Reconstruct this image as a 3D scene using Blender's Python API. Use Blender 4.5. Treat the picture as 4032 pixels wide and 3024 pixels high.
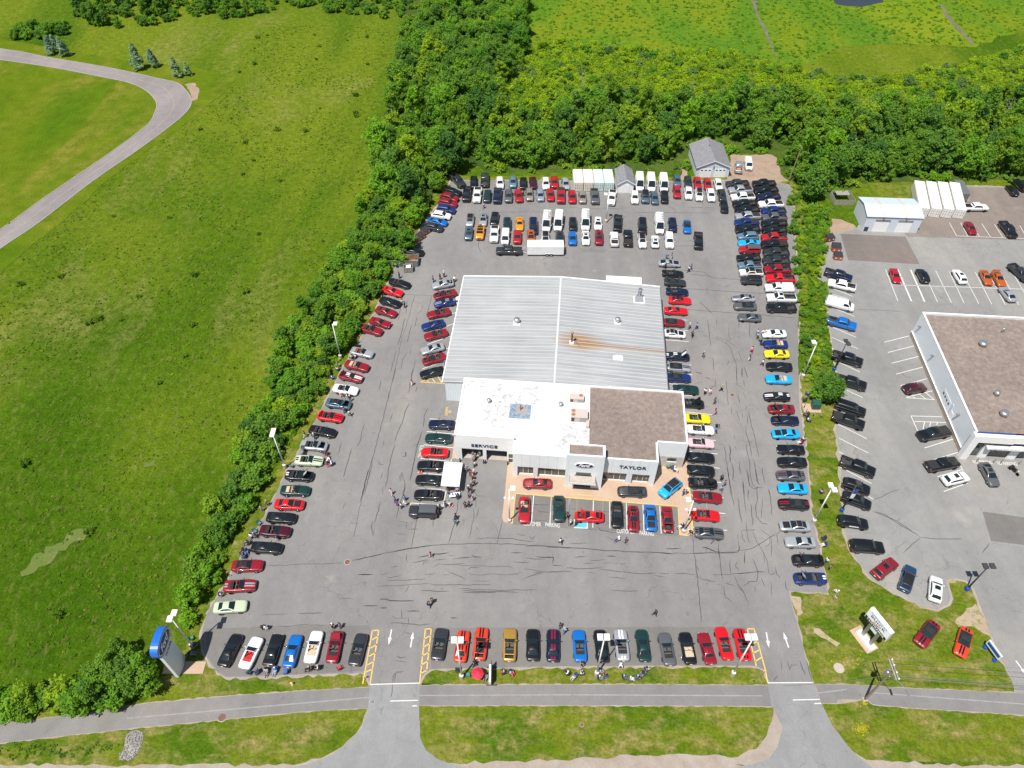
import bpy, bmesh, math, random
import numpy as np
from mathutils import Vector, Matrix, Quaternion
R = math.radians
sc = bpy.context.scene
for o in list(bpy.data.objects): bpy.data.objects.remove(o)
# ---------------------------------------------------------------- camera
cam = bpy.data.cameras.new('camera'); cam.sensor_width = 36; cam.lens = 36*2889/4032
cam.clip_end = 4000; cam.clip_start = .5
co = bpy.data.objects.new('camera', cam); sc.collection.objects.link(co)
co.location = (0, 0, 101); co.rotation_euler = (R(90-47.2), 0, 0); sc.camera = co
# ---------------------------------------------------------------- sky and sun
SUNDIR = Vector((.28, .365, -1)).normalized()
w = bpy.data.worlds.new('World'); sc.world = w; w.use_nodes = True
nt = w.node_tree; nt.nodes.clear()
sky = nt.nodes.new('ShaderNodeTexSky'); sky.sky_type = 'NISHITA'; sky.sun_disc = False
sky.sun_elevation = math.asin(-SUNDIR.z); sky.sun_rotation = math.atan2(-SUNDIR.x, -SUNDIR.y)
bg = nt.nodes.new('ShaderNodeBackground'); bg.inputs[1].default_value = .068
ow = nt.nodes.new('ShaderNodeOutputWorld')
nt.links.new(sky.outputs[0], bg.inputs[0]); nt.links.new(bg.outputs[0], ow.inputs[0])
sl = bpy.data.lights.new('sun', 'SUN'); sl.energy = 5; sl.angle = R(.53); sl.color = (1, .955, .89)
so = bpy.data.objects.new('sun', sl); sc.collection.objects.link(so)
so.rotation_euler = SUNDIR.to_track_quat('-Z', 'Y').to_euler(); so.location = (-40, -40, 150)
sc.view_settings.view_transform = 'Standard'; sc.view_settings.look = 'None'
sc.view_settings.exposure = .3; sc.view_settings.gamma = 1; sc.view_settings.use_curve_mapping = False
sc.cycles.max_bounces = 6; sc.cycles.diffuse_bounces = 3; sc.cycles.glossy_bounces = 3; sc.cycles.transmission_bounces = 2
# ---------------------------------------------------------------- helpers
C = sc.collection
def link(o): C.objects.link(o); return o
def tag(o, label=None, cat=None, group=None, kind=None):
    if label: o['label'] = label
    if cat: o['category'] = cat
    if group: o['group'] = group
    if kind: o['kind'] = kind
    return o
def empty(name, loc=(0,0,0), rz=0, label=None, cat=None, group=None):
    o = link(bpy.data.objects.new(name, None)); o.location = loc; o.rotation_euler = (0,0,rz)
    o.empty_display_size = .1
    return tag(o, label, cat, group)
class MB:
    def __init__(s): s.v=[]; s.f=[]
    def add(s, vs, fs):
        b=len(s.v); s.v += [tuple(v) for v in vs]; s.f += [tuple(i+b for i in f) for f in fs]; return s
    def box(s, x0,x1,y0,y1,z0,z1):
        return s.add([(x0,y0,z0),(x1,y0,z0),(x1,y1,z0),(x0,y1,z0),(x0,y0,z1),(x1,y0,z1),(x1,y1,z1),(x0,y1,z1)],
            [(3,2,1,0),(4,5,6,7),(0,1,5,4),(1,2,6,5),(2,3,7,6),(3,0,4,7)])
    def obox(s, c, ax, ay, az):
        c,ax,ay,az=map(Vector,(c,ax,ay,az))
        return s.add([c-ax-ay-az,c+ax-ay-az,c+ax+ay-az,c-ax+ay-az,c-ax-ay+az,c+ax-ay+az,c+ax+ay+az,c-ax+ay+az],
            [(3,2,1,0),(4,5,6,7),(0,1,5,4),(1,2,6,5),(2,3,7,6),(3,0,4,7)])
    def tube(s, p, q, r0, r1=None, n=8, cap=True):
        r1=r0 if r1 is None else r1; p,q=Vector(p),Vector(q); d=(q-p).normalized()
        a=d.orthogonal().normalized(); b=d.cross(a); vs=[]
        for c,r in((p,r0),(q,r1)):
            for i in range(n):
                t=2*math.pi*i/n; vs.append(c+a*math.cos(t)*r+b*math.sin(t)*r)
        fs=[(i,(i+1)%n,n+(i+1)%n,n+i) for i in range(n)]
        if cap: fs+=[tuple(range(n-1,-1,-1)),tuple(range(n,2*n))]
        return s.add(vs,fs)
    def lathe(s, prof, n=12, c=(0,0,0), ax='z'):
        vs=[];m=len(prof)
        for r,z in prof:
            for i in range(n):
                t=2*math.pi*i/n; x,y=r*math.cos(t),r*math.sin(t)
                vs.append((c[0]+x,c[1]+y,c[2]+z) if ax=='z' else (c[0]+x,c[1]+z,c[2]+y))
        fs=[]
        for k in range(m-1):
            for i in range(n):
                j=(i+1)%n; f=(k*n+i,k*n+j,(k+1)*n+j,(k+1)*n+i); fs.append(f if ax=='z' else f[::-1])
        fs+=[tuple(range(n-1,-1,-1)),tuple(range((m-1)*n,m*n))]
        return s.add(vs,fs)
    def prism(s, poly, z0, z1):
        n=len(poly)
        return s.add([(x,y,z0) for x,y in poly]+[(x,y,z1) for x,y in poly],
            [tuple(range(n-1,-1,-1)),tuple(range(n,2*n))]+[(i,(i+1)%n,n+(i+1)%n,n+i) for i in range(n)])
    def quad(s,*p): return s.add(p,[tuple(range(len(p)))])
    def mesh(s, name, smooth=False):
        m=bpy.data.meshes.new(name); m.from_pydata(s.v,[],s.f)
        if smooth: m.shade_smooth()
        m.update(); return m
    def build(s, name, mt, parent=None, smooth=False):
        m=s.mesh(name,smooth); m.materials.append(mt)
        o=link(bpy.data.objects.new(name,m)); o.parent=parent; return o
def ob(name, mesh, mt=None, parent=None):
    o=link(bpy.data.objects.new(name,mesh))
    if mt:
        if not mesh.materials: mesh.materials.append(mt)
        if mesh.materials[0]!=mt:
            o.material_slots[0].link='OBJECT'; o.material_slots[0].material=mt
    o.parent=parent; return o
def ccw(p):
    a=sum(p[i][0]*p[(i+1)%len(p)][1]-p[(i+1)%len(p)][0]*p[i][1] for i in range(len(p)))
    return p if a>0 else p[::-1]
def ragged(p, step=.8, amp=.1, seed=0):
    rnd=random.Random(seed); o=[]
    for i in range(len(p)):
        a,b=Vector(p[i]),Vector(p[(i+1)%len(p)]); L=(b-a).length; n=max(1,int(L/step)); nrm=Vector((-(b-a).y,(b-a).x))/max(L,1e-6)
        for k in range(n):
            q=a+(b-a)*k/n
            if k: q+=nrm*rnd.uniform(-amp,amp)
            o.append((q.x,q.y))
    return o
def sheet(name, poly, z, mt, parent=None, kind='structure', rag=0, thick=0, seed=0, step=.8):
    p=ccw(poly)
    if rag: p=ragged(p,step,rag,seed)
    mb=MB()
    if thick: mb.prism(p,z-thick,z)
    else: mb.add([(x,y,z) for x,y in p],[tuple(range(len(p)))])
    o=mb.build(name,mt,parent)
    if kind and not parent: o['kind']=kind
    return o
def ribbon(mb, pts, wd, z, taper=False):
    n=len(pts)
    L=[];Rr=[]
    for i in range(n):
        a=Vector(pts[max(0,i-1)]);b=Vector(pts[min(n-1,i+1)]);d=(b-a); d=d/max(d.length,1e-6)
        k=1 if not taper else (.35 if i in(0,n-1) else 1)
        nn=Vector((-d.y,d.x))*wd/2*k; p=Vector(pts[i]); L.append((p.x+nn.x,p.y+nn.y,z)); Rr.append((p.x-nn.x,p.y-nn.y,z))
    vs=L+Rr
    mb.add(vs,[(n+i,n+i+1,i+1,i) for i in range(n-1)])
def offset(p,d):
    p=ccw(p); p=[q for i,q in enumerate(p) if math.dist(q,p[i-1])>.6]; n=len(p); o=[]
    for i in range(n):
        a,b_,c=Vector(p[i-1]),Vector(p[i]),Vector(p[(i+1)%n]); u=(b_-a).normalized(); v=(c-b_).normalized()
        n1=Vector((u.y,-u.x)); n2=Vector((v.y,-v.x)); m=n1+n2; k=m.length_squared
        m=m*(2/k) if k>.5 else n1*1.4
        o.append(tuple(b_+m*d))
    return o
# ---------------------------------------------------------------- materials
M={}
def nodes(name):
    m=bpy.data.materials.new(name); m.use_nodes=True; t=m.node_tree; b=t.nodes['Principled BSDF']; M[name]=m; return m,t,b
def N(t,typ,**kw):
    n=t.nodes.new(typ)
    for k,v in kw.items():
        if k.startswith('_'): setattr(n,k[1:],v)
        else: n.inputs[k].default_value=v
    return n
def ramp(t,fac,stops,interp='LINEAR'):
    r=t.nodes.new('ShaderNodeValToRGB'); r.color_ramp.interpolation=interp; e=r.color_ramp.elements
    while len(e)<len(stops): e.new(.5)
    for i,(p,c) in enumerate(stops):
        e[i].position=p; e[i].color=(*c,1) if len(c)==3 else c
    t.links.new(fac,r.inputs[0]); return r.outputs[0]
def pos(t,scale=(1,1,1),rot=(0,0,0),obj=False):
    if obj: g=t.nodes.new('ShaderNodeTexCoord').outputs['Object']
    else: g=t.nodes.new('ShaderNodeNewGeometry').outputs['Position']
    mp=t.nodes.new('ShaderNodeMapping'); mp.inputs['Scale'].default_value=scale; mp.inputs['Rotation'].default_value=rot
    t.links.new(g,mp.inputs['Vector']); return mp.outputs[0]
def noise(t,vec,scale,detail=4,rough=.55,dist=0):
    n=t.nodes.new('ShaderNodeTexNoise'); n.inputs['Scale'].default_value=scale; n.inputs['Detail'].default_value=detail
    n.inputs['Roughness'].default_value=rough; n.inputs['Distortion'].default_value=dist; t.links.new(vec,n.inputs['Vector']); return n.outputs['Fac']
def mix(t,fac,a,b,mode='MIX'):
    n=t.nodes.new('ShaderNodeMix'); n.data_type='RGBA'; n.blend_type=mode
    for s,v in((0,fac),(6,a),(7,b)):
        if isinstance(v,(int,float)): n.inputs[s].default_value=v
        elif isinstance(v,tuple): n.inputs[s].default_value=(*v,1)
        else: t.links.new(v,n.inputs[s])
    return n.outputs[2]
def math_(t,op,a,b=0,c=None):
    n=t.nodes.new('ShaderNodeMath'); n.operation=op
    for i,v in enumerate((a,b)+((c,) if c is not None else ())):
        if isinstance(v,(int,float)): n.inputs[i].default_value=v
        else: t.links.new(v,n.inputs[i])
    return n.outputs[0]
def bump(t,b,h,st=.3,d=.1):
    n=t.nodes.new('ShaderNodeBump'); n.inputs['Strength'].default_value=st; n.inputs['Distance'].default_value=d
    t.links.new(h,n.inputs['Height']); t.links.new(n.outputs[0],b.inputs['Normal'])
def plain(name,col,rough=.6,metal=0,coat=0,var=.0,scale=4,spec=.5):
    m,t,b=nodes(name); b.inputs['Roughness'].default_value=rough; b.inputs['Metallic'].default_value=metal
    b.inputs['Coat Weight'].default_value=coat; b.inputs['Coat Roughness'].default_value=.04; b.inputs['Specular IOR Level'].default_value=spec
    if var:
        n=noise(t,pos(t,obj=True),scale,5,.65)
        c=ramp(t,n,[(.3,tuple(x*(1-var) for x in col)),(.7,tuple(min(1,x*(1+var)) for x in col))]); t.links.new(c,b.inputs['Base Color'])
    else: b.inputs['Base Color'].default_value=(*col,1)
    return m
def grass(name,dark,mid,lite,tan,big=.02,clump=.35,tanlo=.58,bstr=.6,streak=(1,1,1),rot=0,lo=.62,hi=1.3):
    m,t,b=nodes(name); v=pos(t); vs=pos(t,streak,(0,0,rot))
    n1=noise(t,vs,big,5,.6,.6); c=ramp(t,n1,[(.38,dark),(.47,mid),(.57,lite),(.7,mid)])
    n2=noise(t,vs,big*2.3,6,.65,.4); tm=ramp(t,n2,[(tanlo,(0,0,0)),(tanlo+.16,(1,1,1))]); 
    n3=noise(t,v,clump,7,.72); 
    n4=noise(t,v,2.6,5,.75); n7=noise(t,pos(t,streak,(0,0,rot)),1.0,6,.8)
    tm2=math_(t,'MULTIPLY',tm,ramp(t,n3,[(.38,(.15,)*3),(.6,(1,)*3)]))
    c=mix(t,tm2,c,tan)
    k=ramp(t,n3,[(.28,(lo,)*3),(.5,(1,)*3),(.72,(hi,)*3)]); c=mix(t,1.0,c,k,'MULTIPLY')
    k=ramp(t,n4,[(.3,(.66,)*3),(.7,(1.34,)*3)]); c=mix(t,1.0,c,k,'MULTIPLY')
    c=mix(t,math_(t,'MULTIPLY',ramp(t,n7,[(.52,(0,)*3),(.66,(1,)*3)]),.45 if bstr>.5 else .2),c,tan)
    t.links.new(c,b.inputs['Base Color']); b.inputs['Roughness'].default_value=.95; b.inputs['Specular IOR Level'].default_value=.02
    bump(t,b,math_(t,'ADD',n3,math_(t,'MULTIPLY',n4,.6)),bstr,.6); return m
def asphalt(name,col,warm=(.02,.01,0),cracks=True,spots=.5):
    m,t,b=nodes(name); v=pos(t); col=Vector(col)
    n1=noise(t,v,.035,5,.6,.8); c=ramp(t,n1,[(.3,tuple(col*.9)),(.5,tuple(col)),(.7,tuple(col*1.09+Vector(warm)))])
    n5=noise(t,pos(t,(1,.12,1)),.22,5,.6); c=mix(t,1.0,c,ramp(t,n5,[(.3,(.9,)*3),(.7,(1.07,)*3)]),'MULTIPLY')
    n2=noise(t,v,.5,6,.7,.3); c=mix(t,1.0,c,ramp(t,n2,[(.3,(.9,)*3),(.55,(1,)*3),(.75,(1.06,)*3)]),'MULTIPLY')
    n3=noise(t,v,9,3,.8); c=mix(t,1.0,c,ramp(t,n3,[(.25,(.84,)*3),(.75,(1.16,)*3)]),'MULTIPLY')
    n4=noise(t,v,.16,3,.5,.2); c=mix(t,math_(t,'MULTIPLY',ramp(t,n4,[(.66,(0,)*3),(.76,(1,)*3)]),spots),c,tuple(col*1.25+Vector((.06,.035,.015))))
    n6=noise(t,v,.8,2,.4,.3); c=mix(t,ramp(t,n6,[(.7,(0,)*3),(.78,(.4,)*3)]),c,tuple(col*.55))
    if cracks:
        vo=t.nodes.new('ShaderNodeTexVoronoi'); vo.feature='DISTANCE_TO_EDGE'; vo.inputs['Scale'].default_value=.16
        nn=t.nodes.new('ShaderNodeTexNoise'); nn.inputs['Scale'].default_value=.5; nn.inputs['Detail'].default_value=6; t.links.new(v,nn.inputs['Vector'])
        va=t.nodes.new('ShaderNodeVectorMath'); va.operation='MULTIPLY_ADD'; va.inputs[1].default_value=(4,4,0)
        t.links.new(nn.outputs['Color'],va.inputs[0]); t.links.new(v,va.inputs[2]); t.links.new(va.outputs[0],vo.inputs['Vector'])
        e=ramp(t,vo.outputs[0],[(.0,(1,)*3),(.010,(0,)*3)]); gate=ramp(t,noise(t,v,.06,3),[(.45,(0,)*3),(.6,(.55,)*3)])
        c=mix(t,math_(t,'MULTIPLY',e,gate),c,tuple(col*.45))
    t.links.new(c,b.inputs['Base Color']); b.inputs['Roughness'].default_value=.92; b.inputs['Specular IOR Level'].default_value=.1
    bump(t,b,n3,.25,.02); return m
def leafmat(name,col,hv=.12):
    m,t,b=nodes(name); t.nodes.remove(b)
    oi=t.nodes.new('ShaderNodeObjectInfo'); col=Vector(col)
    c=ramp(t,oi.outputs['Random'],[(0,(col.x*.62,col.y*.74,col.z*.9)),(.4,tuple(col)),(.75,(col.x*1.08,col.y*1.05,col.z)),(1,(col.x*1.2,col.y*1.14,col.z*.85))])
    n=noise(t,pos(t),.55,4,.6); c=mix(t,1.0,c,ramp(t,n,[(.3,(.72,.76,.8)),(.7,(1.25,1.2,1.05))]),'MULTIPLY')
    d=t.nodes.new('ShaderNodeBsdfPrincipled'); d.inputs['Roughness'].default_value=.55; d.inputs['Specular IOR Level'].default_value=.1
    tr=t.nodes.new('ShaderNodeBsdfTranslucent'); ms=t.nodes.new('ShaderNodeMixShader'); ms.inputs[0].default_value=.54
    t.links.new(c,d.inputs['Base Color']); t.links.new(mix(t,1.0,c,(1.25,1.3,.6),'MULTIPLY'),tr.inputs['Color'])
    t.links.new(d.outputs[0],ms.inputs[1]); t.links.new(tr.outputs[0],ms.inputs[2])
    t.links.new(ms.outputs[0],t.nodes['Material Output'].inputs[0]); return m
grass('meadow',(.046,.11,.004),(.08,.145,.007),(.14,.19,.012),(.24,.22,.07),.012,.6,.53,.9,(1,.42,1),R(-38),.66,1.32)
grass('mown',(.05,.115,.005),(.075,.135,.006),(.105,.15,.008),(.19,.17,.03),.022,.22,.5,.45,(1,.4,1),R(-35),.78,1.2)
grass('lawn',(.065,.128,.006),(.095,.148,.008),(.14,.172,.014),(.25,.21,.075),.09,.8,.46,.6,(1,2,1),0,.7,1.25)
grass('marsh',(.075,.175,.014),(.1,.19,.013),(.15,.205,.012),(.2,.2,.03),.025,.5,.62,.7,(1,.6,1),R(20),.66,1.25)
grass('marsh_bright',(.13,.2,.012),(.15,.21,.012),(.17,.215,.014),(.2,.2,.04),.03,.3,.7,.4,(1,2,1),R(-30),.85,1.12)
grass('forest_floor',(.04,.08,.015),(.055,.1,.015),(.08,.12,.02),(.12,.11,.05),.05,.6,.6)
asphalt('asphalt',(.21,.206,.202)); asphalt('path_asphalt',(.2,.194,.19),cracks=False,spots=0)
asphalt('drive',(.25,.25,.25),spots=.3); asphalt('neighbour_asphalt',(.24,.24,.232)); asphalt('patch',(.165,.145,.135),cracks=False,spots=0)
asphalt('brown_asphalt',(.2,.172,.155),spots=.3); asphalt('patch_grey',(.155,.148,.142),cracks=False,spots=0)
asphalt('asphalt_dark',(.178,.171,.164),spots=.2); asphalt('loop_asphalt',(.245,.222,.222),cracks=False,spots=0)
def dirt(name,a,b_,gr=(.12,.15,.04),g0=.6):
    m,t,b=nodes(name); v=pos(t); c=ramp(t,noise(t,v,.4,6,.7,.4),[(.3,a),(.7,b_)])
    c=mix(t,ramp(t,noise(t,v,.9,6,.75),[(g0,(0,)*3),(g0+.08,(.8,)*3)]),c,gr)
    c=mix(t,1.0,c,ramp(t,noise(t,v,7,3,.8),[(.25,(.82,)*3),(.75,(1.15,)*3)]),'MULTIPLY')
    t.links.new(c,b.inputs['Base Color']); b.inputs['Roughness'].default_value=.95; bump(t,b,noise(t,v,4,5,.7),.5,.1); return m
dirt('dirt',(.26,.18,.135),(.36,.27,.2)); dirt('gravel',(.27,.215,.17),(.36,.32,.28),(.2,.19,.1),.72); dirt('lawn_dirt',(.33,.25,.17),(.4,.31,.22),(.13,.18,.03),.5)
dirt('straw',(.17,.145,.06),(.235,.2,.1),(.075,.135,.008),.36); dirt('riprap',(.16,.15,.14),(.36,.34,.32),(.05,.05,.05),.62); dirt('concrete_apron',(.42,.3,.21),(.48,.35,.255),(.37,.28,.22),.7)
plain('white_line',(.6,.6,.585),.7,var=.1,scale=3); plain('yellow_line',(.68,.44,.1),.7,var=.16,scale=3); plain('faded_line',(.255,.25,.245),.8,var=.14,scale=1); plain('faded_yellow',(.36,.29,.17),.8,var=.2,scale=1)
plain('crack',(.062,.062,.064),.75,var=.25,scale=.6); plain('tar',(.03,.03,.032),.7)
plain('concrete',(.4,.35,.3),.85,var=.12,scale=1.5); plain('curb',(.33,.31,.28),.85,var=.15,scale=.7)
plain('white_paint',(.8,.8,.79),.45,var=.04,scale=1); plain('white_panel',(.72,.76,.78),.4,var=.03,scale=.5); plain('pole_white',(.78,.78,.77),.4)
plain('dark_metal',(.05,.05,.055),.5); plain('grey_metal',(.35,.36,.37),.4,.7,var=.1); plain('galv',(.55,.57,.58),.35,.8,var=.1); plain('black',(.012,.012,.013),.5)
plain('dark_in',(.02,.02,.022),.8); plain('glass',(.012,.022,.026),.06,0,0,spec=.5); plain('shop_glass',(.06,.075,.07),.05,0,0,spec=.9); plain('tyre',(.018,.018,.019),.8); plain('rim',(.55,.56,.58),.3,.8); plain('rim_dark',(.03,.03,.032),.4,.5)
plain('lamp_clear',(.75,.78,.8),.1,spec=.8); plain('lamp_red',(.35,.01,.01),.15,spec=.8); plain('fabric_black',(.02,.02,.021),.9,var=.2,scale=6)
plain('seat_grey',(.085,.085,.09),.8); plain('plate',(.75,.75,.75),.5); plain('engine',(.06,.06,.062),.55,.3,var=.4,scale=9); plain('orange_load',(.6,.22,.05),.7,var=.3)
plain('blue_paint',(.015,.13,.5),.3,coat=.5,var=.06); plain('sign_blue',(.01,.07,.33),.3,coat=.4); plain('oval_blue',(.008,.02,.09),.3); plain('sign_silver',(.72,.76,.77),.5,0,var=.05); plain('letter',(.03,.05,.08),.4); plain('letter_white',(.85,.85,.85),.4); plain('letter_cyan',(.03,.28,.6),.4)
plain('wood_pole',(.22,.17,.13),.9,var=.25,scale=3); plain('wood_grey',(.3,.28,.26),.9,var=.3,scale=4); plain('bark',(.13,.11,.09),.9,var=.3,scale=4); plain('bark_pale',(.42,.4,.37),.85,var=.25,scale=4)
plain('rust_red',(.38,.105,.045),.7,var=.2,scale=2); plain('dump_red',(.085,.02,.018),.6,var=.2); plain('lid_black',(.03,.034,.04),.5); plain('dump_grey',(.16,.2,.2),.6,var=.2,scale=1.5); plain('rusty',(.3,.16,.09),.85,var=.5,scale=1.2)
plain('cone',(.8,.12,.02),.5); plain('hydrant',(.8,.62,.25),.5); plain('tent_white',(.85,.85,.85),.7); plain('umbrella_red',(.6,.02,.05),.7); plain('util_green',(.02,.085,.06),.45); plain('brown_metal',(.25,.06,.02),.7,var=.2)
plain('manhole',(.16,.08,.06),.8,var=.25); plain('hvac',(.5,.43,.38),.5,var=.04); plain('stone',(.5,.47,.43),.85,var=.2,scale=2.5); plain('brick_base',(.36,.29,.23),.85,var=.2,scale=2.5)
plain('shingle_grey',(.2,.2,.215),.85,var=.15,scale=1.2); plain('siding',(.58,.63,.69),.5,var=.04); plain('container_white',(.72,.7,.67),.5,var=.06,scale=.6); plain('container_cream',(.7,.65,.57),.5,var=.08,scale=.6); plain('container_mint',(.55,.68,.65),.55,var=.15,scale=.5)
plain('water',(.03,.035,.04),.06,spec=.8)
m,t,b=nodes('shingle_mottled'); c=ramp(t,noise(t,pos(t),2.2,4,.8),[(.3,(.1,.105,.12)),(.7,(.3,.3,.32))]); t.links.new(c,b.inputs['Base Color']); b.inputs['Roughness'].default_value=.9
m,t,b=nodes('roof_gravel'); v=pos(t); c=ramp(t,noise(t,v,1.1,7,.8),[(.3,(.15,.115,.1)),(.5,(.22,.175,.15)),(.7,(.3,.25,.22))]); c=mix(t,1.0,c,ramp(t,noise(t,v,.08,4),[(.3,(.85,)*3),(.7,(1.12,)*3)]),'MULTIPLY'); t.links.new(c,b.inputs['Base Color']); b.inputs['Roughness'].default_value=.95
m,t,b=nodes('roof_membrane'); v=pos(t); a=ramp(t,noise(t,v,.14,3,.5),[(.42,(.25,)*3),(.6,(1,)*3)]); d=ramp(t,noise(t,v,1.1,8,.85),[(.44,(0,)*3),(.62,(.75,)*3)]); c=mix(t,math_(t,'MULTIPLY',a,d),(.66,.66,.65),(.15,.142,.138)); t.links.new(c,b.inputs['Base Color']); b.inputs['Roughness'].default_value=.7
m,t,b=nodes('metal_roof'); v=pos(t,obj=True)   # zinc sheets with a rust stain running down from the flue
sx=t.nodes.new('ShaderNodeSeparateXYZ'); t.links.new(v,sx.inputs[0]); X,Y=sx.outputs[0],sx.outputs[1]
base=ramp(t,noise(t,pos(t,(.05,1.1,1),obj=True),1,4,.6),[(.3,(.315,.33,.335)),(.7,(.44,.45,.45))])
base=mix(t,1.0,base,ramp(t,noise(t,v,.12,4,.6),[(.3,(.9,)*3),(.7,(1.08,)*3)]),'MULTIPLY')
dy=math_(t,'ABSOLUTE',math_(t,'SUBTRACT',Y,math_(t,'ADD',10.9,math_(t,'MULTIPLY',noise(t,v,.5,3),.5))))
core=math_(t,'MULTIPLY',ramp(t,dy,[(.1,(1,)*3),(.42,(0,)*3)]),ramp(t,math_(t,'DIVIDE',X,40),[(.535,(0,)*3),(.56,(1,)*3)]))
dx=math_(t,'DIVIDE',math_(t,'SUBTRACT',X,24.0),5.5); dyy=math_(t,'DIVIDE',math_(t,'SUBTRACT',Y,11.5),3.0); rr=math_(t,'SQRT',math_(t,'ADD',math_(t,'MULTIPLY',dx,dx),math_(t,'MULTIPLY',dyy,dyy)))
tail=math_(t,'MULTIPLY',ramp(t,math_(t,'ABSOLUTE',math_(t,'SUBTRACT',Y,10.6)),[(.1,(.75,)*3),(1.0,(0,)*3)]),ramp(t,math_(t,'DIVIDE',X,40),[(.54,(0,)*3),(.6,(1,)*3),(.95,(.35,)*3)]))
halo=math_(t,'MULTIPLY',ramp(t,rr,[(.3,(1,)*3),(1,(0,)*3)]),ramp(t,noise(t,pos(t,(.25,1.5,1),obj=True),1.2,4,.7),[(.3,(.55,)*3),(.6,(1,)*3)]))
base=mix(t,math_(t,'MULTIPLY',tail,.7),base,(.4,.27,.13)); base=mix(t,math_(t,'MULTIPLY',halo,.95),base,(.33,.175,.05)); base=mix(t,math_(t,'MULTIPLY',core,.85),base,(.3,.15,.07))
t.links.new(base,b.inputs['Base Color']); b.inputs['Roughness'].default_value=.5; b.inputs['Metallic'].default_value=.15
PAINT=dict(white=(.8,.8,.8),cream=(.72,.7,.62),black=(.008,.008,.009),charcoal=(.06,.062,.066),dgrey=(.05,.053,.06),grey=(.15,.155,.16),silver=(.46,.48,.5),silverblue=(.36,.43,.5),beige=(.36,.31,.27),
 red=(.38,.01,.015),darkred=(.24,.008,.016),brightred=(.62,.006,.01),maroon=(.06,.004,.012),redorange=(.68,.045,.012),orange=(.78,.27,.008),dorange=(.42,.09,.01),gold=(.52,.3,.05),yellow=(.8,.62,.01),
 navy=(.006,.011,.04),blue=(.009,.026,.14),steelblue=(.014,.045,.115),brightblue=(.004,.13,.46),cyan=(.01,.36,.75),lblue=(.17,.28,.38),slate=(.11,.17,.235),dgreen=(.008,.035,.03),palegreen=(.5,.58,.4),pink=(.76,.47,.52))
for k,cv in PAINT.items():
    plain('paint_'+k,cv,.32,.45 if k in('silver','silverblue','grey','dgrey','charcoal','slate','lblue','beige','gold') else .05,.9)
for k,cv in dict(tan=(.5,.4,.28),brown=(.22,.07,.03),red=(.45,.02,.02)).items(): plain('inner_'+k,cv,.7)
leafmat('leaf_green',(.2,.36,.05)); leafmat('leaf_dark',(.16,.31,.058)); leafmat('leaf_yellow',(.29,.43,.045)); leafmat('leaf_shrub',(.21,.405,.045)); leafmat('leaf_spruce',(.3,.43,.37)); leafmat('leaf_lime',(.34,.48,.03)); leafmat('leaf_olive',(.22,.35,.1))
leafmat('tuft_green',(.19,.31,.03)); leafmat('tuft_tan',(.34,.36,.1)); leafmat('tuft_marsh',(.2,.4,.04)); leafmat('flower',(.75,.68,.02))
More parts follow.
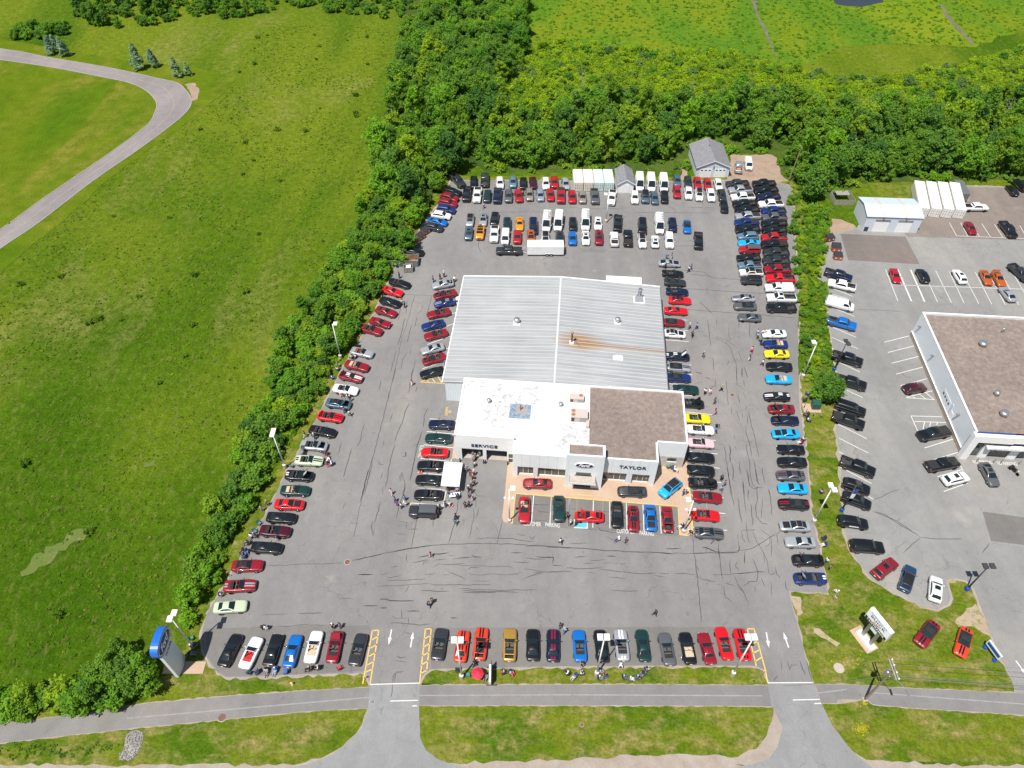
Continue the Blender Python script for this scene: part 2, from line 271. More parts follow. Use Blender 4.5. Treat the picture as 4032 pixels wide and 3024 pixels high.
# ---------------------------------------------------------------- survey data, metres
D={
'lot':[(-39.2,38.79),(-40.46,39.38),(-42.67,41.62),(-43.95,43.84),(-44.34,46.05),(-44.35,48.14),(-42.57,53.76),(-41.7,57.56),(-40.0,63.61),(-39.05,68.05),(-38.29,71.9),(-36.94,77.2),(-35.35,83.67),(-34.0,90.01),(-32.81,95.52),(-31.82,99.62),(-30.47,104.3),(-28.28,113.33),(-27.36,119.44),(-26.37,124.24),(-25.54,127.84),(-27.81,130.68),(-27.85,134.19),(-22.15,140.85),(-21.1,143.56),(-19.67,148.02),(-18.15,152.05),(-17.31,157.12),(-16.0,160.82),(-15.38,163.51),(-6.08,163.6),(14.99,163.28),(26.15,162.71),(40.42,163.03),(54.3,163.62),(59.9,162.99),(66.69,162.35),(68.95,161.72),(69.6,159.54),(68.52,154.08),(64.73,138.03),(63.6,132.52),(60.31,118.37),(57.71,108.29),(58.33,111.13),(54.12,94.93),(54.7,96.78),(52.47,87.85),(51.51,81.83),(50.11,74.13),(49.08,68.9),(48.2,65.12),(48.06,62.28),(47.7,58.12),(47.19,52.96),(46.76,51.14),(41.17,51.59),(41.16,51.58),(41.04,45.73),(40.99,40.84),(41.12,38.21),(40.97,38.09),(35.03,38.09),(34.72,39.86),(33.9,40.26),(33.16,40.36),(19.18,40.36),(5.52,40.21),(-3.36,40.07),(-11.21,39.88),(-12.05,39.25),(-12.49,38.49),(-12.57,37.94),(-19.31,37.87),(-19.77,38.67),(-20.02,39.38)],
'path_left':[(-77.2,31.67),(-67.41,33.1),(-62.9,33.17),(-48.71,35.31),(-37.92,36.29),(-28.76,36.9),(-19.34,37.43),(-19.1,34.72),(-28.24,34.25),(-38.18,33.26),(-50.33,32.11),(-66.1,30.34),(-75.75,29.03)],
'path_mid':[(-12.54,37.68),(8.08,37.79),(18.85,37.79),(33.96,37.69),(34.96,37.66),(34.62,34.92),(33.33,34.97),(18.5,35.06),(5.33,35.06),(-6.93,35.06),(-12.54,35.06)],
'path_right':[(41.26,37.78),(45.53,37.8),(53.93,37.3),(61.45,37.0),(68.16,36.67),(69.04,36.55),(79.02,35.66),(77.6,33.06),(67.76,33.84),(53.73,34.71),(49.35,35.07),(48.2,35.22),(47.51,35.88),(43.7,35.81),(43.48,35.34),(41.37,35.34)],
'drive_left':[(-19.32,37.85),(-12.51,38.07),(-12.37,34.86),(-11.91,31.03),(-11.0,29.47),(-9.27,28.33),(-7.4,27.76),(-4.12,27.02),(-33.69,27.02),(-28.1,27.43),(-26.14,27.76),(-23.07,28.9),(-20.86,30.64),(-19.63,32.22),(-19.15,34.66)],
'drive_right':[(34.82,38.07),(41.02,38.11),(41.42,35.16),(42.0,32.43),(43.25,30.0),(44.49,28.36),(45.82,27.11),(26.73,27.11),(29.34,27.61),(32.62,28.36),(34.14,29.81),(35.38,32.24),(34.64,35.16)],
'gravel':[(-64.52,27.95),(-35.89,27.67),(-28.16,27.67),(-23.07,28.9),(-20.86,30.64),(-19.47,32.62),(-19.15,34.66),(-18.68,34.66),(-17.9,30.25),(-20.32,27.02),(-63.47,25.73),(-63.47,25.73)],
'gravel_left':[(-31.76,27.43),(-27.37,27.8),(-23.5,28.99),(-21.28,30.64),(-19.68,32.62),(-19.2,34.66),(-18.36,34.66),(-18.37,32.22),(-19.45,29.47),(-21.54,27.02),(-31.62,26.83)],
'gravel_mid':[(-12.54,34.86),(-12.04,31.03),(-11.1,29.47),(-9.49,28.48),(-7.41,27.95),(0.75,28.23),(22.22,29.05),(28.79,28.68),(31.35,29.63),(33.12,31.3),(34.9,34.96),(36.43,34.96),(35.35,31.49),(32.83,27.64),(21.96,27.47),(0.74,26.1),(-11.36,26.46)],
'gravel_right':[(41.18,35.16),(41.74,32.24),(42.99,29.81),(45.07,28.36),(49.29,28.18),(58.78,27.64),(66.44,27.47),(65.92,26.41),(42.9,26.41),(40.42,31.11),(40.91,34.96)],
'road_y':27.55,
'right_lot':[(66.39,124.88),(70.49,133.31),(73.25,140.88),(76.29,141.07),(79.98,142.95),(98.54,152.56),(107.26,157.54),(113.41,160.97),(127.66,160.19),(153.04,159.24),(132.7,123.58),(100.97,66.19),(85.8,39.84),(78.38,34.49),(68.07,34.49),(68.17,36.7),(68.36,39.43),(68.14,43.09),(68.59,48.12),(68.87,51.86),(68.3,53.29),(66.76,53.66),(65.25,53.29),(64.76,50.41),(64.07,49.53),(62.07,48.65),(59.96,49.17),(56.75,51.31),(54.03,53.7),(52.93,56.92),(52.52,58.41),(52.72,62.39),(53.97,66.19),(54.38,69.14),(55.78,74.29),(57.3,81.34),(58.8,87.24),(60.17,90.57),(61.93,97.06),(63.08,102.85),(64.02,108.07),(65.4,114.19),(67.56,122.67)],
'patch_a':[(76.01,140.88),(90.64,139.77),(90.08,129.53),(74.73,131.06)],
'patch_b':[(75.99,65.41),(88.01,63.33),(86.98,58.23),(74.98,60.02)],
'patch_c':[(91.3,139.77),(90.83,140.88),(97.87,147.76),(111.5,154.2),(113.91,160.45),(127.62,160.1),(150.54,159.03),(140.48,137.22)],
'dirt_patch':[(57.52,176.14),(64.26,176.14),(68.44,176.14),(69.51,174.58),(69.38,171.84),(68.6,166.53),(69.03,164.75),(69.88,163.31),(66.9,162.48),(59.93,163.11),(54.33,163.75),(56.12,169.16)],
'dirt_track':[(43.9,170.87),(45.15,170.87),(44.81,163.35),(42.87,163.19)],
'dirt_right':[(75.83,146.98),(77.97,146.59),(80.3,144.66),(81.22,141.26),(76.01,140.88),(73.25,140.88)],
'apron':[(-0.72,75.05),(-1.16,69.06),(-1.58,64.27),(-1.32,63.37),(0.03,63.07),(0.61,68.81),(9.37,67.99),(26.91,66.32),(26.41,60.99),(27.6,60.91),(28.3,61.31),(28.55,61.89),(29.22,67.64),(29.74,74.97),(29.88,78.42),(10.9,78.42)],
'apron_curb':[(0.03,63.07),(0.61,68.81),(9.37,67.99),(26.91,66.32),(26.41,60.99),(27.6,60.91),(28.3,61.31),(28.55,61.89),(29.22,67.64),(29.74,74.97)],
'walk_left':[(-10.03,81.37),(-9.67,81.37),(-9.27,76.16),(-10.15,75.91),(-10.3,76.08)],
'loop_out':[(-230.99,259.2),(-166.53,242.17),(-148.9,235.93),(-125.39,227.95),(-108.75,220.95),(-101.62,217.86),(-97.38,213.04),(-94.0,207.21),(-92.86,201.59),(-94.21,194.05),(-99.36,179.06),(-105.82,162.91),(-111.7,144.74),(-115.8,135.17),(-127.27,105.48)],
'loop_in':[(-226.22,251.6),(-162.61,233.9),(-142.59,227.95),(-125.27,221.57),(-116.08,217.86),(-109.43,213.04),(-103.66,205.5),(-101.81,198.31),(-101.92,190.93),(-107.39,174.38),(-114.54,156.31),(-118.09,145.48),(-119.3,142.55),(-131.47,112.56)],
'mown_out':[(-235.96,267.12),(-169.95,249.38),(-143.54,241.47),(-130.71,235.93),(-97.87,227.95),(-89.95,224.09),(-84.11,220.08),(-85.01,211.86),(-91.52,191.96),(-100.91,167.21),(-106.77,143.28),(-109.98,133.34),(-117.1,100.34)],
'bare_bend':[(-98.74,216.64),(-96.06,217.86),(-92.93,211.86),(-92.12,207.21),(-93.4,206.07),(-95.03,210.68)],
'marsh':[(2.04,293.09),(89.18,293.09),(91.46,293.09),(155.82,293.09),(252.64,293.09),(233.82,263.14),(174.62,259.22),(151.44,243.15),(136.93,244.34),(122.53,246.13),(106.9,244.34),(95.53,230.62),(82.97,228.43),(71.25,229.52),(54.47,229.52),(38.72,231.73),(29.49,233.9),(17.92,239.46),(8.63,233.9),(6.07,251.13),(4.3,270.19),(0.67,292.86)],
'marsh_bright':[(120.01,276.82),(147.3,285.53),(155.66,284.05),(152.18,269.86),(150.47,249.16),(134.18,250.39),(127.5,260.52)],
'ditch_a':[(88.22,290.03),(89.92,290.03),(86.61,269.86),(86.67,260.52),(85.78,249.16),(84.88,236.2),(84.01,235.64),(84.73,247.95),(85.29,257.93),(85.6,268.49),(86.85,282.58)],
'ditch_b':[(153.93,279.68),(155.29,278.96),(153.24,268.49),(152.59,257.93),(152.21,246.13),(150.95,245.53),(151.02,256.65),(151.36,267.82)],
'pond':[(117.12,285.53),(121.29,290.03),(131.39,291.55),(136.64,287.02),(134.3,281.85),(131.05,280.4),(125.15,277.53),(119.99,278.53),(116.85,279.97)],
'lawn_front':[(-79.83,33.68),(-59.06,34.86),(-49.32,35.45),(-47.96,37.42),(-48.5,41.52),(-45.53,42.83),(-44.06,43.67),(-42.67,41.62),(-40.39,39.14),(-19.75,39.14),(-12.24,40.01),(8.23,40.52),(34.62,40.52),(35.23,41.14),(39.06,41.14),(41.07,51.66),(46.82,51.08),(49.04,68.27),(52.55,87.85),(54.7,96.78),(54.22,94.94),(55.06,93.12),(58.11,90.57),(60.02,90.07),(58.8,87.24),(57.3,81.34),(55.78,74.29),(54.38,69.14),(53.97,66.19),(52.72,62.39),(52.52,58.41),(52.93,56.92),(54.03,53.7),(56.75,51.31),(59.96,49.17),(62.07,48.65),(64.07,49.53),(64.76,50.41),(65.26,53.32),(66.81,53.79),(69.02,52.59),(68.59,48.12),(68.14,43.09),(68.36,39.43),(68.17,36.7),(80.28,35.22),(76.34,28.13),(29.07,28.13),(-64.26,23.23)],
'dark_front_a':[(-43.83,45.7),(-30.6,46.22),(-20.53,46.22),(-20.2,45.68),(-20.49,41.03),(-20.05,39.61),(-29.22,39.22),(-39.07,38.9),(-40.32,39.45),(-42.51,41.62)],
'dark_front_b':[(-12.32,45.89),(5.73,45.89),(19.89,45.96),(33.61,45.96),(33.69,40.45),(19.18,40.43),(5.53,40.29),(-3.36,40.13),(-11.09,39.94)],
'dark_bays':[(0.65,68.71),(9.37,67.91),(26.85,66.28),(26.35,61.05),(25.06,60.88),(18.81,61.53),(0.1,63.0)],
'dark_service':[(-10.15,75.82),(-0.79,74.97),(-1.17,70.02),(-1.45,64.12),(-2.86,63.82),(-5.5,70.02),(-8.12,74.97)],
'riprap':[(-50.17,31.39),(-49.02,31.95),(-48.02,31.67),(-47.76,30.69),(-47.9,29.17),(-48.6,28.22),(-49.94,28.28),(-50.16,28.89),(-49.94,30.13)],
'dirt_lawn_a':[(41.37,50.77),(42.66,50.59),(42.33,48.12),(41.33,47.43),(41.29,49.17)],
'dirt_lawn_b':[(43.19,45.9),(44.11,45.73),(46.36,43.57),(45.74,43.09),(44.75,44.07),(43.16,45.23)],
'dirt_lawn_c':[(63.92,46.75),(66.42,48.82),(68.04,49.53),(68.26,48.12),(68.16,44.56),(67.25,45.06),(66.23,46.07),(64.24,45.56)],
'dirt_lawn_d':[(65.3,53.42),(66.86,53.51),(66.43,52.86),(65.21,52.77)],
'meadow_bare_a':[(-72.59,59.06),(-67.98,62.27),(-66.26,61.91),(-69.2,58.36),(-73.99,53.96),(-74.59,54.62)],
'meadow_bare_b':[(-63.74,75.6),(-61.16,76.03),(-59.93,74.35),(-62.56,74.14)],
'forest_floor':[(-38.93,284.05),(-19.17,312.74),(3.44,312.74),(4.48,251.36),(-2.2,211.39),(26.9,214.38),(55.09,201.35),(81.6,211.39),(122.25,209.91),(167.12,217.42),(138.98,162.46),(118.49,163.52),(99.64,163.1),(86.26,161.4),(78.63,155.21),(72.95,157.24),(69.72,162.46),(67.66,175.84),(60.59,177.02),(47.54,172.37),(44.4,167.88),(26.55,167.44),(8.75,166.78),(-6.65,167.88),(-11.63,173.52),(-13.77,167.88),(-16.93,161.4),(-18.66,153.21),(-26.08,138.25),(-33.28,153.21),(-36.29,181.82),(-35.5,214.38)],
'meadow_area':[(-117.1,131.39),(-84.82,217.42),(-86.15,259.01),(-37.04,264.97),(-33.53,236.97),(-35.08,177.02),(-36.67,145.51),(-42.16,121.78),(-46.37,104.71),(-46.06,87.72),(-49.45,69.48),(-50.86,54.34),(-52.97,44.22),(-69.6,37.73),(-71.49,37.73)],
'hedge_skirt':[(-23.96,138.25),(-26.86,126.49),(-30.46,115.8),(-33.13,102.1),(-35.7,91.13),(-38.23,82.29),(-40.54,74.2),(-42.66,66.77),(-44.41,59.09),(-45.52,52.81),(-46.44,47.69),(-47.56,46.98),(-47.58,55.11),(-46.76,62.42),(-45.09,70.41),(-43.25,79.17),(-41.0,87.72),(-38.53,97.08),(-35.33,110.11),(-31.48,123.33),(-26.95,136.5)],
'strip':[(69.41,163.52),(72.38,157.24),(75.76,149.31),(71.02,131.39),(66.31,118.75),(63.0,107.37),(61.33,97.08),(60.42,91.13),(56.13,91.13),(55.59,97.08),(58.44,110.11),(61.58,124.9),(65.92,145.51)],
'reeds':[(-68.96,30.13),(-60.14,30.27),(-55.64,30.13),(-51.3,30.41),(-50.36,29.85),(-52.26,29.03),(-59.43,28.62),(-68.08,28.35)],
'treeline_a':[(-177.31,313.66),(-90.99,313.66),(-83.9,273.46),(-93.7,267.15),(-109.69,267.15),(-122.05,261.05),(-133.18,257.1),(-147.21,261.05)],
'treeline_b':[(-91.92,316.86),(-37.42,316.86),(-35.31,265.75),(-49.15,267.8),(-65.94,271.98),(-80.1,277.55)],
'treeline_c':[(-167.73,250.09),(-164.4,259.72),(-155.7,257.75),(-152.65,261.71),(-148.63,253.88),(-153.16,248.23),(-162.29,248.23)],
'scrub':[(-2.9,213.32),(6.49,235.8),(14.23,244.61),(33.57,241.03),(46.58,237.53),(61.42,237.53),(78.04,232.4),(85.13,225.79),(97.57,219.43),(119.23,221.0),(140.96,229.06),(175.6,246.43),(157.75,210.34),(119.45,203.14),(98.52,200.35),(72.33,207.42),(53.85,194.92),(42.14,204.56),(26.28,207.42),(9.71,197.61),(-3.44,200.35)],
}
BO=(-12.175, 89.325);BTH=-0.08552113334772216;NBO=(79.58, 106.89);NBTH=-0.08028514559173916
def B2W(u,v): return (BO[0]+u*math.cos(BTH)-v*math.sin(BTH),BO[1]+u*math.sin(BTH)+v*math.cos(BTH))
WL=[(-15.79,114.58,-10.85,117.37),(-14.45,111.98,-11.18,113.88),(-14.09,108.96,-11.49,110.4),(-16.72,104.12,-11.79,106.79),(-15.04,101.71,-12.15,103.28),(-17.12,97.46,-12.42,99.84),(-14.8,84.98,-9.93,84.42),(-15.04,82.05,-10.27,81.43),(-15.37,79.08,-10.11,78.39),(-15.71,76.13,-10.71,75.48),(-15.93,73.12,-11.69,72.63),(-16.26,70.07,-10.96,69.54),(-11.61,69.7,-16.3,70.1),(-10.86,69.46,-11.25,66.25),(-16.48,67.05,-11.41,66.63),(-10.37,75.99,-10.44,75.31),(3.57,68.51,3.11,63.37),(6.47,68.24,6.03,63.07),(9.45,67.96,8.98,62.78),(9.4,67.92,9.0,62.78),(13.31,67.56,12.83,62.41),(15.94,67.3,15.52,62.26),(18.63,67.05,18.21,61.89),(21.31,66.79,20.88,61.68),(24.01,66.48,23.54,61.31),(30.85,115.03,31.67,114.93),(30.66,111.86,35.73,111.22),(34.44,108.25,35.41,108.06),(30.01,105.5,35.06,104.94),(29.71,101.65,31.49,101.49),(29.41,98.97,34.43,98.45),(29.12,96.4,34.23,95.87),(28.97,93.65,30.83,93.44),(31.89,90.65,33.73,90.53),(31.53,86.6,36.22,85.93),(33.9,80.29,35.68,80.02),(30.44,77.65,31.12,77.58),(34.39,77.2,35.44,77.06),(34.3,74.16,35.23,74.02),(34.02,71.23,34.93,71.07),(29.13,68.71,29.77,68.59),(34.19,68.19,34.69,68.08),(33.34,65.15,34.38,65.02),(28.68,62.48,29.13,62.48),(33.5,61.97,34.06,61.92),(-19.3,37.81,-12.57,38.0),(34.81,38.03,40.96,38.07),(-19.12,35.5,-18.39,35.53),(-16.31,35.61,-12.62,35.71),(-13.29,34.97,-12.68,34.99),(37.65,35.75,41.27,35.83),(40.39,35.28,41.32,35.32),(-19.11,35.45,-18.47,35.53),(81.9,127.8,80.83,117.21),(84.59,127.69,83.66,117.12),(87.35,127.59,86.35,116.96),(89.99,127.34,89.01,116.83),(92.71,127.23,91.85,116.67),(95.55,127.02,94.43,116.51),(98.33,126.88,97.41,116.31),(101.15,126.74,100.05,116.15),(103.93,126.53,102.8,115.99),(106.63,126.39,105.59,115.87),(109.21,126.25,108.17,115.61),(81.52,122.5,110.94,120.92),(69.12,128.22,69.8,127.69),(67.5,121.93,71.76,118.74),(66.01,115.55,70.18,112.41),(64.45,109.39,68.63,106.13),(63.71,106.18,67.87,102.93),(62.92,102.99,63.39,102.56),(62.51,99.64,66.26,96.58),(60.9,92.99,64.65,90.07),(60.04,89.82,60.58,89.44),(79.32,106.59,73.71,104.76),(79.19,103.7,73.43,101.89),(79.0,100.8,73.13,98.95),(78.79,97.92,72.94,96.05),(78.42,94.86,72.67,93.06),(78.2,91.78,72.53,90.07),(72.53,90.07,77.75,89.57),(76.73,91.28,77.61,89.69),(75.45,90.87,76.15,89.77),(73.95,90.37,74.35,89.94),(58.09,83.77,62.21,80.43),(57.41,80.52,61.48,77.25),(56.49,77.49,57.14,77.05),(55.66,74.29,59.91,70.88),(58.09,68.74,59.19,67.75),(71.92,85.65,77.41,85.43),(71.92,85.65,71.83,82.15),(72.09,84.36,77.69,84.08),(73.82,84.24,72.96,82.61),(74.91,84.17,74.35,83.19),(76.07,84.13,75.75,83.54),(71.61,78.37,77.33,80.32),(71.41,75.58,76.97,77.4),(76.25,74.72,76.23,73.45),(71.4,72.26,76.19,73.77),(71.29,69.3,75.97,71.0),(103.01,145.31,102.54,140.07),(105.64,145.23,105.11,140.14),(110.46,144.85,110.2,139.7),(113.31,144.58,112.96,139.48),(119.04,144.08,118.34,139.22),(102.54,140.07,123.74,138.6),(107.61,142.38,107.74,139.85)]
YL=[(-19.97,45.41,-20.31,37.87),(-19.06,45.48,-19.31,37.87),(-19.97,45.41,-19.06,45.48),(-19.86,44.05,-19.08,44.59),(-19.9,42.86,-19.06,43.39),(-20.0,41.68,-19.11,42.2),(-20.03,40.45,-19.21,40.97),(-20.16,39.5,-19.26,39.88),(-12.41,45.65,-12.57,37.94),(-11.57,45.68,-11.76,39.56),(-12.41,45.65,-11.57,45.68),(-12.42,44.19,-11.58,44.73),(-12.45,42.99,-11.62,43.55),(-12.51,41.74,-11.65,42.3),(-12.53,40.45,-11.66,41.06),(-12.53,39.27,-11.71,39.81),(33.71,45.68,33.79,40.36),(34.67,45.68,34.91,40.26),(33.71,45.68,34.67,45.68),(33.71,44.73,34.68,44.86),(33.73,43.39,34.78,43.85),(33.74,42.13,34.76,42.62),(33.8,40.97,34.77,41.55),(34.91,40.26,34.84,38.06),(-17.38,94.02,-12.66,93.61),(-17.38,94.02,-14.08,95.56),(-14.08,95.56,-13.12,93.65),(-15.19,95.06,-14.33,93.75),(-16.14,94.58,-15.55,93.9),(-12.35,118.66,-10.81,118.45),(-12.35,118.66,-11.33,116.85),(-16.48,67.02,-16.55,66.4)]
FADE=[(-50.8,33.4,-19.27,36.09),(-12.49,36.35,8.01,36.43),(8.28,36.43,33.64,36.31),(41.3,36.67,45.33,37.15),(48.84,36.7,68.41,35.22)]
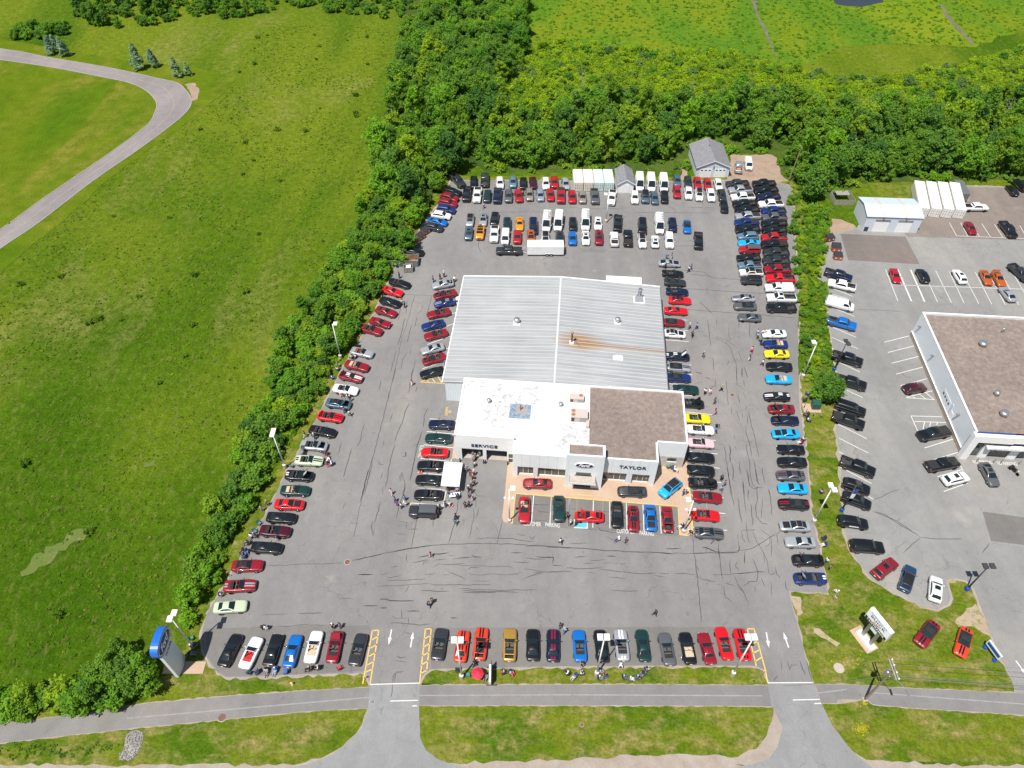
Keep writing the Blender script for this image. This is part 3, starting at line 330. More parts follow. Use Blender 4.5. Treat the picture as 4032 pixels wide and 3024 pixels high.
CRACK=[(-22.92,119.31,-16.26,118.92),(-20.52,119.05,-20.88,115.58,-21.19,111.86,-21.54,108.72,-21.99,105.22,-22.06,101.38,-22.34,98.11,-22.46,94.31),(-16.94,118.92,-17.28,115.58,-17.59,112.1),(-19.39,112.96,-18.68,114.33,-18.5,116.22),(-23.09,119.31,-23.11,115.33,-23.25,111.13),(-21.97,117.37,-21.83,113.33),(-21.93,111.86,-22.2,107.31,-22.48,103.85),(-20.33,109.68,-20.59,107.31,-20.64,104.53),(-19.5,112.35,-19.7,109.08),(-22.63,102.27,-23.15,96.4),(-20.4,102.05,-21.2,99.84,-21.11,97.46),(-18.64,99.84,-19.13,95.14),(-18.83,102.05,-17.87,101.83),(-18.07,116.09,-18.03,115.58),(-20.0,102.72,-19.86,101.27),(-22.22,97.63,-22.72,91.21,-23.12,85.74,-23.51,80.74,-23.84,76.68,-24.38,72.46,-24.59,68.59),(-23.96,76.51,-23.88,73.79,-24.21,70.18,-24.26,68.59),(-18.99,97.63,-19.23,91.31),(-18.7,88.83,-19.32,86.89,-19.61,84.04,-20.24,81.83,-20.5,79.67),(-20.35,78.95,-20.82,75.65,-20.99,70.02),(-21.58,86.22,-21.93,84.23),(-26.41,83.86,-26.61,79.67,-27.03,78.64),(-15.29,87.66,-15.85,85.55,-15.78,82.93),(-15.91,81.83,-16.64,78.07,-16.89,73.29,-17.11,71.31),(-22.18,82.65,-22.37,81.83),(-22.44,80.02,-22.48,78.6),(-24.64,94.68,-24.74,91.81),(-18.72,71.31,-18.44,73.12),(-18.02,71.64,-17.77,69.86,-18.04,68.59),(-23.45,76.85,-22.88,76.77),(-22.73,75.48,-22.59,74.97,-21.81,74.72),(-21.83,73.12,-22.07,71.8),(-21.43,70.34,-21.23,68.74),(-18.34,77.64,-18.24,76.68,-18.89,76.3),(-22.92,91.61,-22.69,89.62),(-22.84,87.08,-22.75,86.31),(-17.8,92.83,-17.97,91.41),(-29.66,79.84,-30.09,76.85),(-27.81,78.25,-28.25,72.13),(-23.98,73.72,-24.39,69.79,-24.71,66.34,-24.79,63.31,-24.86,60.67),(-24.25,73.72,-24.82,67.11),(-24.88,60.39,-24.79,59.6),(-21.43,67.27,-21.96,63.24),(-22.27,63.61,-22.34,62.72,-21.91,60.82),(-37.68,55.7,-25.74,56.18),(-24.67,56.45,-20.24,57.73),(-23.36,54.22,-21.0,54.25),(-20.44,52.22,-19.57,52.23),(-27.14,67.3,-27.36,65.8),(-21.84,62.28,-21.72,60.82),(-36.5,47.79,-32.61,47.96),(-31.12,48.0,-27.46,48.1),(-33.72,46.13,-31.55,46.01),(-31.76,46.22,-26.65,46.3),(-25.39,50.29,-23.45,50.34),(-23.32,54.23,-21.07,54.23),(-23.18,46.3,-22.36,46.34),(-21.85,49.21,-19.58,49.21),(-19.51,50.19,-18.0,50.02,-14.41,49.98),(-16.16,48.61,-15.96,47.27),(-17.53,47.69,-16.82,47.27,-15.16,47.27),(-15.05,47.48,-14.94,46.37),(-17.54,46.54,-15.14,46.44,-13.28,46.23,-11.7,46.41),(-15.26,48.36,-13.46,48.37),(-8.98,47.33,-7.92,47.33),(-16.1,41.74,-15.43,41.44,-14.8,41.55),(-16.28,41.09,-14.73,40.88),(-16.27,38.06,-16.3,38.87,-15.86,39.5,-14.92,39.6),(-16.02,38.06,-15.97,39.37),(-16.2,45.14,-15.32,44.84),(-15.48,45.14,-14.21,44.93),(-19.27,48.84,-18.27,48.87),(-12.88,40.16,-12.05,39.31),(-16.26,38.0,-16.19,36.77,-16.35,36.04),(-17.09,34.97,-17.44,33.79),(-15.89,82.01,-16.42,79.13,-17.03,71.48),(-18.51,77.55,-18.23,76.85,-18.39,76.34),(-18.04,71.48,-18.63,73.29,-18.97,71.39),(-17.73,70.34,-17.8,69.06,-18.43,66.86,-18.53,64.12),(-14.45,73.62,-14.63,70.02),(-15.0,67.33,-15.55,60.44,-15.71,58.73),(-18.33,58.17,-15.71,58.73,-11.44,59.3,-5.93,59.58,-0.91,59.51,9.24,58.85),(-8.71,67.64,-9.24,62.78,-9.95,59.58),(-6.07,69.22,-5.78,68.43,-4.39,68.35),(-5.96,67.96,-5.96,66.09),(-6.36,66.09,-6.1,64.42,-6.41,62.33,-6.72,60.44),(-5.44,66.09,-5.7,64.12),(-5.78,62.63,-5.18,61.75),(-5.71,60.44,-2.94,60.52,0.09,60.44,2.11,60.01,3.61,59.87),(-1.58,63.74,-1.94,61.6,-2.29,59.51),(-2.29,59.51,-1.79,59.51),(-18.42,63.67,-16.71,63.3,-16.82,62.41),(-16.47,62.11,-14.88,62.11),(-16.15,62.11,-16.28,61.46),(-12.54,64.19,-12.55,62.48),(-14.5,57.13,-9.73,57.96),(-10.53,57.89,-10.55,57.2),(-5.85,57.2,-6.24,57.75),(-6.35,57.34,-4.79,57.13),(0.85,61.24,2.25,61.02),(0.22,61.24,0.09,60.44),(2.75,60.88,3.12,60.16,3.64,61.02),(6.5,59.8,7.38,59.73),(-0.22,57.96,1.58,57.96),(3.68,57.27,6.15,57.06),(-11.68,59.23,-11.76,58.59),(-6.8,59.3,-6.78,58.95),(-6.09,58.66,-6.5,58.1),(-18.3,61.38,-16.88,61.17),(-16.81,61.75,-16.88,61.17),(-8.32,57.06,-6.34,57.13),(2.98,66.79,6.37,66.63),(4.12,65.48,6.33,65.33),(3.44,63.82,5.5,63.74),(9.4,65.94,10.82,65.86),(13.29,65.71,15.85,65.33),(17.81,64.19,18.58,64.15),(13.57,62.7,14.01,61.89,16.52,61.46),(10.86,62.26,12.75,62.01),(7.27,58.88,12.25,58.59,15.96,58.24,19.67,58.03,22.15,57.96,24.84,57.68),(28.37,61.02,28.06,56.92),(27.9,57.82,31.46,57.89,34.76,58.1),(29.58,58.88,30.6,58.66,31.7,57.89),(32.24,59.73,31.89,57.06),(23.86,58.66,26.18,58.73),(14.93,60.73,15.52,60.3,16.39,60.16),(17.25,59.94,18.18,59.23),(8.93,59.58,11.94,59.58),(14.15,60.52,13.75,60.16),(12.73,60.08,13.03,60.73),(9.67,57.13,11.03,57.2),(14.63,57.34,15.99,57.31),(34.0,74.29,34.83,73.29),(36.42,74.13,36.06,66.4),(36.96,78.95,36.82,78.25),(38.01,78.95,37.21,75.31),(37.55,74.97,37.14,71.64),(33.96,66.32,34.73,66.25),(32.5,78.25,36.26,77.86),(30.42,59.02,29.97,57.89),(39.94,111.37,39.09,103.62),(38.91,100.5,38.53,96.83),(41.92,111.86,41.42,109.68),(43.74,109.44,43.32,106.14,43.56,104.99),(39.76,105.96,41.5,105.45,42.89,103.62,42.95,101.6,43.14,98.75,42.3,94.31),(40.72,106.38,42.46,105.45,44.16,103.28),(44.21,102.38,44.42,99.3),(46.23,111.25,45.68,108.61),(48.31,110.64,47.53,107.07,47.51,105.91),(36.11,114.58,41.15,113.95,51.02,112.84,58.23,111.98),(38.83,126.03,41.91,125.61,43.68,124.79,49.65,124.24),(36.85,121.28,46.58,120.23,53.93,119.57),(38.19,106.61,39.46,106.49),(41.2,98.32,41.95,99.73),(44.04,97.89,43.53,95.14),(44.38,98.0,44.6,95.14),(36.27,127.56,41.78,126.86,43.38,125.06),(34.83,96.72,36.12,96.19),(36.94,96.93,37.5,96.19),(36.58,95.35,37.44,94.62),(39.21,117.11,41.44,112.84),(34.63,99.62,34.36,98.97),(42.93,97.63,42.09,93.24,42.76,92.83,43.33,92.02),(44.08,97.63,43.59,95.31),(44.36,96.78,44.63,95.2),(43.68,94.68,43.39,92.63),(40.41,94.27,39.4,88.05),(38.41,94.89,38.12,92.52),(36.86,93.03,38.1,92.83),(36.59,95.31,37.39,94.68),(34.25,93.65,35.75,94.02),(42.95,91.61,43.06,89.71),(41.81,90.81,41.65,88.63),(39.94,87.85,39.63,85.93),(40.82,86.79,40.72,84.23),(42.74,88.24,42.47,86.98),(41.64,86.5,41.35,84.98),(42.86,86.79,42.68,83.67,42.66,80.38,42.44,76.34),(42.56,85.74,42.04,83.67),(41.71,83.49,41.35,81.83,41.4,79.13,41.15,76.42),(39.2,81.37,39.1,80.2),(37.93,78.95,37.26,75.31),(38.75,78.87,38.79,77.72),(40.95,79.67,40.64,77.9,40.59,75.48,40.03,72.3,40.03,70.5,40.46,70.02,41.7,70.18),(41.34,75.74,41.16,73.12,41.04,70.83),(42.4,74.38,42.18,70.83),(37.67,74.97,37.5,73.46,36.92,71.64,37.39,71.31),(38.74,75.48,38.59,74.13,38.38,72.79),(39.58,73.96,39.59,72.13,39.48,70.42),(38.57,71.48,38.15,68.59),(36.88,78.95,36.58,74.29,36.04,68.59),(42.49,69.86,42.45,68.59),(39.09,69.86,39.01,68.59),(34.84,96.68,36.13,96.15),(37.92,89.91,37.78,88.63),(38.6,71.41,38.04,67.89,37.77,65.12),(37.09,68.05,36.7,64.66,36.72,63.24),(39.91,73.72,39.52,70.44,40.25,69.79,40.85,70.12),(41.27,73.72,40.91,71.25,41.16,70.6),(38.98,69.47,38.63,67.58),(38.89,66.96,38.61,64.81,38.6,63.91,38.14,62.72),(40.73,70.44,40.25,68.05,39.67,66.65,39.25,64.51,39.91,63.16,40.77,63.01),(42.51,69.79,42.14,66.03,41.82,64.81),(35.54,61.25,35.25,58.4,34.76,58.12),(35.22,58.26,37.25,58.68,39.26,59.81,40.76,60.82,41.75,61.25,41.51,59.24),(41.75,61.25,42.71,62.06),(36.29,61.84,37.98,61.98,38.52,62.13),(36.28,61.76,36.14,60.53,36.46,59.67),(37.44,63.61,37.15,61.69,37.0,60.1,37.34,59.67),(38.08,61.84,38.29,59.96,38.8,58.4,39.13,56.59,38.89,54.56,39.16,54.15,39.86,54.56),(39.41,62.13,40.63,60.82,40.26,59.53,39.44,58.96),(33.99,54.42,37.09,54.69,38.54,54.62),(36.67,56.94,37.59,56.87),(36.97,56.87,37.18,55.64,37.28,54.69,36.73,53.09,35.65,53.09,34.51,52.31),(38.86,58.12,38.63,56.04),(35.94,58.12,35.56,56.04),(40.88,60.82,39.91,57.28),(40.09,55.5,40.04,54.29,40.36,53.62),(37.58,53.62,37.75,52.31),(38.87,52.96,38.37,50.63),(33.63,52.7,34.5,51.14),(41.05,53.23,40.87,52.05,41.17,51.59),(36.22,52.44,36.08,51.27),(41.08,68.21,40.02,64.21),(11.26,151.18,14.94,151.61,17.55,150.89,20.56,151.18,22.9,151.32,26.67,150.89),(29.16,149.45,34.6,149.45,42.5,149.3,47.61,149.16),(42.52,151.47,48.04,151.47),(30.4,144.66,31.22,143.42),(39.39,138.07,41.58,137.99),(36.91,136.25,41.3,136.32),(36.99,152.35,38.7,151.47,39.27,149.73),(-2.46,149.59,5.79,149.73,10.73,149.45),(-7.58,138.72,-7.65,136.12,-6.88,133.56),(-24.01,56.69,-19.01,58.01,-15.61,58.71,-12.66,59.13),(-14.52,57.12,-12.55,57.68,-9.72,57.95),(-15.38,56.25,-13.69,56.58,-12.59,56.69),(-11.98,56.63,-10.03,56.85),(-12.13,55.38,-11.2,56.03,-8.26,55.87,-5.07,55.68,-2.63,55.54,-0.68,55.6,0.17,55.27),(-10.1,56.03,-7.04,56.09),(-16.26,57.79,-16.13,56.41),(-16.15,56.63,-15.31,56.85),(-10.58,57.87,-10.54,57.18),(-9.17,56.9,-5.98,57.12),(-6.25,57.68,-5.73,57.12,-4.75,57.18),(-6.51,58.07,-5.96,58.71),(-23.29,54.23,-21.0,54.26),(-18.47,55.44,-17.4,55.65),(-20.03,54.2,-18.66,54.52),(-17.15,54.95,-16.47,54.95),(-16.59,54.95,-16.61,54.42),(-15.51,55.06,-15.48,54.26),(-16.21,54.74,-15.35,54.6),(-14.52,54.87,-14.92,54.42),(-18.9,53.89,-18.47,53.67,-16.74,54.04),(-18.89,53.2,-15.11,53.36,-12.96,53.57),(-16.11,53.73,-15.23,53.36),(-20.38,52.26,-17.65,52.37,-15.4,52.57,-11.94,52.78),(-15.39,52.52,-15.87,51.28),(-14.62,51.2,-14.0,51.08),(-13.63,51.56,-9.35,51.56),(-13.21,54.26,-11.62,54.39),(-10.47,54.2,-9.38,54.15),(-9.77,54.68,-8.17,54.07,-6.93,53.41),(-12.16,52.57,-7.13,52.52,-3.06,52.55),(-5.6,53.15,-3.32,53.2),(-7.94,51.9,-2.57,51.69,3.62,51.72),(-7.45,51.62,-2.8,51.46,0.76,51.31),(-7.32,51.33,-2.33,51.33),(-6.61,54.47,-5.27,54.15,-2.85,54.36,-0.19,54.2,1.63,54.68),(-6.64,55.06,-6.41,55.41,-4.82,55.49),(0.17,56.36,2.75,56.3),(-0.24,57.95,1.59,57.95),(2.02,56.99,5.09,56.85),(3.62,57.26,6.45,57.12,6.17,56.14),(1.75,55.17,3.69,54.87,5.27,54.82),(3.08,54.55,7.09,54.68),(1.74,53.54,3.44,54.2,4.65,54.47),(1.64,55.68,2.25,55.89),(-9.82,57.51,-8.78,57.4),(-13.63,55.81,-13.55,56.36,-12.94,56.36),(-15.82,55.71,-15.09,55.76),(6.16,55.87,7.12,55.54),(2.05,59.13,7.27,58.91),(-19.53,50.19,-18.72,50.31,-17.98,50.01,-14.44,49.96),(-21.88,49.23,-19.65,49.21),(-19.32,48.86,-18.2,48.88),(-15.3,48.36,-13.43,48.36),(-8.99,47.36,-7.9,47.36),(5.29,58.91,10.02,58.79,13.71,58.34,19.88,58.07,25.04,57.84,28.26,57.84,30.24,57.87),(6.25,57.73,6.23,56.14),(5.24,57.18,6.47,57.07),(9.62,57.1,11.65,57.35),(6.22,55.81,7.15,55.81,7.82,55.54),(7.91,56.3,8.64,56.28),(8.15,55.33,10.41,55.19,13.83,55.33),(11.79,56.52,14.37,56.77),(10.98,56.09,12.5,56.19),(13.65,56.14,15.26,56.3),(16.1,56.14,17.55,56.03),(14.66,57.32,15.99,57.29),(5.16,54.58,7.83,54.79,9.24,54.68),(11.22,54.66,12.77,54.31),(13.32,55.11,14.94,54.95,17.65,54.6,19.68,54.36,21.87,54.47),(14.54,54.34,14.51,53.94),(14.43,53.86,17.17,53.54),(22.4,54.47,23.8,54.42),(21.46,54.12,23.12,53.86),(23.63,54.07,24.44,53.81),(23.98,54.79,24.85,54.6),(24.53,54.42,27.89,54.26),(14.83,51.69,16.72,51.54,18.87,51.59),(22.58,57.95,25.01,57.65),(23.79,58.62,26.29,58.71),(28.19,57.46,27.97,54.74,27.69,50.31,27.29,46.7),(29.43,58.91,30.17,58.85,31.53,58.15,32.96,57.87,34.98,58.07,35.45,59.13),(32.1,58.57,31.82,55.81,31.72,53.41),(30.31,54.26,32.97,54.26,35.92,54.47),(33.45,56.63,33.09,54.26),(33.46,54.26,33.84,52.63,34.47,51.08,34.79,49.31),(31.63,52.37,31.52,50.57,32.43,49.81),(35.84,57.46,35.59,56.09),(30.56,53.02,28.48,53.46),(31.96,52.81,33.31,52.37),(30.62,52.68,31.3,52.5,31.26,51.9),(34.5,56.36,33.99,55.68,34.55,54.87),(28.16,55.81,28.35,54.79),(37.35,41.14,37.15,39.65),(38.28,41.04,38.27,39.76,38.68,40.5,39.53,40.54),(40.01,41.14,40.09,39.86,40.22,39.02),(40.97,41.14,40.89,38.19),(35.92,40.5,36.45,40.93),(35.6,38.3,36.41,39.02)]
RLC=[(59.05,67.5,61.43,68.68,64.21,69.79),(58.61,65.42,60.09,64.81,61.85,62.87,63.5,61.4),(64.2,60.65,67.44,60.38,70.62,60.38),(64.2,60.65,60.49,57.88),(72.71,57.88,74.59,59.66),(58.31,65.41,61.47,63.7,64.2,60.65),(70.58,114.66,80.36,113.87)]
TEXT=[('CUSTOMER',1.76,62.81,-3.6,2.82,0.75,'w'),('PARKING',5.27,62.63,-5.5,2.3,0.75,'w'),('CUSTOMER',16.54,61.43,-3.9,2.81,0.75,'w'),('PARKING',20.13,61.09,-4.9,2.19,0.75,'w'),('ELECTRIC',-15.99,78.95,-94.2,2.63,0.7,'w'),('PARKING',-12.15,87.7,-88.6,1.96,0.55,'y'),('NO',-11.52,86.98,-92.8,0.67,0.55,'y'),('NO',78.68,75.03,-2.7,0.74,0.75,'w'),('PARKING',79.8,75.0,-3.2,2.07,0.75,'w'),('NO',82.7,74.74,-4.6,0.73,0.75,'w'),('PARKING',83.7,74.65,-3.0,2.26,0.75,'w')]
ARROWS=[(-17.33,44.46,176,'lot'),(-14.2,44.12,-4,'lot'),(38.84,44.07,4,'lot'),(70.33,39.98,195,'rl'),(36.23,44.02,176,'lot')]
ACC=(10.97,63.07,-0.05235987755982989)
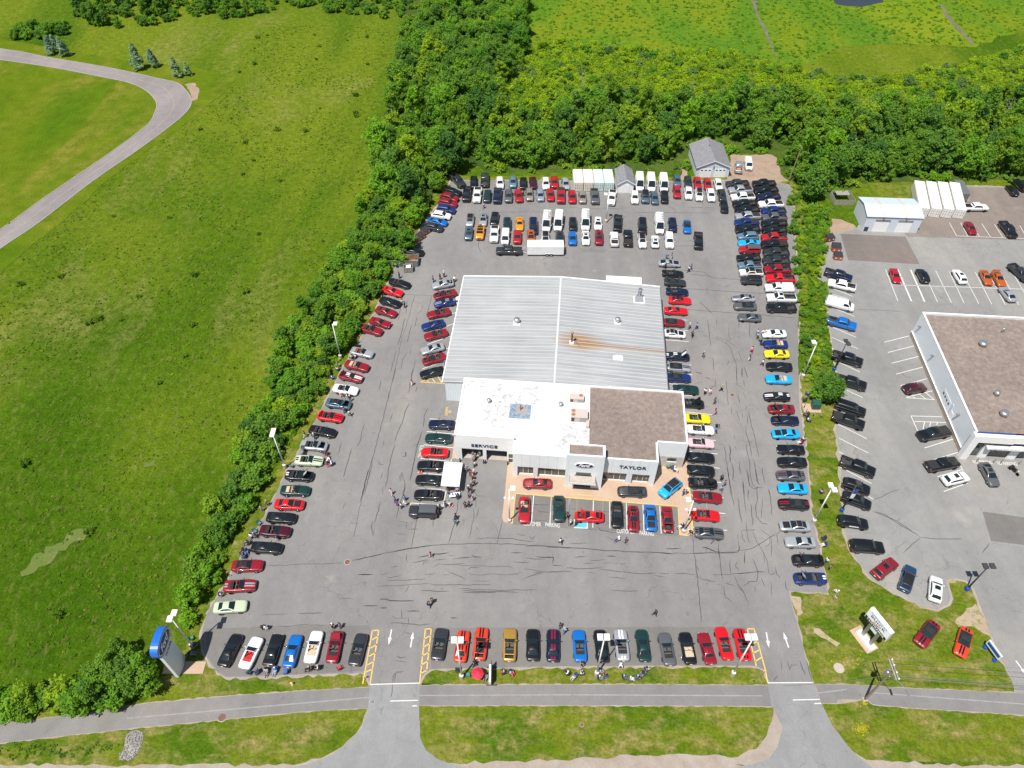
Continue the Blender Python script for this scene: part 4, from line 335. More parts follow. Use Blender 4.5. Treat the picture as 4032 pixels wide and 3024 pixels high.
TREES={'forest': [(-29.7,216.2),(-32.6,178.5),(108.2,169.8),(114.1,166.7),(80.5,164.8),(4.1,178.3),(3.2,288.3),(132.2,190.9),(28.2,192.6),(-1.2,290.5),(1.7,260.2),(29.4,199.4),(-14.9,259.1),(-18.0,197.3),(67.0,193.0),(24.2,172.5),(-20.4,168.2),(40.9,181.6),(-29.0,220.5),(121.8,165.4),(-15.1,211.5),(-7.1,273.7),(54.6,189.8),(-18.4,186.9),(-32.9,228.6),(-4.0,272.5),(101.6,171.7),(-29.9,169.9),(-24.9,165.9),(-13.5,271.7),(79.8,160.0),(67.0,197.1),(-14.9,231.4),(7.3,189.8),(76.4,185.0),(42.7,194.0),(-12.3,239.9),(47.9,190.1),(111.3,182.9),(107.2,191.2),(-28.3,183.9),(124.4,175.4),(-22.7,272.4),(-6.3,234.5),(-30.3,255.2),(122.5,178.9),(98.3,166.0),(-7.1,238.2),(-14.8,203.1),(-21.6,154.4),(129.3,166.0),(-24.6,251.4),(-19.1,246.9),(-18.0,164.6),(118.5,166.8),(12.5,187.7),(-4.8,189.2),(-13.0,247.0),(33.1,192.9),(-4.5,182.1),(-23.7,263.8),(-1.5,222.8),(-19.3,193.2),(-14.9,227.8),(-13.4,192.9),(-18.7,262.7),(118.3,193.1),(2.3,189.0),(-22.7,171.3),(-29.9,153.3),(-10.7,199.8),(79.5,180.7),(76.5,161.3),(-28.9,233.1),(38.4,178.3),(16.8,176.1),(70.2,199.8),(105.5,182.3),(30.8,183.3),(-16.6,254.5),(133.4,175.9),(114.1,194.8),(98.6,192.1),(138.8,187.3),(132.6,181.9),(22.1,186.2),(-3.7,241.6),(108.4,179.7),(-23.3,231.4),(-29.4,163.2),(-0.7,174.5),(-23.6,219.1),(-16.2,175.0),(-23.0,176.9),(-19.4,206.8),(-13.1,236.2),(36.4,189.7),(20.3,196.7),(-25.6,209.4),(-17.1,218.0),(-32.0,183.7),(-7.3,264.0),(43.8,186.7),(89.7,164.3),(-3.4,215.0),(-21.2,203.4),(77.0,166.3),(-6.6,224.2),(101.8,165.9),(-27.9,204.1),(138.0,191.0),(-23.9,159.0),(103.6,185.4),(132.9,172.5),(-22.1,243.1),(-6.0,178.4),(86.7,172.1),(-9.1,220.1),(-7.9,186.2),(131.4,185.8),(-15.8,241.5),(70.7,189.6),(-14.9,223.2),(136.9,195.0),(-15.9,296.9),(-18.3,213.3),(-4.5,251.6),(-25.3,254.9),(-12.2,261.5),(141.5,193.0),(-12.7,176.3),(85.6,180.4),(-23.6,185.1),(-22.7,197.2),(-18.4,179.0),(93.9,178.5),(26.2,183.6),(0.9,226.5),(-17.4,237.5),(-7.2,210.1),(121.0,195.1),(-24.1,236.9),(118.9,180.4),(-21.8,227.0),(110.7,192.6),(29.0,177.3),(-16.7,276.4),(-24.2,180.2),(18.4,185.7),(-19.8,240.6),(-4.8,196.0),(-14.2,279.9),(50.6,187.8),(88.3,182.6),(-4.7,287.3),(0.8,294.9),(-22.9,162.3),(-33.1,191.8),(75.8,194.5),(38.4,193.7),(74.3,180.2),(7.7,176.8),(-20.3,173.9),(85.6,165.9),(58.3,190.3),(-4.9,206.3),(-27.2,174.5),(-7.2,193.3),(63.0,186.4),(128.4,193.7),(-15.6,181.7),(-10.0,289.3),(-26.4,215.2),(-30.9,247.5),(102.9,194.5),(72.8,163.0),(-10.6,256.5),(95.3,187.1),(73.5,191.5),(129.5,174.9),(0.9,282.8),(91.4,193.7),(27.6,170.8),(109.4,186.1),(138.9,180.1),(66.2,184.9),(1.1,170.9),(-7.9,248.9),(-10.4,212.6),(-0.9,267.4),(67.2,188.9),(20.5,171.7),(10.6,192.0),(78.1,191.2),(90.3,187.3),(-28.2,188.4),(127.9,171.7),(-7.8,270.3),(102.3,190.2),(10.8,175.7),(-11.7,179.8),(-29.1,242.9),(77.1,170.3),(-21.8,211.6),(9.4,172.2),(126.9,197.9),(81.3,175.6),(73.6,187.4),(-9.2,283.4),(39.7,174.2),(14.5,183.7),(-23.6,206.8),(-19.8,283.8),(-5.9,228.5),(-22.0,191.0),(66.2,180.2),(23.0,178.4),(3.0,251.6),(128.9,180.1),(85.0,193.6),(3.5,276.5),(116.9,189.5),(-9.9,196.4),(83.0,190.2),(72.5,195.6),(-27.8,265.8),(145.5,197.4),(-6.3,259.5),(-12.8,276.8),(134.5,168.9),(126.0,185.0),(147.6,200.2),(60.6,183.8),(96.0,173.4),(-7.5,294.8),(111.2,174.2),(-33.4,212.2),(0.2,238.2),(-2.9,277.7),(81.6,184.9),(108.3,166.5),(134.9,184.5),(37.8,198.6),(104.6,173.4),(32.7,197.1),(46.7,182.8),(-9.4,252.2),(23.1,193.0),(-30.1,157.0),(-27.8,197.3),(35.1,182.8),(-16.5,269.8),(61.3,195.0),(-33.8,218.2),(-25.3,228.6),(0.7,270.4),(73.9,159.1),(-28.9,224.6),(101.6,178.4),(18.2,192.2),(95.7,168.2),(-33.4,196.8),(5.8,183.8),(-2.6,185.1),(-27.1,149.0),(99.4,183.1),(43.1,176.9),(0.0,180.5),(-5.3,218.3),(32.4,188.1),(82.6,162.0),(2.7,241.2),(-21.5,267.8),(50.4,184.3),(-26.0,258.5),(-2.9,259.0),(121.6,191.4),(-12.3,267.3),(-11.6,231.1),(118.3,173.8),(-0.2,230.5),(-20.1,255.0),(126.2,165.0),(-27.7,193.1),(-19.4,280.3),(106.3,195.4),(-15.1,167.7),(-6.0,174.6),(-18.7,225.4),(37.5,185.9),(-29.6,210.7),(-3.5,262.9),(-31.0,173.7),(34.7,172.5),(113.6,179.7),(-5.8,246.1),(116.0,185.1),(142.5,199.3),(-4.0,201.0),(8.8,182.1),(13.1,179.0),(94.4,192.0),(-14.2,198.6),(-20.1,277.0),(91.4,168.1),(-8.3,231.7),(6.1,169.7),(116.2,170.7),(-7.5,277.7),(83.5,168.7),(-25.8,156.0),(98.6,176.0),(132.3,164.5),(2.5,246.0),(119.8,186.3),(122.1,171.7),(-18.5,158.3),(26.7,187.5),(-28.2,178.3),(3.4,255.3),(79.3,197.1),(-33.1,166.0),(-25.2,224.1),(-12.0,285.3),(-2.2,247.5),(19.2,181.2),(39.9,189.3),(79.1,187.3),(123.3,183.0),(-4.8,292.2),(-32.7,235.6),(124.0,188.5),(92.7,182.8),(-34.4,175.6),(-17.7,266.7),(-24.3,246.2),(3.8,263.1),(98.7,186.5),(88.5,175.6),(16.3,170.1),(-17.0,286.0),(-32.2,206.8),(27.7,196.2),(-13.6,252.8),(-20.9,216.7),(112.6,187.2),(-18.4,291.7),(-12.9,208.0),(-0.3,255.3),(-27.2,238.6),(74.9,176.8),(0.2,286.5),(-28.8,166.5),(134.5,198.4),(-30.4,251.6),(-3.7,172.2),(-10.6,223.3),(-17.8,200.8),(-10.2,203.8),(61.7,191.0),(105.4,168.1),(137.9,198.7),(141.7,189.0),(22.2,189.8),(23.8,199.4),(-18.8,250.5),(58.3,187.0),(-30.6,201.5),(125.3,192.3),(-11.0,295.0),(-18.8,232.4),(4.8,175.0),(71.0,183.8),(-24.7,275.8),(73.7,167.2),(97.3,179.3),(72.0,171.0),(96.0,182.7),(-18.0,221.4),(-26.3,169.3),(-8.8,207.0),(-1.5,188.8),(2.9,267.8),(-13.5,187.2),(-10.8,243.6),(-0.8,218.8),(-11.4,217.0),(93.7,162.9),(29.5,173.8),(-3.4,237.1),(-5.0,266.7),(-4.1,231.9),(140.5,196.4),(142.2,185.0),(-14.6,289.5),(-27.5,249.1),(22.6,182.1),(73.9,199.2),(90.2,172.4),(2.7,235.8),(-4.5,283.1),(151.0,201.7),(144.7,190.6),(0.6,279.4),(-25.6,200.5),(-33.6,240.5),(-27.3,262.0),(-18.1,171.2),(-7.8,241.9),(32.7,179.7),(-23.8,150.6),(-3.9,192.4),(54.9,184.7),(-2.9,296.1),(98.7,169.7),(-6.7,203.2),(86.8,186.5),(86.7,190.4),(84.7,183.6),(-19.4,288.4),(90.5,180.0),(-0.9,274.1),(13.9,191.3),(-16.9,190.6),(-2.0,177.8),(132.2,195.8),(-26.1,271.1),(-10.3,279.6),(107.6,175.6),(-33.9,187.2),(124.3,167.9),(-9.9,190.9),(-22.5,259.1),(146.7,193.4),(-28.9,229.5),(-16.2,248.4),(-20.4,235.9),(-31.9,222.5),(128.5,189.3),(-1.2,251.8),(81.8,172.0),(144.5,202.1),(72.8,155.8),(136.9,176.1),(118.2,163.1),(3.1,185.8),(-19.4,271.7),(-32.4,160.3),(35.6,176.1),(82.9,196.6),(8.7,186.2),(-8.2,182.7),(15.1,194.4),(13.9,173.2),(-7.0,214.3),(-0.5,242.4),(-16.2,244.9),(116.4,177.8),(-21.9,223.1),(104.9,178.3),(3.5,273.2),(114.8,173.9),(-15.1,214.9),(78.2,173.6),(46.2,193.2),(-10.6,227.5),(-29.4,258.7),(-19.8,182.5),(-27.1,160.0),(-24.6,240.9),(15.9,188.5),(41.1,197.3)],'hedge': [(-43.5,87.6),(-24.6,150.8),(-34.6,107.5),(-36.2,97.9),(-21.9,147.2),(-47.8,53.2),(-47.5,57.8),(-39.1,97.6),(-36.8,138.7),(-45.8,78.2),(-28.0,124.3),(-28.0,144.9),(-41.3,114.2),(-45.2,56.2),(-37.4,125.8),(-22.9,143.5),(-40.3,106.0),(-26.3,131.7),(-42.1,73.0),(-33.1,149.4),(-40.7,79.1),(-37.3,134.3),(-47.5,60.6),(-35.6,141.1),(-28.3,127.0),(-29.9,151.1),(-46.6,75.6),(-34.7,111.4),(-38.5,128.1),(-34.3,122.5),(-31.8,158.1),(-39.0,93.6),(-44.3,93.2),(-39.8,112.5),(-35.8,130.1),(-24.3,138.5),(-21.9,150.0),(-41.9,95.6),(-43.1,98.2),(-31.4,113.6),(-35.7,95.7),(-28.3,142.2),(-44.0,100.9),(-30.9,121.7),(-33.3,160.6),(-34.5,117.5),(-29.7,135.3),(-42.5,106.8),(-41.1,82.8),(-39.5,99.9),(-40.6,117.5),(-27.9,129.8),(-34.2,158.0),(-28.2,139.3),(-29.4,119.2),(-32.7,136.9),(-37.9,115.8),(-33.8,134.1),(-37.9,110.2),(-25.7,142.9),(-28.3,149.5),(-34.5,143.6),(-32.6,128.9),(-36.2,121.0),(-45.5,59.4),(-36.9,104.4),(-38.7,83.9),(-33.3,103.1),(-41.3,76.3),(-45.3,85.1),(-47.1,62.8),(-26.4,136.5),(-31.1,141.9),(-42.0,104.3),(-32.7,119.8),(-43.2,89.9),(-31.4,147.4),(-35.9,147.9),(-32.1,132.5),(-44.3,95.9),(-45.5,71.6),(-32.0,107.8),(-39.0,103.6),(-33.8,155.8),(-40.4,108.9),(-45.3,67.5),(-26.6,146.8),(-37.8,89.3),(-37.9,95.7),(-39.7,125.5),(-42.6,111.6),(-23.7,134.3),(-33.0,145.6),(-35.1,151.6),(-38.8,120.4),(-32.2,152.8),(-41.2,91.9),(-37.9,86.6),(-41.0,89.6),(-35.1,132.4),(-28.5,121.3),(-29.8,132.8),(-31.8,110.2),(-32.5,125.7),(-47.2,50.0),(-30.6,124.5),(-36.9,118.9),(-37.0,112.7),(-41.0,120.9),(-39.8,123.3),(-40.7,86.0),(-46.5,46.8),(-43.2,81.0),(-24.6,140.9),(-46.1,82.1),(-34.8,113.9),(-44.6,73.9),(-37.9,107.6),(-35.1,101.6),(-38.4,131.2),(-30.3,137.9),(-34.2,138.8),(-43.9,76.3),(-25.1,129.8),(-43.1,66.2),(-30.4,127.7),(-45.4,53.4),(-27.2,134.0),(-31.1,117.2),(-30.3,130.2),(-35.4,124.6),(-44.0,63.6),(-43.2,109.2),(-35.4,135.9),(-33.2,105.5),(-23.9,145.8),(-33.2,115.6),(-42.4,70.7),(-31.3,144.1),(-36.0,91.2),(-47.8,65.6),(-31.9,139.6),(-43.9,83.3),(-37.3,100.8),(-20.5,152.7),(-40.8,102.0),(-24.4,148.4),(-44.4,103.3),(-35.1,127.6),(-45.0,61.6),(-47.8,55.5)],'clump': [(-51.4,40.7),(-52.9,35.7),(-50.4,37.4),(-61.9,35.6),(-58.0,37.0),(-67.9,35.7),(-64.3,35.8),(-48.6,37.4),(-55.9,37.4),(-70.2,34.9),(-49.7,39.5),(-54.4,39.1),(-52.5,39.1),(-59.5,35.9),(-65.9,34.3),(-57.0,34.6),(-54.0,41.6),(-56.8,39.2),(-63.9,34.0),(-54.6,35.0)],'strip': [(70.1,150.0),(73.1,146.3),(57.9,98.7),(70.0,134.1),(64.8,141.2),(66.0,137.8),(65.4,125.3),(65.6,133.2),(71.2,140.9),(60.6,116.4),(69.9,155.5),(60.6,106.6),(59.8,112.7),(69.2,144.8),(62.8,130.2),(67.8,129.9),(57.7,103.9),(67.4,153.3),(67.3,147.6),(63.1,118.9),(61.0,121.7),(61.9,126.3)]}
SPRUCE=[(-147.72,237.99,0.95,'bluish spruce,left of the trio near the upper road'),(-142.61,236.62,1.0,'bluish spruce,right of the trio near the upper road'),(-147.6,241.19,0.8,'bluish spruce,rearmost of the trio near the upper road'),(-115.88,227.3,1.25,'largest bluish spruce beside the loop road'),(-111.85,228.6,0.95,'bluish spruce right of the largest one by loop road'),(-102.29,221.82,0.95,'bluish spruce near the road bend,left of two'),(-99.13,222.58,0.7,'small spruce nearest the road bend')]
DARKSPRUCE=[(112.25,184.94,1.5,'tall dark spruce in the wood behind the white containers'),(122.44,173.85,1.3,'dark spruce at the wood edge far right'),(61.08,193.42,0.9,'dark spruce behind the grey-roofed garage')]
LONE=(57.61,89.33)
DEADS=[(89.85,182.49),(95.41,178.11),(104.59,183.31),(85.92,172.33),(86.5,196.95),(9.15,189.2),(16.67,198.58),(49.98,202.14),(21.22,209.52),(137.76,193.42)]
FLOWERS=[(46.71,32.32),(45.82,32.02),(46.18,32.59),(45.59,32.35),(45.33,32.38),(45.49,32.18),(45.25,31.92),(45.82,33.25),(46.21,32.22),(45.33,31.98),(45.76,32.05),(45.3,32.0),(44.87,31.55),(45.17,32.15),(45.65,31.99),(45.51,31.9),(44.2,32.16),(45.62,32.28),(46.38,32.48),(45.84,32.87),(45.94,32.72),(44.71,31.26),(45.92,32.13),(45.87,32.65),(45.14,31.97),(44.72,32.02),(44.89,32.08),(44.96,31.48),(46.12,32.31),(44.93,32.41),(45.73,32.49),(45.63,31.76),(45.66,32.28),(45.99,32.23),(46.03,32.24),(46.34,32.22),(45.18,32.09),(45.48,32.47),(45.49,31.84),(44.73,32.14),(45.59,32.17),(46.13,32.6),(45.94,32.2),(45.71,32.2),(45.56,32.31),(45.56,31.34),(45.97,31.8),(45.93,32.29),(45.64,31.35),(45.0,31.81),(46.03,32.01),(45.81,31.6),(46.41,31.63),(46.3,31.98),(45.97,32.04),(45.83,32.27),(45.76,31.57),(45.56,32.0),(45.91,32.09),(46.01,32.0),(45.29,32.47),(45.88,31.86),(46.09,32.0),(45.93,32.67),(46.35,32.43),(46.23,32.51),(45.37,32.03),(45.57,32.34),(45.95,31.84),(45.87,32.21),(45.37,32.26),(45.45,32.09),(46.0,32.14),(45.41,32.31),(46.18,32.02),(45.73,31.98),(45.89,32.03),(46.06,31.78),(44.51,32.13),(47.05,32.55),(45.59,31.68),(45.51,31.59),(45.29,32.53),(45.68,32.35),(45.16,31.87),(45.78,32.07),(45.47,31.98),(45.71,32.34),(45.84,31.94),(45.62,31.82),(45.23,32.13),(45.3,31.59),(45.63,31.31),(46.36,32.21),(45.16,31.9),(45.57,32.13),(45.16,31.86),(45.7,31.93),(45.91,32.4),(44.78,32.17),(45.47,32.27),(46.08,32.11),(46.27,32.01),(45.89,31.89),(46.15,32.53),(46.11,32.03),(45.2,31.85),(45.66,31.61),(45.93,31.94),(44.8,31.47),(46.19,31.79),(45.72,31.63),(45.23,31.82),(45.8,32.44),(45.78,31.95),(46.26,31.73),(45.24,32.79),(45.66,32.15),(45.45,32.61),(45.73,32.5),(45.28,31.76),(45.86,32.35),(45.23,32.14),(46.45,32.26),(46.48,32.36),(45.5,31.82),(45.34,32.05),(45.03,31.83),(46.23,32.31),(45.8,32.22),(46.5,34.97),(47.2,35.2),(47.17,35.27),(47.7,35.51),(47.03,35.34),(47.02,35.21),(46.98,35.45),(46.82,35.24),(47.27,35.2),(47.47,35.35),(47.29,35.21),(47.08,35.38),(47.31,35.37),(47.06,35.41),(47.49,35.3),(46.99,35.32),(47.03,35.28),(46.75,35.43),(47.16,35.17),(46.86,35.28),(47.05,35.56),(47.06,35.42),(47.29,35.32),(47.14,35.47),(47.2,35.52),(45.26,40.6),(46.06,40.47),(48.78,40.56),(44.39,41.02),(47.32,39.9),(47.09,40.08),(44.04,39.74),(47.64,40.64),(48.23,39.89),(44.53,40.08),(48.17,41.73),(47.73,40.69),(44.96,40.11),(44.86,40.62),(46.55,41.59),(46.99,41.01),(44.89,39.68),(45.05,42.27),(46.31,40.02),(47.18,40.24),(46.44,40.45),(46.07,41.55),(47.07,42.2),(44.48,40.24),(44.92,40.25),(48.07,41.18),(47.23,40.15),(48.68,41.91),(45.16,41.24),(46.66,41.47),(44.31,40.77),(48.96,41.28),(46.93,41.24),(46.08,39.93),(45.63,40.52),(46.55,40.82),(48.97,42.07),(48.35,41.45),(47.09,40.13),(47.47,41.21),(48.61,42.02),(47.37,41.21),(46.5,39.98),(47.94,40.58),(45.97,41.64),(46.68,41.64),(45.24,39.7),(44.58,40.07),(46.2,41.29),(46.15,42.07),(46.73,41.82),(46.55,41.48),(48.14,39.8),(46.27,40.55),(48.82,41.39),(44.98,41.63),(45.05,40.44),(46.18,41.31),(48.27,41.64),(47.99,40.57)]
LAMPS=[(-33.2,100.28,9.0,[(0.55,0)],'white lamp post at the hedge,upper left of the lot',{}),(-38.44,74.13,9.3,[(0.1,0.5),(0.1,-0.4)],'white lamp post at the hedge,middle left of lot',{}),(-44.95,43.09,9.7,[(0.55,0.35),(0.25,-0.5)],'white lamp post behind the blue oval pylon sign',{}),(-6.89,38.74,11.0,[(-0.42,0.45),(0.42,0.45)],'white twin-head lamp post left of the red umbrella',{}),(11.58,39.12,11.0,[(-0.42,0.45),(0.42,0.45)],'white twin-head lamp post,middle of the front strip',{}),(30.24,39.12,11.0,[(-0.42,0.45),(0.42,0.45)],'white twin-head lamp post,right end of front strip',{}),(48.03,63.31,9.6,[(-0.1,0.5),(0.2,-0.35)],'white lamp post on the right verge near silver coupes',{}),(54.83,95.07,9.2,[(-0.55,0.1)],'white lamp post beside the birch and utility box',{}),(22.13,145.35,7.4,[(-0.7,0.3),(0.7,0.3)],'white lamp post in the middle of the back lot',{'base': 0.7}),(-0.42,63.52,9.0,[(0.55,0.1)],'white lamp post on the left end of the apron',{'lower': 6.5,'base': 0.6}),(27.07,61.6,8.8,[(-0.75,0.1)],'white lamp post on the right end of the apron',{'lower': 6.3,'base': 0.6}),(53.24,65.57,7.2,[(0.4,0.3)],'dark lamp post with blue base beside two black SUVs',{'mt': 'dark_metal','base': 0.7}),(61.49,97.19,7.2,[(0,0.4),(0.2,-0.4)],'thin dark lamp post behind the birch at right lot',{'mt': 'dark_metal','base': 0.6}),(67.66,51.77,7.0,[(-0.5,0),(0.5,0)],'dark twin-head lamp post with blue base on the grass tip',{'mt': 'dark_metal','base': 0.8})]
BANNER=(53.24,65.57)
PYLON=(-45.75,40.2,1.5707963267948966)
BSIGN=(50.0,43.9,-1.1693705988362009)
LSIGN=(66.75,42.0,-1.3089969389957472)
UP=(47.34,35.84)
UP2=(69.66,163.15)
MOTO=(84.55,73.24,-1.1868238913561442)
DUMP=[(-22.0,136.9,0.9075712110370514,'brick red dumpster with black lid,nearest the camera',{}),(-21.0,139.0,0.9075712110370514,'brick red dumpster,middle of the three by the hedge',{}),(-20.0,141.1,0.9075712110370514,'brick red dumpster,rearmost by the dark grey SUV',{}),(72.6,138.4,0.2617993877991494,'brown dumpster half hidden under shrubs in right lot',{'mt': 'brown_metal'}),(72.9,134.6,-0.13962634015954636,'brown dumpster with black lid,upper in right lot',{'w': 2.0,'d': 1.8,'h': 1.5}),(72.4,131.6,-0.13962634015954636,'brown dumpster with black lid,lower in right lot',{'w': 1.9,'d': 1.6,'h': 1.3})]
CONES=[(-15.59,73.04,'orange traffic cone,left of a pair behind black convertible'),(-15.21,73.04,'orange traffic cone,right of a pair behind black convertible'),(-9.63,66.4,'orange traffic cone right of the black and white walkers')]
MANHOLES=[(-25.21,56.34,0.42,'rusty drain cover in the lower left of the lot',0.032),(-38.27,33.51,0.5,'brown manhole cover beside the path',0.005),(9.17,32.57,0.25,'small brown valve cover in the front lawn',0.005),(45.14,40.06,0.6,'round pale manhole on the right lawn',0.005),(40.75,90.71,0.4,'dark manhole cover in the right lane',0.032)]
SMALLSIGN=[(-20.06,38.51,'small yellow marker sign at the left entrance grass'),(34.49,39.25,'small yellow marker sign at the right entrance grass')]
HYD=(-29.88,37.82)
CHAIRS=[(-30.97,100.17,140,'cloth_grey','camp chair of person in white top behind the silver convertible with brown interior'),(-30.39,100.28,242,'cloth_blue','camp chair of person in cream top next to another person by the silver convertible'),(-33.25,96.93,57,'cloth_blue','camp chair of person in white top near the hedge behind the tan-interior convertible'),(-33.89,94.83,15,'cloth_blue','camp chair of person in white top by the hedge behind the striped coupe'),(-31.92,76.89,157,'cloth_grey','camp chair of person in black top in front of the pale green convertible topmost'),(-31.51,75.91,308,'cloth_blue','camp chair of person in orange top second in front of the pale green convertible'),(-31.36,74.88,183,'cloth_navy','camp chair of person in navy top third in front of the pale green convertible'),(-30.69,74.63,207,'cloth_blue','camp chair of person in white top lowest in front of the pale green convertible'),(-40.95,60.6,252,'cloth_blue','camp chair of person in white top behind the black coupe next to the maroon convertible'),(-40.37,60.75,347,'cloth_grey','camp chair of person in grey top between chairs behind the maroon convertible'),(-41.15,59.39,205,'cloth_grey','camp chair of person in black top at the tail of the lower black hedge-side coupe'),(-41.56,57.98,236,'cloth_black','camp chair of person in navy top left above the deep red black-roofed coupe'),(-40.98,57.91,299,'cloth_blue','camp chair of person in navy top right above the deep red black-roofed coupe'),(-41.07,57.0,96,'cloth_blue','camp chair of person in blue top just above the deep red black-roofed coupe'),(-42.93,50.82,23,'cloth_grey','camp chair of person in white top above the pale green coupe'),(-44.49,43.17,148,'cloth_grey',"camp chair of person in navy top in the pylon sign's shadow upper"),(-44.59,41.89,7,'cloth_navy',"camp chair of person in grey top in the pylon sign's shadow lower"),(-33.66,39.45,274,'cloth_black','camp chair of person in light grey top behind the old black coupe in the front'),(-32.48,39.58,259,'cloth_blue','camp chair of person in blue top behind the bright blue coupe in the front row'),(-27.91,39.77,198,'cloth_grey','camp chair of person in black top behind the white tan-interior convertible left'),(-26.7,39.93,182,'cloth_black','camp chair of person in white top behind the white tan-interior convertible right'),(-3.52,38.74,248,'cloth_navy','camp chair of person in grey top under the edge of the red umbrella'),(-1.17,39.27,113,'cloth_navy','camp chair of person in red top behind the gold convertible left'),(-0.11,39.25,323,'cloth_blue','camp chair of person in light grey top behind the gold convertible right'),(7.6,39.18,136,'cloth_black','camp chair of person in white top on the front strip behind the bright blue convertible'),(8.47,38.72,223,'cloth_blue','camp chair of person in grey top on the front strip second from left'),(9.56,39.12,98,'cloth_navy','camp chair of person in white top on the front strip near the lamp'),(12.18,39.47,337,'cloth_grey','camp chair of person in pale blue top right of the middle front lamp'),(11.98,38.56,352,'cloth_navy','camp chair of person in green top below the middle front lamp'),(12.75,38.77,109,'cloth_blue','camp chair of person in maroon top in maroon near the middle front lamp'),(15.31,38.64,4,'cloth_black','camp chair of person in blue top in the strip group leftmost of five'),(16.17,38.43,355,'cloth_grey','camp chair of person in pale blue top in the strip group lowest of five'),(17.17,38.62,7,'cloth_blue','camp chair of person in brown top in the strip group in dark clothes'),(17.86,39.12,212,'cloth_grey','camp chair of person in navy top in the strip group in navy'),(18.47,39.75,22,'cloth_black','camp chair of person in grey top in the strip group topmost of five'),(27.09,73.71,72,'cloth_blue','camp chair of person in black top by the stone-fronted window left'),(27.38,73.37,340,'cloth_blue','camp chair of person in white top by the stone-fronted window right'),(26.81,62.33,196,'cloth_black','camp chair of person in black top at the right apron lamp'),(50.88,79.93,97,'cloth_grey','camp chair of person in white top behind the cyan black-hooded coupe in white'),(50.2,79.31,187,'cloth_navy','camp chair of person in red top behind the cyan black-hooded coupe in red'),(53.03,85.59,170,'cloth_black','camp chair of person in black top below the utility box upper'),(52.96,84.42,309,'cloth_black','camp chair of person in white top below the utility box lower'),(50.83,68.98,17,'cloth_blue','camp chair of person in pink top on the verge left of the white lamp'),(48.55,59.13,186,'cloth_blue','camp chair of person in navy top behind the plain silver coupe'),(-36.02,39.3,72,'cloth_navy','empty dark camp chair,left of a pair in the front row'),(-34.99,39.3,215,'cloth_navy','empty dark camp chair,right of a pair in the front row'),(-31.07,39.38,184,'cloth_blue','empty blue camp chair behind the bright blue coupe'),(-23.78,39.93,128,'cloth_red','empty red camp chair behind the deep red convertible'),(-45.35,44.18,45,'cloth_green','empty bright green camp chair behind the pylon sign'),(-7.55,39.65,175,'cloth_black','empty black camp chair left of the front lamp'),(-6.04,38.99,96,'cloth_teal','dark teal camp chair left of the red umbrella'),(26.42,73.99,126,'cloth_green','empty bright green camp chair by the stone-fronted wall'),(49.17,105.1,122,'cloth_green','empty green camp chair in front of the blue convertible'),(49.22,103.96,312,'cloth_navy','empty navy camp chair left of the yellow coupe'),(54.53,90.71,23,'cloth_blue','empty blue camp chair under the birch tree'),(53.58,89.22,172,'cloth_navy','empty navy camp chair near the blue bollards'),(48.68,60.24,190,'cloth_navy','empty navy camp chair behind the silver coupe'),(-40.18,63.01,331,'cloth_slate','empty slate camp chair behind the maroon convertible,upper'),(-40.52,61.47,313,'cloth_slate','empty slate camp chair behind the maroon convertible,lower'),(-33.15,98.21,31,'cloth_grey','empty grey camp chair near hedge behind tan-interior convertible'),(-37.31,74.26,73,'cloth_slate','empty slate camp chair behind the black striped convertible')]
GRP={'A': 'cars in the rearmost row', 'B': 'cars in the second row', 'C': 'cars slanted at the far left', 'D': 'mid-lot cars, upper row', 'E': 'mid-lot cars, lower row', 'F': 'pickup block, left column', 'G': 'pickup block, right column', 'H': 'show cars along the hedge', 'I': 'show cars left of the building', 'J': 'show cars right of the building', 'K': 'show cars beside the right verge', 'L': 'show cars in the front row', 'N': 'cars at the customer parking', 'R': 'cars around the neighbouring lot'}
NAME={'cp': 'parked_car', 'cv': 'convertible_car', 'st': 'convertible_car', 'fx': 'parked_car', 'cl': 'classic_car', 'sd': 'sedan_car', 'su': 'sport_utility_vehicle', 'bs': 'sport_utility_vehicle', 'br': 'sport_utility_vehicle', 'lg': 'sport_utility_vehicle', 'pk': 'pickup_truck', 'ps': 'pickup_truck', 'rc': 'pickup_truck', 'vn': 'cargo_van', 'vs': 'cargo_van', 'vc': 'cargo_van'}
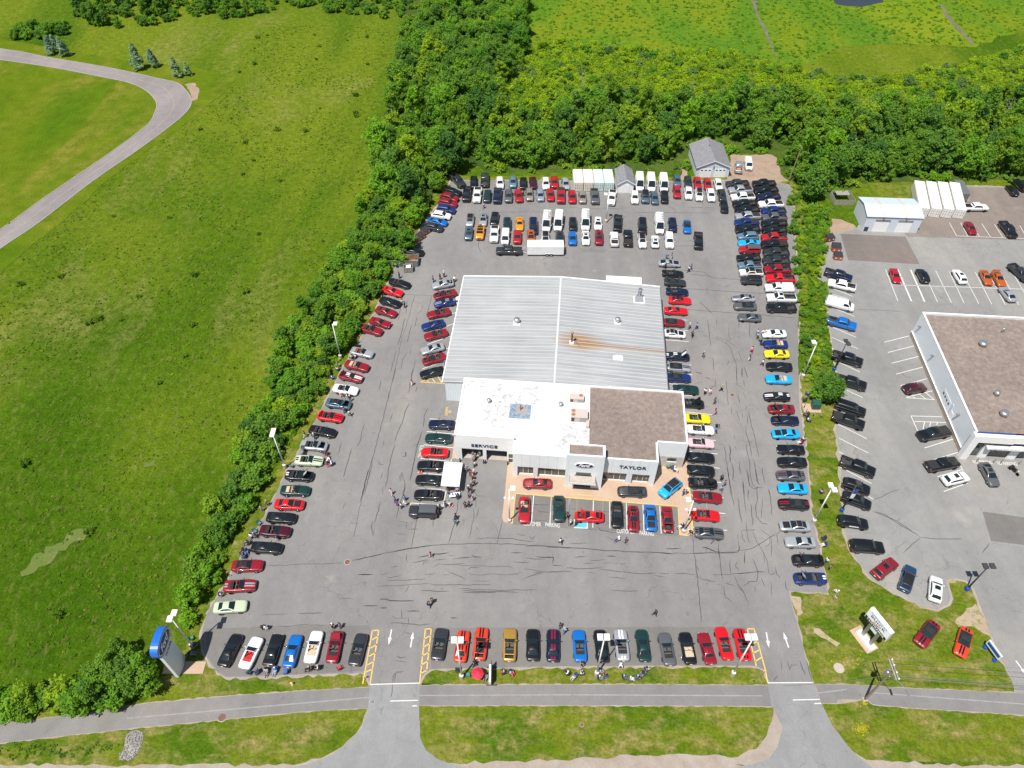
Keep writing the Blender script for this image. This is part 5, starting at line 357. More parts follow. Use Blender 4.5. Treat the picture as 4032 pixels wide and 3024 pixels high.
CARS=[
('A','pk','dgrey','',-13.58,162.18,-60.3,'dark grey pickup truck,first from left in the rearmost row'),
('A','sd','black','',-9.54,161.7,-88.4,'black sedan,second from left in the rearmost row'),
('A','pk','charcoal','',-6.83,162.48,90.0,'charcoal pickup truck,third from left in the rearmost row'),
('A','su','white','',-3.0,161.15,-87.3,'white SUV,fourth from left in the rearmost row'),
('A','su','lblue','',0.27,161.64,-90.0,'pale blue SUV,fifth from left in the rearmost row'),
('A','su','black','',2.84,161.02,-90.4,'black SUV,sixth from left in the rearmost row'),
('A','su','maroon','',5.25,161.13,-86.8,'dark maroon SUV,seventh from left in the rearmost row'),
('A','su','white','',8.42,160.85,-89.4,'white SUV,eighth from left in the rearmost row'),
('A','su','red','',10.59,161.31,-90.1,'red SUV,ninth from left in the rearmost row'),
('A','su','silver','',13.33,160.81,-86.6,'silver SUV,tenth from left in the rearmost row'),
('A','vn','white','',31.73,160.76,-94.8,'white tall van,eleventh from left in the rearmost row'),
('A','vn','white','',34.55,160.53,-94.1,'white tall van,twelfth from left in the rearmost row'),
('A','vn','white','',37.64,160.3,-93.8,'white tall van,thirteenth from left in the rearmost row'),
('A','su','slate','',41.33,162.24,-94.5,'slate blue SUV,fourteenth from left in the rearmost row'),
('A','su','dgrey','',43.97,161.46,-95.3,'dark grey SUV,fifteenth from left in the rearmost row'),
('A','su','red','',46.26,161.14,-94.2,'red SUV,sixteenth from left in the rearmost row'),
('A','su','red','',48.69,160.68,-95.0,'red SUV,seventeenth from left in the rearmost row'),
('A','su','cream','',51.31,160.46,-92.4,'cream SUV,eighteenth from left in the rearmost row'),
('B','pk','black','',-11.06,156.15,-92.2,'black pickup truck,first from left in second row from woods'),
('B','pk','white','',-8.47,155.72,-92.0,'white pickup truck,second from left in second row from woods'),
('B','su','dgreen','',-5.97,155.26,-92.5,'dark green SUV,third from left in second row from woods'),
('B','pk','navy','cover',-3.55,155.44,-91.9,'navy pickup truck with covered bed,fourth from left in second row from woods'),
('B','su','grey','',-0.83,155.29,-89.9,'grey SUV,fifth from left in second row from woods'),
('B','su','red','',1.63,155.38,-84.5,'red SUV,sixth from left in second row from woods'),
('B','su','beige','',4.28,156.01,-88.1,'beige SUV,seventh from left in second row from woods'),
('B','su','silverblue','',6.88,155.69,-86.3,'silver blue SUV,eighth from left in second row from woods'),
('B','su','red','',9.38,155.85,-88.1,'red SUV,ninth from left in second row from woods'),
('B','pk','red','cover',11.95,155.48,-92.2,'red pickup truck with covered bed,tenth from left in second row from woods'),
('B','su','red','',14.67,154.98,-91.0,'red SUV,eleventh from left in second row from woods'),
('B','su','beige','',17.14,154.83,-90.4,'beige SUV,twelfth from left in second row from woods'),
('B','pk','grey','',20.16,155.14,-91.2,'grey pickup truck,thirteenth from left in second row from woods'),
('B','pk','white','sunroof',24.3,154.61,-100.2,'white pickup truck with sunroof,fourteenth from left in second row from woods'),
('B','su','white','',29.87,154.7,-94.8,'white SUV,fifteenth from left in second row from woods'),
('B','bs','slate','blackroof',32.46,154.81,-95.4,'slate blue boxy small SUV with black roof,sixteenth from left in second row from woods'),
('B','su','slate','',34.7,154.53,-93.4,'slate blue SUV,seventeenth from left in second row from woods'),
('B','su','black','',37.19,154.99,-95.8,'black SUV,eighteenth from left in second row from woods'),
('B','su','red','',40.52,157.04,-94.2,'red SUV,nineteenth from left in second row from woods'),
('B','su','white','',43.22,156.46,-96.8,'white SUV,twentieth from left in second row from woods'),
('B','su','white','blackroof',45.76,156.01,-97.3,'white SUV with black roof,twenty-first from left in second row from woods'),
('B','su','white','',48.57,155.66,-94.7,'white SUV,twenty-second from left in second row from woods'),
('B','su','dgrey','',51.31,155.64,-92.6,'dark grey SUV,twenty-third from left in second row from woods'),
('B','su','black','',50.92,150.87,-95.7,'black SUV,twenty-fourth from left in second row from woods'),
('C','su','black','',-14.54,157.03,-20.5,'black SUV,first from top in slanted far-left column'),
('C','su','darkred','',-15.2,154.54,-20.9,'deep red SUV,second from top in slanted far-left column'),
('C','su','darkred','',-15.48,152.18,-17.4,'deep red SUV,third from top in slanted far-left column'),
('C','bs','blue','',-15.69,149.56,-13.3,'blue boxy small SUV,fourth from top in slanted far-left column'),
('C','su','white','',-16.72,147.15,-13.3,'white SUV,fifth from top in slanted far-left column'),
('C','sd','brightblue','',-17.38,144.64,-18.3,'bright blue sedan,sixth from top in slanted far-left column'),
('C','su','dgrey','',-18.09,142.37,-17.2,'dark grey SUV,seventh from top in slanted far-left column'),
('C','sd','black','',-21.89,133.13,-10.8,'black sedan,eighth from top in slanted far-left column'),
('D','su','silver','blackroof',-9.84,145.19,-92.2,'silver SUV with black roof,first from left in upper mid-lot row'),
('D','sd','silver','sunroof',-6.77,145.55,-91.0,'silver sedan with sunroof,second from left in upper mid-lot row'),
('D','su','black','',-4.11,145.85,-95.5,'black SUV,third from left in upper mid-lot row'),
('D','su','dgreen','sunroof',-1.11,143.73,-89.8,'dark green SUV with sunroof,fourth from left in upper mid-lot row'),
('D','cp','orange','',1.78,143.81,-90.4,'orange coupe,fifth from left in upper mid-lot row'),
('D','lg','navy','',5.0,142.72,-89.8,'navy large SUV,sixth from left in upper mid-lot row'),
('D','vn','white','ladder',8.08,143.95,-95.1,'white tall van with roof rack,seventh from left in upper mid-lot row'),
('D','vn','white','',10.84,144.21,-96.1,'white tall van,eighth from left in upper mid-lot row'),
('D','su','black','',14.22,143.6,-92.3,'black SUV,ninth from left in upper mid-lot row'),
('D','vn','white','ladder',17.16,144.38,-94.1,'white tall van with roof rack,tenth from left in upper mid-lot row'),
('D','su','white','sunroof',20.06,143.86,-93.8,'white SUV with sunroof,eleventh from left in upper mid-lot row'),
('D','pk','black','',24.69,143.9,-97.2,'black pickup truck,twelfth from left in upper mid-lot row'),
('D','lg','black','',30.29,142.71,-95.9,'black large SUV,thirteenth from left in upper mid-lot row'),
('D','vn','white','ladder',34.24,143.05,-94.8,'white tall van with roof rack,fourteenth from left in upper mid-lot row'),
('D','su','navy','',37.4,143.31,-94.7,'navy SUV,fifteenth from left in upper mid-lot row'),
('D','st','brightblue','',40.73,142.72,-97.4,'bright blue soft-top convertible,sixteenth from left in upper mid-lot row'),
('E','su','slate','sunroof',-9.95,139.98,-92.1,'slate blue SUV with sunroof,first from left in lower mid-lot row'),
('E','br','orange','open',-7.33,140.31,-92.9,'orange off-road SUV,second from left in lower mid-lot row'),
('E','pk','white','',-4.05,139.7,-91.7,'white pickup truck,third from left in lower mid-lot row'),
('E','vs','white','',-1.51,138.52,-92.9,'white small van,fourth from left in lower mid-lot row'),
('E','su','red','',1.24,138.58,-91.5,'red SUV,fifth from left in lower mid-lot row'),
('E','su','dorange','sunroof',4.33,138.72,-90.7,'burnt orange SUV with sunroof,sixth from left in lower mid-lot row'),
('E','su','white','blackroof',7.61,137.94,-91.2,'white SUV with black roof,seventh from left in lower mid-lot row'),
('E','su','dgrey','sunroof',10.9,137.94,-91.7,'dark grey SUV with sunroof,eighth from left in lower mid-lot row'),
('E','su','brightblue','',13.79,138.06,-91.5,'bright blue SUV,ninth from left in lower mid-lot row'),
('E','sd','white','sunroof',16.82,138.26,-92.0,'white sedan with sunroof,tenth from left in lower mid-lot row'),
('E','su','darkred','sunroof',19.88,138.31,-94.5,'deep red SUV with sunroof,eleventh from left in lower mid-lot row'),
('E','ps','white','cover',23.29,137.76,86.4,'white small pickup with covered bed,twelfth from left in lower mid-lot row'),
('E','pk','black','cover',26.43,138.11,84.7,'black pickup truck with covered bed,thirteenth from left in lower mid-lot row'),
('E','su','white','blackroof',29.55,137.15,-92.2,'white SUV with black roof,fourteenth from left in lower mid-lot row'),
('E','sd','white','sunroof',32.51,137.03,83.3,'white sedan with sunroof,fifteenth from left in lower mid-lot row'),
('E','lg','white','',35.75,137.24,-95.8,'white large SUV,sixteenth from left in lower mid-lot row'),
('E','pk','black','',42.36,137.13,-98.4,'black pickup truck,seventeenth from left in lower mid-lot row'),
('F','pk','dgrey','',56.08,160.67,-175.8,'dark grey pickup truck,first from top in left pickup-block column'),
('F','pk','silver','cover',56.16,157.81,-174.7,'silver pickup truck with covered bed,second from top in left pickup-block column'),
('F','pk','white','',56.13,154.71,-176.1,'white pickup truck,third from top in left pickup-block column'),
('F','pk','black','',55.99,151.75,-176.1,'black pickup truck,fourth from top in left pickup-block column'),
('F','pk','black','',56.01,149.14,-176.3,'black pickup truck,fifth from top in left pickup-block column'),
('F','pk','silver','cover',55.64,146.73,-176.3,'silver pickup truck with covered bed,sixth from top in left pickup-block column'),
('F','pk','blue','cover',54.82,144.09,-176.4,'blue pickup truck with covered bed,seventh from top in left pickup-block column'),
('F','pk','black','',54.43,141.36,-176.1,'black pickup truck,eighth from top in left pickup-block column'),
('F','su','lblue','',53.95,138.83,-177.3,'pale blue SUV,ninth from top in left pickup-block column'),
('F','cp','cyan','',53.61,136.35,178.5,'cyan coupe,tenth from top in left pickup-block column'),
('F','br','red','greyroof',53.27,133.78,180.0,'red off-road SUV with grey roof,eleventh from top in left pickup-block column'),
('F','ps','black','',52.33,130.71,180.0,'black small pickup,twelfth from top in left pickup-block column'),
('F','ps','lblue','',51.96,128.14,180.0,'pale blue small pickup,thirteenth from top in left pickup-block column'),
('F','ps','cream','blackroof',51.74,125.63,180.0,'cream small pickup with black roof,fourteenth from top in left pickup-block column'),
('F','bs','dgrey','blackroof',51.23,123.01,177.2,'dark grey boxy small SUV with black roof,fifteenth from top in left pickup-block column'),
('F','cp','silver','stripe:black',48.33,117.38,176.2,'silver coupe with black stripes,sixteenth from top in left pickup-block column'),
('F','st','grey','',48.15,114.77,176.3,'grey soft-top convertible,seventeenth from top in left pickup-block column'),
('F','cp','grey','',48.3,111.32,175.2,'grey coupe,eighteenth from top in left pickup-block column'),
('G','pk','black','',62.71,160.67,-178.7,'black pickup truck,first from top in right pickup-block column'),
('G','pk','black','',62.5,157.73,-176.0,'black pickup truck,second from top in right pickup-block column'),
('G','pk','navy','',62.27,154.63,-174.9,'navy pickup truck,third from top in right pickup-block column'),
('G','pk','white','',62.27,151.68,-177.5,'white pickup truck,fourth from top in right pickup-block column'),
('G','pk','blue','',62.25,148.86,-178.8,'blue pickup truck,fifth from top in right pickup-block column'),
('G','pk','grey','',61.78,146.24,-177.6,'grey pickup truck,sixth from top in right pickup-block column'),
('G','pk','black','',61.11,143.67,-178.8,'black pickup truck,seventh from top in right pickup-block column'),
('G','pk','black','',60.49,140.96,-178.8,'black pickup truck,eighth from top in right pickup-block column'),
('G','pk','red','',59.74,138.17,-178.9,'red pickup truck,ninth from top in right pickup-block column'),
('G','pk','black','cover',59.21,135.62,180.0,'black pickup truck with covered bed,tenth from top in right pickup-block column'),
('G','pk','dgrey','',58.84,132.58,180.0,'dark grey pickup truck,eleventh from top in right pickup-block column'),
('G','pk','dgrey','',58.17,129.6,180.0,'dark grey pickup truck,twelfth from top in right pickup-block column'),
('G','pk','darkred','',57.64,126.52,-179.0,'deep red pickup truck,thirteenth from top in right pickup-block column'),
('G','rc','brightred','',57.57,123.47,177.2,'bright red long-bed pickup,fourteenth from top in right pickup-block column'),
('G','rc','white','cap',56.53,120.32,178.0,'white long-bed pickup,fifteenth from top in right pickup-block column'),
('G','rc','white','sunroof',56.16,117.09,178.2,'white long-bed pickup with sunroof,sixteenth from top in right pickup-block column'),
('G','pk','black','',55.41,114.06,178.1,'black pickup truck,seventeenth from top in right pickup-block column'),
('H','cv','black','',-23.91,122.15,-20.1,'black open convertible,first from top in hedge-side column'),
('H','cp','brightred','',-25.2,119.49,-21.3,'bright red coupe,second from top in hedge-side column'),
('H','cp','black','',-25.28,116.08,-22.7,'black coupe,third from top in hedge-side column'),
('H','cp','darkred','',-25.77,113.07,-21.7,'deep red coupe,fourth from top in hedge-side column'),
('H','fx','darkred','',-26.6,109.79,-21.4,'deep red boxy old coupe,fifth from top in hedge-side column'),
('H','cv','darkred','',-28.11,107.66,-20.1,'deep red open convertible,sixth from top in hedge-side column'),
('H','cv','silver','in:brown',-29.07,101.22,-15.4,'silver open convertible with brown interior,seventh from top in hedge-side column'),
('H','cv','darkred','in:tan',-29.52,97.58,-16.1,'deep red open convertible with tan interior,eighth from top in hedge-side column'),
('H','cp','darkred','trunk,stripe:white',-30.24,94.72,-15.2,'deep red coupe with trunk open and white stripes,ninth from top in hedge-side column'),
('H','cv','white','',-30.74,91.47,-11.8,'white open convertible,tenth from top in hedge-side column'),
('H','cp','slate','hood,blackroof',-31.52,88.01,-8.7,'slate blue coupe with hood up and black roof,eleventh from top in hedge-side column'),
('H','cv','brightred','trunk,stripe:black',-32.46,84.9,-9.5,'bright red open convertible with trunk open and black stripes,twelfth from top in hedge-side column'),
('H','cv','black','',-33.27,81.53,-12.1,'black open convertible,thirteenth from top in hedge-side column'),
('H','cv','silver','hood',-34.23,78.4,-6.0,'silver open convertible with hood up,fourteenth from top in hedge-side column'),
('H','cv','palegreen','stripe:black',-34.44,75.17,-2.9,'pale green open convertible with black stripes,fifteenth from top in hedge-side column'),
('H','cv','black','hood,stripe:white',-35.5,72.04,-3.6,'black open convertible with hood up and white stripes,sixteenth from top in hedge-side column'),
('H','cv','dgreen','in:tan',-35.57,69.03,-0.9,'dark green open convertible with tan interior,seventeenth from top in hedge-side column'),
('H','cp','brightred','blackhood',-35.97,66.34,-1.7,'bright red coupe with black hood,eighteenth from top in hedge-side column'),
('H','cp','black','',-36.74,63.83,-3.3,'black coupe,nineteenth from top in hedge-side column'),
('H','cv','maroon','',-37.16,61.37,-4.0,'dark maroon open convertible,twentieth from top in hedge-side column'),
('H','cp','black','',-37.84,58.44,-3.8,'black coupe,twenty-first from top in hedge-side column'),
('H','cp','darkred','blackroof',-40.07,55.35,2.2,'deep red coupe with black roof,twenty-second from top in hedge-side column'),
('H','cv','darkred','stripe:silver',-40.36,52.04,3.6,'deep red open convertible with silver stripes,twenty-third from top in hedge-side column'),
('H','cp','palegreen','',-40.92,48.73,5.1,'pale green coupe,twenty-fourth from top in hedge-side column'),
('I','cp','silver','trunk',-14.78,121.81,-165.4,'silver coupe with trunk open,first from top,column left of building'),
('I','cv','darkred','hood',-14.11,118.53,-163.1,'deep red open convertible with hood up,second from top,column left of building'),
('I','cp','blue','stripe:silver',-13.9,115.9,-165.3,'blue coupe with silver stripes,third from top,column left of building'),
('I','cv','darkred','',-15.01,112.6,-164.3,'deep red open convertible,fourth from top,column left of building'),
('I','cp','blue','',-15.9,109.07,-162.1,'blue coupe,fifth from top,column left of building'),
('I','cv','darkred','',-15.14,106.26,-162.0,'deep red open convertible,sixth from top,column left of building'),
('I','cp','silver','',-15.52,102.21,-161.6,'silver coupe,seventh from top,column left of building'),
('I','cv','darkred','hood',-15.01,99.46,-159.7,'deep red open convertible with hood up,eighth from top,column left of building'),
('I','cp','black','',-15.13,95.87,-162.0,'black coupe,ninth from top,column left of building'),
('I','cp','navy','',-12.46,83.13,176.7,'navy coupe,tenth from top,column left of building'),
('I','cp','dgreen','',-12.82,80.0,175.8,'dark green coupe,eleventh from top,column left of building'),
('I','cv','brightred','',-13.26,76.88,177.0,'bright red open convertible,twelfth from top,column left of building'),
('I','cv','black','',-13.67,74.07,176.9,'black open convertible,thirteenth from top,column left of building'),
('I','cp','black','',-13.66,71.14,175.9,'black coupe,fourteenth from top,column left of building'),
('I','cv','black','',-13.69,68.23,177.3,'black open convertible,fifteenth from top,column left of building'),
('I','br','dgrey','greyroof',-14.14,64.89,177.3,'dark grey off-road SUV with grey roof,sixteenth from top,column left of building'),
('J','cl','silver','blackhood',34.63,129.06,-3.2,'silver classic fastback with black hood,first from top,column right of building'),
('J','cv','black','',34.81,125.49,-4.9,'black open convertible,second from top,column right of building'),
('J','st','dgrey','',34.83,122.5,-4.6,'dark grey soft-top convertible,third from top,column right of building'),
('J','cv','navy','',34.82,119.45,-4.6,'navy open convertible,fourth from top,column right of building'),
('J','cp','brightred','blackroof',34.95,116.61,-4.4,'bright red coupe with black roof,fifth from top,column right of building'),
('J','cp','brightred','',33.64,113.34,-4.3,'bright red coupe,sixth from top,column right of building'),
('J','st','darkred','',32.62,109.81,-4.2,'deep red soft-top convertible,seventh from top,column right of building'),
('J','cp','white','blackhood,blackroof',32.25,106.56,-5.4,'white coupe with black hood and black roof,eighth from top,column right of building'),
('J','cp','navy','hood,stripe:white',31.95,100.18,-3.8,'navy coupe with hood up and white stripes,ninth from top,column right of building'),
('J','st','silver','stripe:black',31.65,97.21,-4.9,'silver soft-top convertible with black stripes,tenth from top,column right of building'),
('J','st','blue','',31.24,94.53,-3.5,'blue soft-top convertible,eleventh from top,column right of building'),
('J','cp','dgreen','',32.17,91.52,-3.4,'dark green coupe,twelfth from top,column right of building'),
('J','cv','black','hood',32.57,88.11,-4.6,'black open convertible with hood up,thirteenth from top,column right of building'),
('J','cv','yellow','',33.05,84.46,-3.9,'yellow open convertible,fourteenth from top,column right of building'),
('J','cv','white','',33.24,81.9,-4.5,'white open convertible,fifteenth from top,column right of building'),
('J','cv','pink','',32.72,78.92,-3.9,'pink open convertible,sixteenth from top,column right of building'),
('J','cp','black','',32.17,75.8,-3.9,'black coupe,seventeenth from top,column right of building'),
('J','cp','black','',31.73,73.11,-3.8,'black coupe,eighteenth from top,column right of building'),
('J','cv','black','hood',31.58,70.53,-2.9,'black open convertible with hood up,nineteenth from top,column right of building'),
('J','cv','darkred','',31.86,67.75,-4.7,'deep red open convertible,twentieth from top,column right of building'),
('J','cv','brightred','',30.88,64.31,-4.5,'bright red open convertible,twenty-first from top,column right of building'),
('J','cp','grey','stripe:black,door',30.9,61.06,-4.2,'grey coupe with black stripes and door ajar,twenty-second from top,column right of building'),
('K','cp','white','',52.11,106.51,178.7,'white coupe,first from top,column beside right verge'),
('K','cv','blue','in:tan',51.71,103.58,177.5,'blue open convertible with tan interior,second from top,column beside right verge'),
('K','cp','yellow','',51.24,100.79,177.5,'yellow coupe,third from top,column beside right verge'),
('K','cp','black','',50.88,97.42,175.1,'black coupe,fourth from top,column beside right verge'),
('K','cv','cyan','in:tan',49.92,94.07,176.5,'cyan open convertible with tan interior,fifth from top,column beside right verge'),
('K','cp','black','stripe:white',48.56,89.78,177.8,'black coupe with white stripes,sixth from top,column beside right verge'),
('K','cp','darkred','hood',48.63,86.76,177.8,'deep red coupe with hood up,seventh from top,column beside right verge'),
('K','cp','navy','hood',48.6,84.06,176.9,'navy coupe with hood up,eighth from top,column beside right verge'),
('K','cp','cyan','blackhood',47.93,80.99,178.0,'cyan coupe with black hood,ninth from top,column beside right verge'),
('K','fx','black','',47.96,77.53,175.8,'black boxy old coupe,tenth from top,column beside right verge'),
('K','cp','black','',47.47,74.83,177.1,'black coupe,eleventh from top,column beside right verge'),
('K','cp','grey','stripe:maroon',46.51,72.08,177.2,'grey coupe with dark maroon stripes,twelfth from top,column beside right verge'),
('K','cp','cyan','',46.16,69.45,176.4,'cyan coupe,thirteenth from top,column beside right verge'),
('K','st','black','stripe:darkred',45.54,66.41,176.4,'black soft-top convertible with deep red stripes,fourteenth from top,column beside right verge'),
('K','cp','silver','blackhood,blackroof',44.69,62.32,177.5,'silver coupe with black hood and black roof,fifteenth from top,column beside right verge'),
('K','cp','silver','',44.75,59.43,177.6,'silver coupe,sixteenth from top,column beside right verge'),
('K','cp','black','hood,trunk',45.09,56.3,177.7,'black coupe with hood up and trunk open,seventeenth from top,column beside right verge'),
('K','cv','blue','hood,stripe:white',44.59,53.25,178.6,'blue open convertible with hood up and white stripes,eighteenth from top,column beside right verge'),
('L','cp','black','',-39.29,42.3,77.6,'black coupe,first from left in front row'),
('L','cv','white','in:red',-36.29,41.94,77.8,'white open convertible with red interior,second from left in front row'),
('L','fx','black','',-33.3,42.35,84.6,'black boxy old coupe,third from left in front row'),
('L','cp','brightblue','',-30.6,42.19,85.7,'bright blue coupe,fourth from left in front row'),
('L','cv','white','in:tan',-27.74,42.78,86.3,'white open convertible with tan interior,fifth from left in front row'),
('L','cv','darkred','hood',-24.8,42.79,87.7,'deep red open convertible with hood up,sixth from left in front row'),
('L','cv','dgrey','',-21.48,42.41,83.5,'dark grey open convertible,seventh from left in front row'),
('L','cv','dgrey','',-10.18,43.2,84.5,'dark grey open convertible,eighth from left in front row'),
('L','cp','redorange','stripe:maroon',-7.02,42.88,85.2,'red orange coupe with dark maroon stripes,ninth from left in front row'),
('L','cv','redorange','trunk,stripe:black',-4.4,43.23,85.8,'red orange open convertible with trunk open and black stripes,tenth from left in front row'),
('L','cv','gold','trunk',-0.32,43.07,88.4,'gold open convertible with trunk open,eleventh from left in front row'),
('L','cp','black','',2.93,43.07,89.0,'black coupe,twelfth from left in front row'),
('L','cp','navy','stripe:darkred',5.76,42.98,87.2,'navy coupe with deep red stripes,thirteenth from left in front row'),
('L','cv','brightblue','',9.46,42.94,90.8,'bright blue open convertible,fourteenth from left in front row'),
('L','cp','black','',12.5,42.89,92.1,'black coupe,fifteenth from left in front row'),
('L','cv','silver','stripe:white',15.37,43.04,90.5,'silver open convertible with white stripes,sixteenth from left in front row'),
('L','cp','dgreen','',18.36,42.98,90.1,'dark green coupe,seventeenth from left in front row'),
('L','cv','grey','',21.63,42.46,93.4,'grey open convertible,eighteenth from left in front row'),
('L','cv','black','in:tan',24.55,42.59,92.1,'black open convertible with tan interior,nineteenth from left in front row'),
('L','fx','darkred','',27.22,42.56,95.4,'deep red boxy old coupe,twentieth from left in front row'),
('L','cv','brightred','',29.76,43.29,93.2,'bright red open convertible,twenty-first from left in front row'),
('L','cv','brightred','stripe:black',32.3,43.13,90.7,'bright red open convertible with black stripes,twenty-second from left in front row'),
('N','cv','red','in:tan',1.97,65.27,-90.6,'red open convertible with tan interior,leftmost in customer parking'),
('N','cp','dgreen','',7.56,65.49,-91.4,'dark green coupe,second from left in customer parking'),
('N','cp','darkred','',4.17,70.37,177.2,'deep red coupe on the concrete apron below the showroom windows'),
('N','cp','brightred','hood,trunk',12.35,64.08,175.6,'bright red coupe with hood up,sideways in accessible bay'),
('N','cv','black','',16.81,64.38,-94.2,'black open convertible in customer parking,left of striped coupe'),
('N','cp','darkred','stripe:black',19.33,63.65,-94.1,'deep red coupe with black stripes in customer parking bay'),
('N','cp','brightblue','blackhood',22.09,63.79,-93.2,'bright blue coupe with black hood in customer parking bay'),
('N','fx','darkred','hood',24.73,63.46,-93.8,'deep red boxy coupe with hood up,rightmost customer bay'),
('N','st','dgrey','',19.66,68.78,177.2,'dark grey soft-top convertible on concrete apron under the name sign'),
('N','su','cyan','blackroof',25.98,69.38,-139.8,'cyan SUV with black roof,slanted on the concrete apron'),
('R','ps','silverblue','load',58.14,168.6,76.7,'silver blue small pickup with orange load,on the dirt patch'),
('R','vs','white','',60.92,170.02,-98.0,'white small van on the dirt patch beside the grey-roofed garage'),
('R','pk','navy','',70.38,124.81,-28.4,"navy pickup truck,topmost along the right lot's left edge"),
('R','pk','white','',70.07,121.31,158.1,'white pickup truck nosed toward shrubs,above the white rack van'),
('R','vc','white','ladder',67.76,115.19,-22.9,"white cargo van with roof rack at right lot's edge"),
('R','pk','brightblue','',66.43,109.41,-23.7,'bright blue pickup truck below the white rack van'),
('R','pk','black','',64.43,99.36,-25.8,'black pickup truck behind the thin dark lamp,above another'),
('R','pk','black','',63.03,93.18,-24.1,"black pickup truck partly under the roadside tree's branches"),
('R','lg','black','',61.11,86.87,-26.5,'black large SUV just behind the pickup with a flat bed cover'),
('R','pk','black','cover',59.76,83.9,-26.7,'black pickup with flat bed cover beside the green utility box'),
('R','pk','black','',58.17,73.74,-29.5,'black pickup truck with brown bare bed,in the right lot'),
('R','su','black','',56.73,69.78,-24.5,'black SUV behind the dark lamp post with blue banner,upper'),
('R','su','black','',55.88,67.0,-26.0,'black SUV beside the blue-based lamp post,lower of two'),
('R','su','black','text',54.03,62.96,-10.1,'black SUV with white side lettering at right lot edge'),
('R','lg','black','',54.8,58.57,-4.3,'black large SUV above the red SUV at right lot edge'),
('R','su','darkred','sunroof',56.33,54.87,32.7,'red SUV with sunroof,parked diagonally above the sign lawn'),
('R','su','steelblue','blackroof',59.14,53.19,57.2,'blue SUV between red and white SUVs above the sign lawn'),
('R','su','white','sunroof',62.65,51.49,65.1,'white SUV with dark sunroof,right end above the sign lawn'),
('R','st','darkred','stripe:black',58.78,44.65,-138.3,'red soft-top car with black stripe,on the sign lawn'),
('R','st','redorange','stripe:black',63.44,43.41,-124.1,'red orange soft-top car with black stripe,on the sign lawn'),
('R','fx','red','',82.69,124.64,-96.3,"red old coupe,leftmost in the right lot's middle bays"),
('R','su','black','',88.57,124.67,87.3,"black SUV,second from left in right lot's middle bays"),
('R','su','white','sunroof',96.4,124.39,88.7,"white SUV with sunroof in the right lot's middle bays"),
('R','cp','dorange','',102.05,124.06,-97.8,'burnt orange coupe,left of the two in middle bays'),
('R','cp','dorange','wing',104.57,123.66,-95.4,'burnt orange coupe with rear wing in the middle bays'),
('R','pk','dgrey','',109.88,125.62,-76.6,'dark grey pickup cut by the right edge,middle bays'),
('R','sd','silver','',104.08,118.58,93.8,'silver sedan parked below the two burnt orange coupes'),
('R','su','maroon','',74.55,91.75,12.1,"dark maroon SUV beside the neighbouring building's left wall"),
('R','pk','black','cover',73.81,80.89,-167.4,'black pickup with ribbed bed cover facing left beside neighbouring building'),
('R','pk','black','cover',72.67,74.25,11.8,'black pickup with flat bed cover facing right,neighbouring building corner'),
('R','su','white','sunroof',73.75,71.33,14.7,'white SUV with sunroof below the black pickup,neighbouring building'),
('R','sd','grey','sunroof',79.8,72.25,-89.5,'grey sedan with sunroof parked before the NO PARKING marks'),
('R','pk','white','',110.94,150.44,0.0,'white pickup truck right of the white containers'),
('R','sd','darkred','',106.26,142.13,-93.7,'deep red sedan in bays below the white containers'),
('R','pk','black','',114.63,141.41,-89.4,'black pickup truck in bays near the right containers'),
('R','sd','black','',123.36,157.99,87.4,"black sedan at the far right lot's top corner"),
('R','lg','black','',126.38,160.22,96.7,'black large SUV cut by the right edge,top corner'),
('R','pk','dgrey','cover',-0.68,133.39,178.8,'dark grey pickup with covered bed hitched to white trailer')]
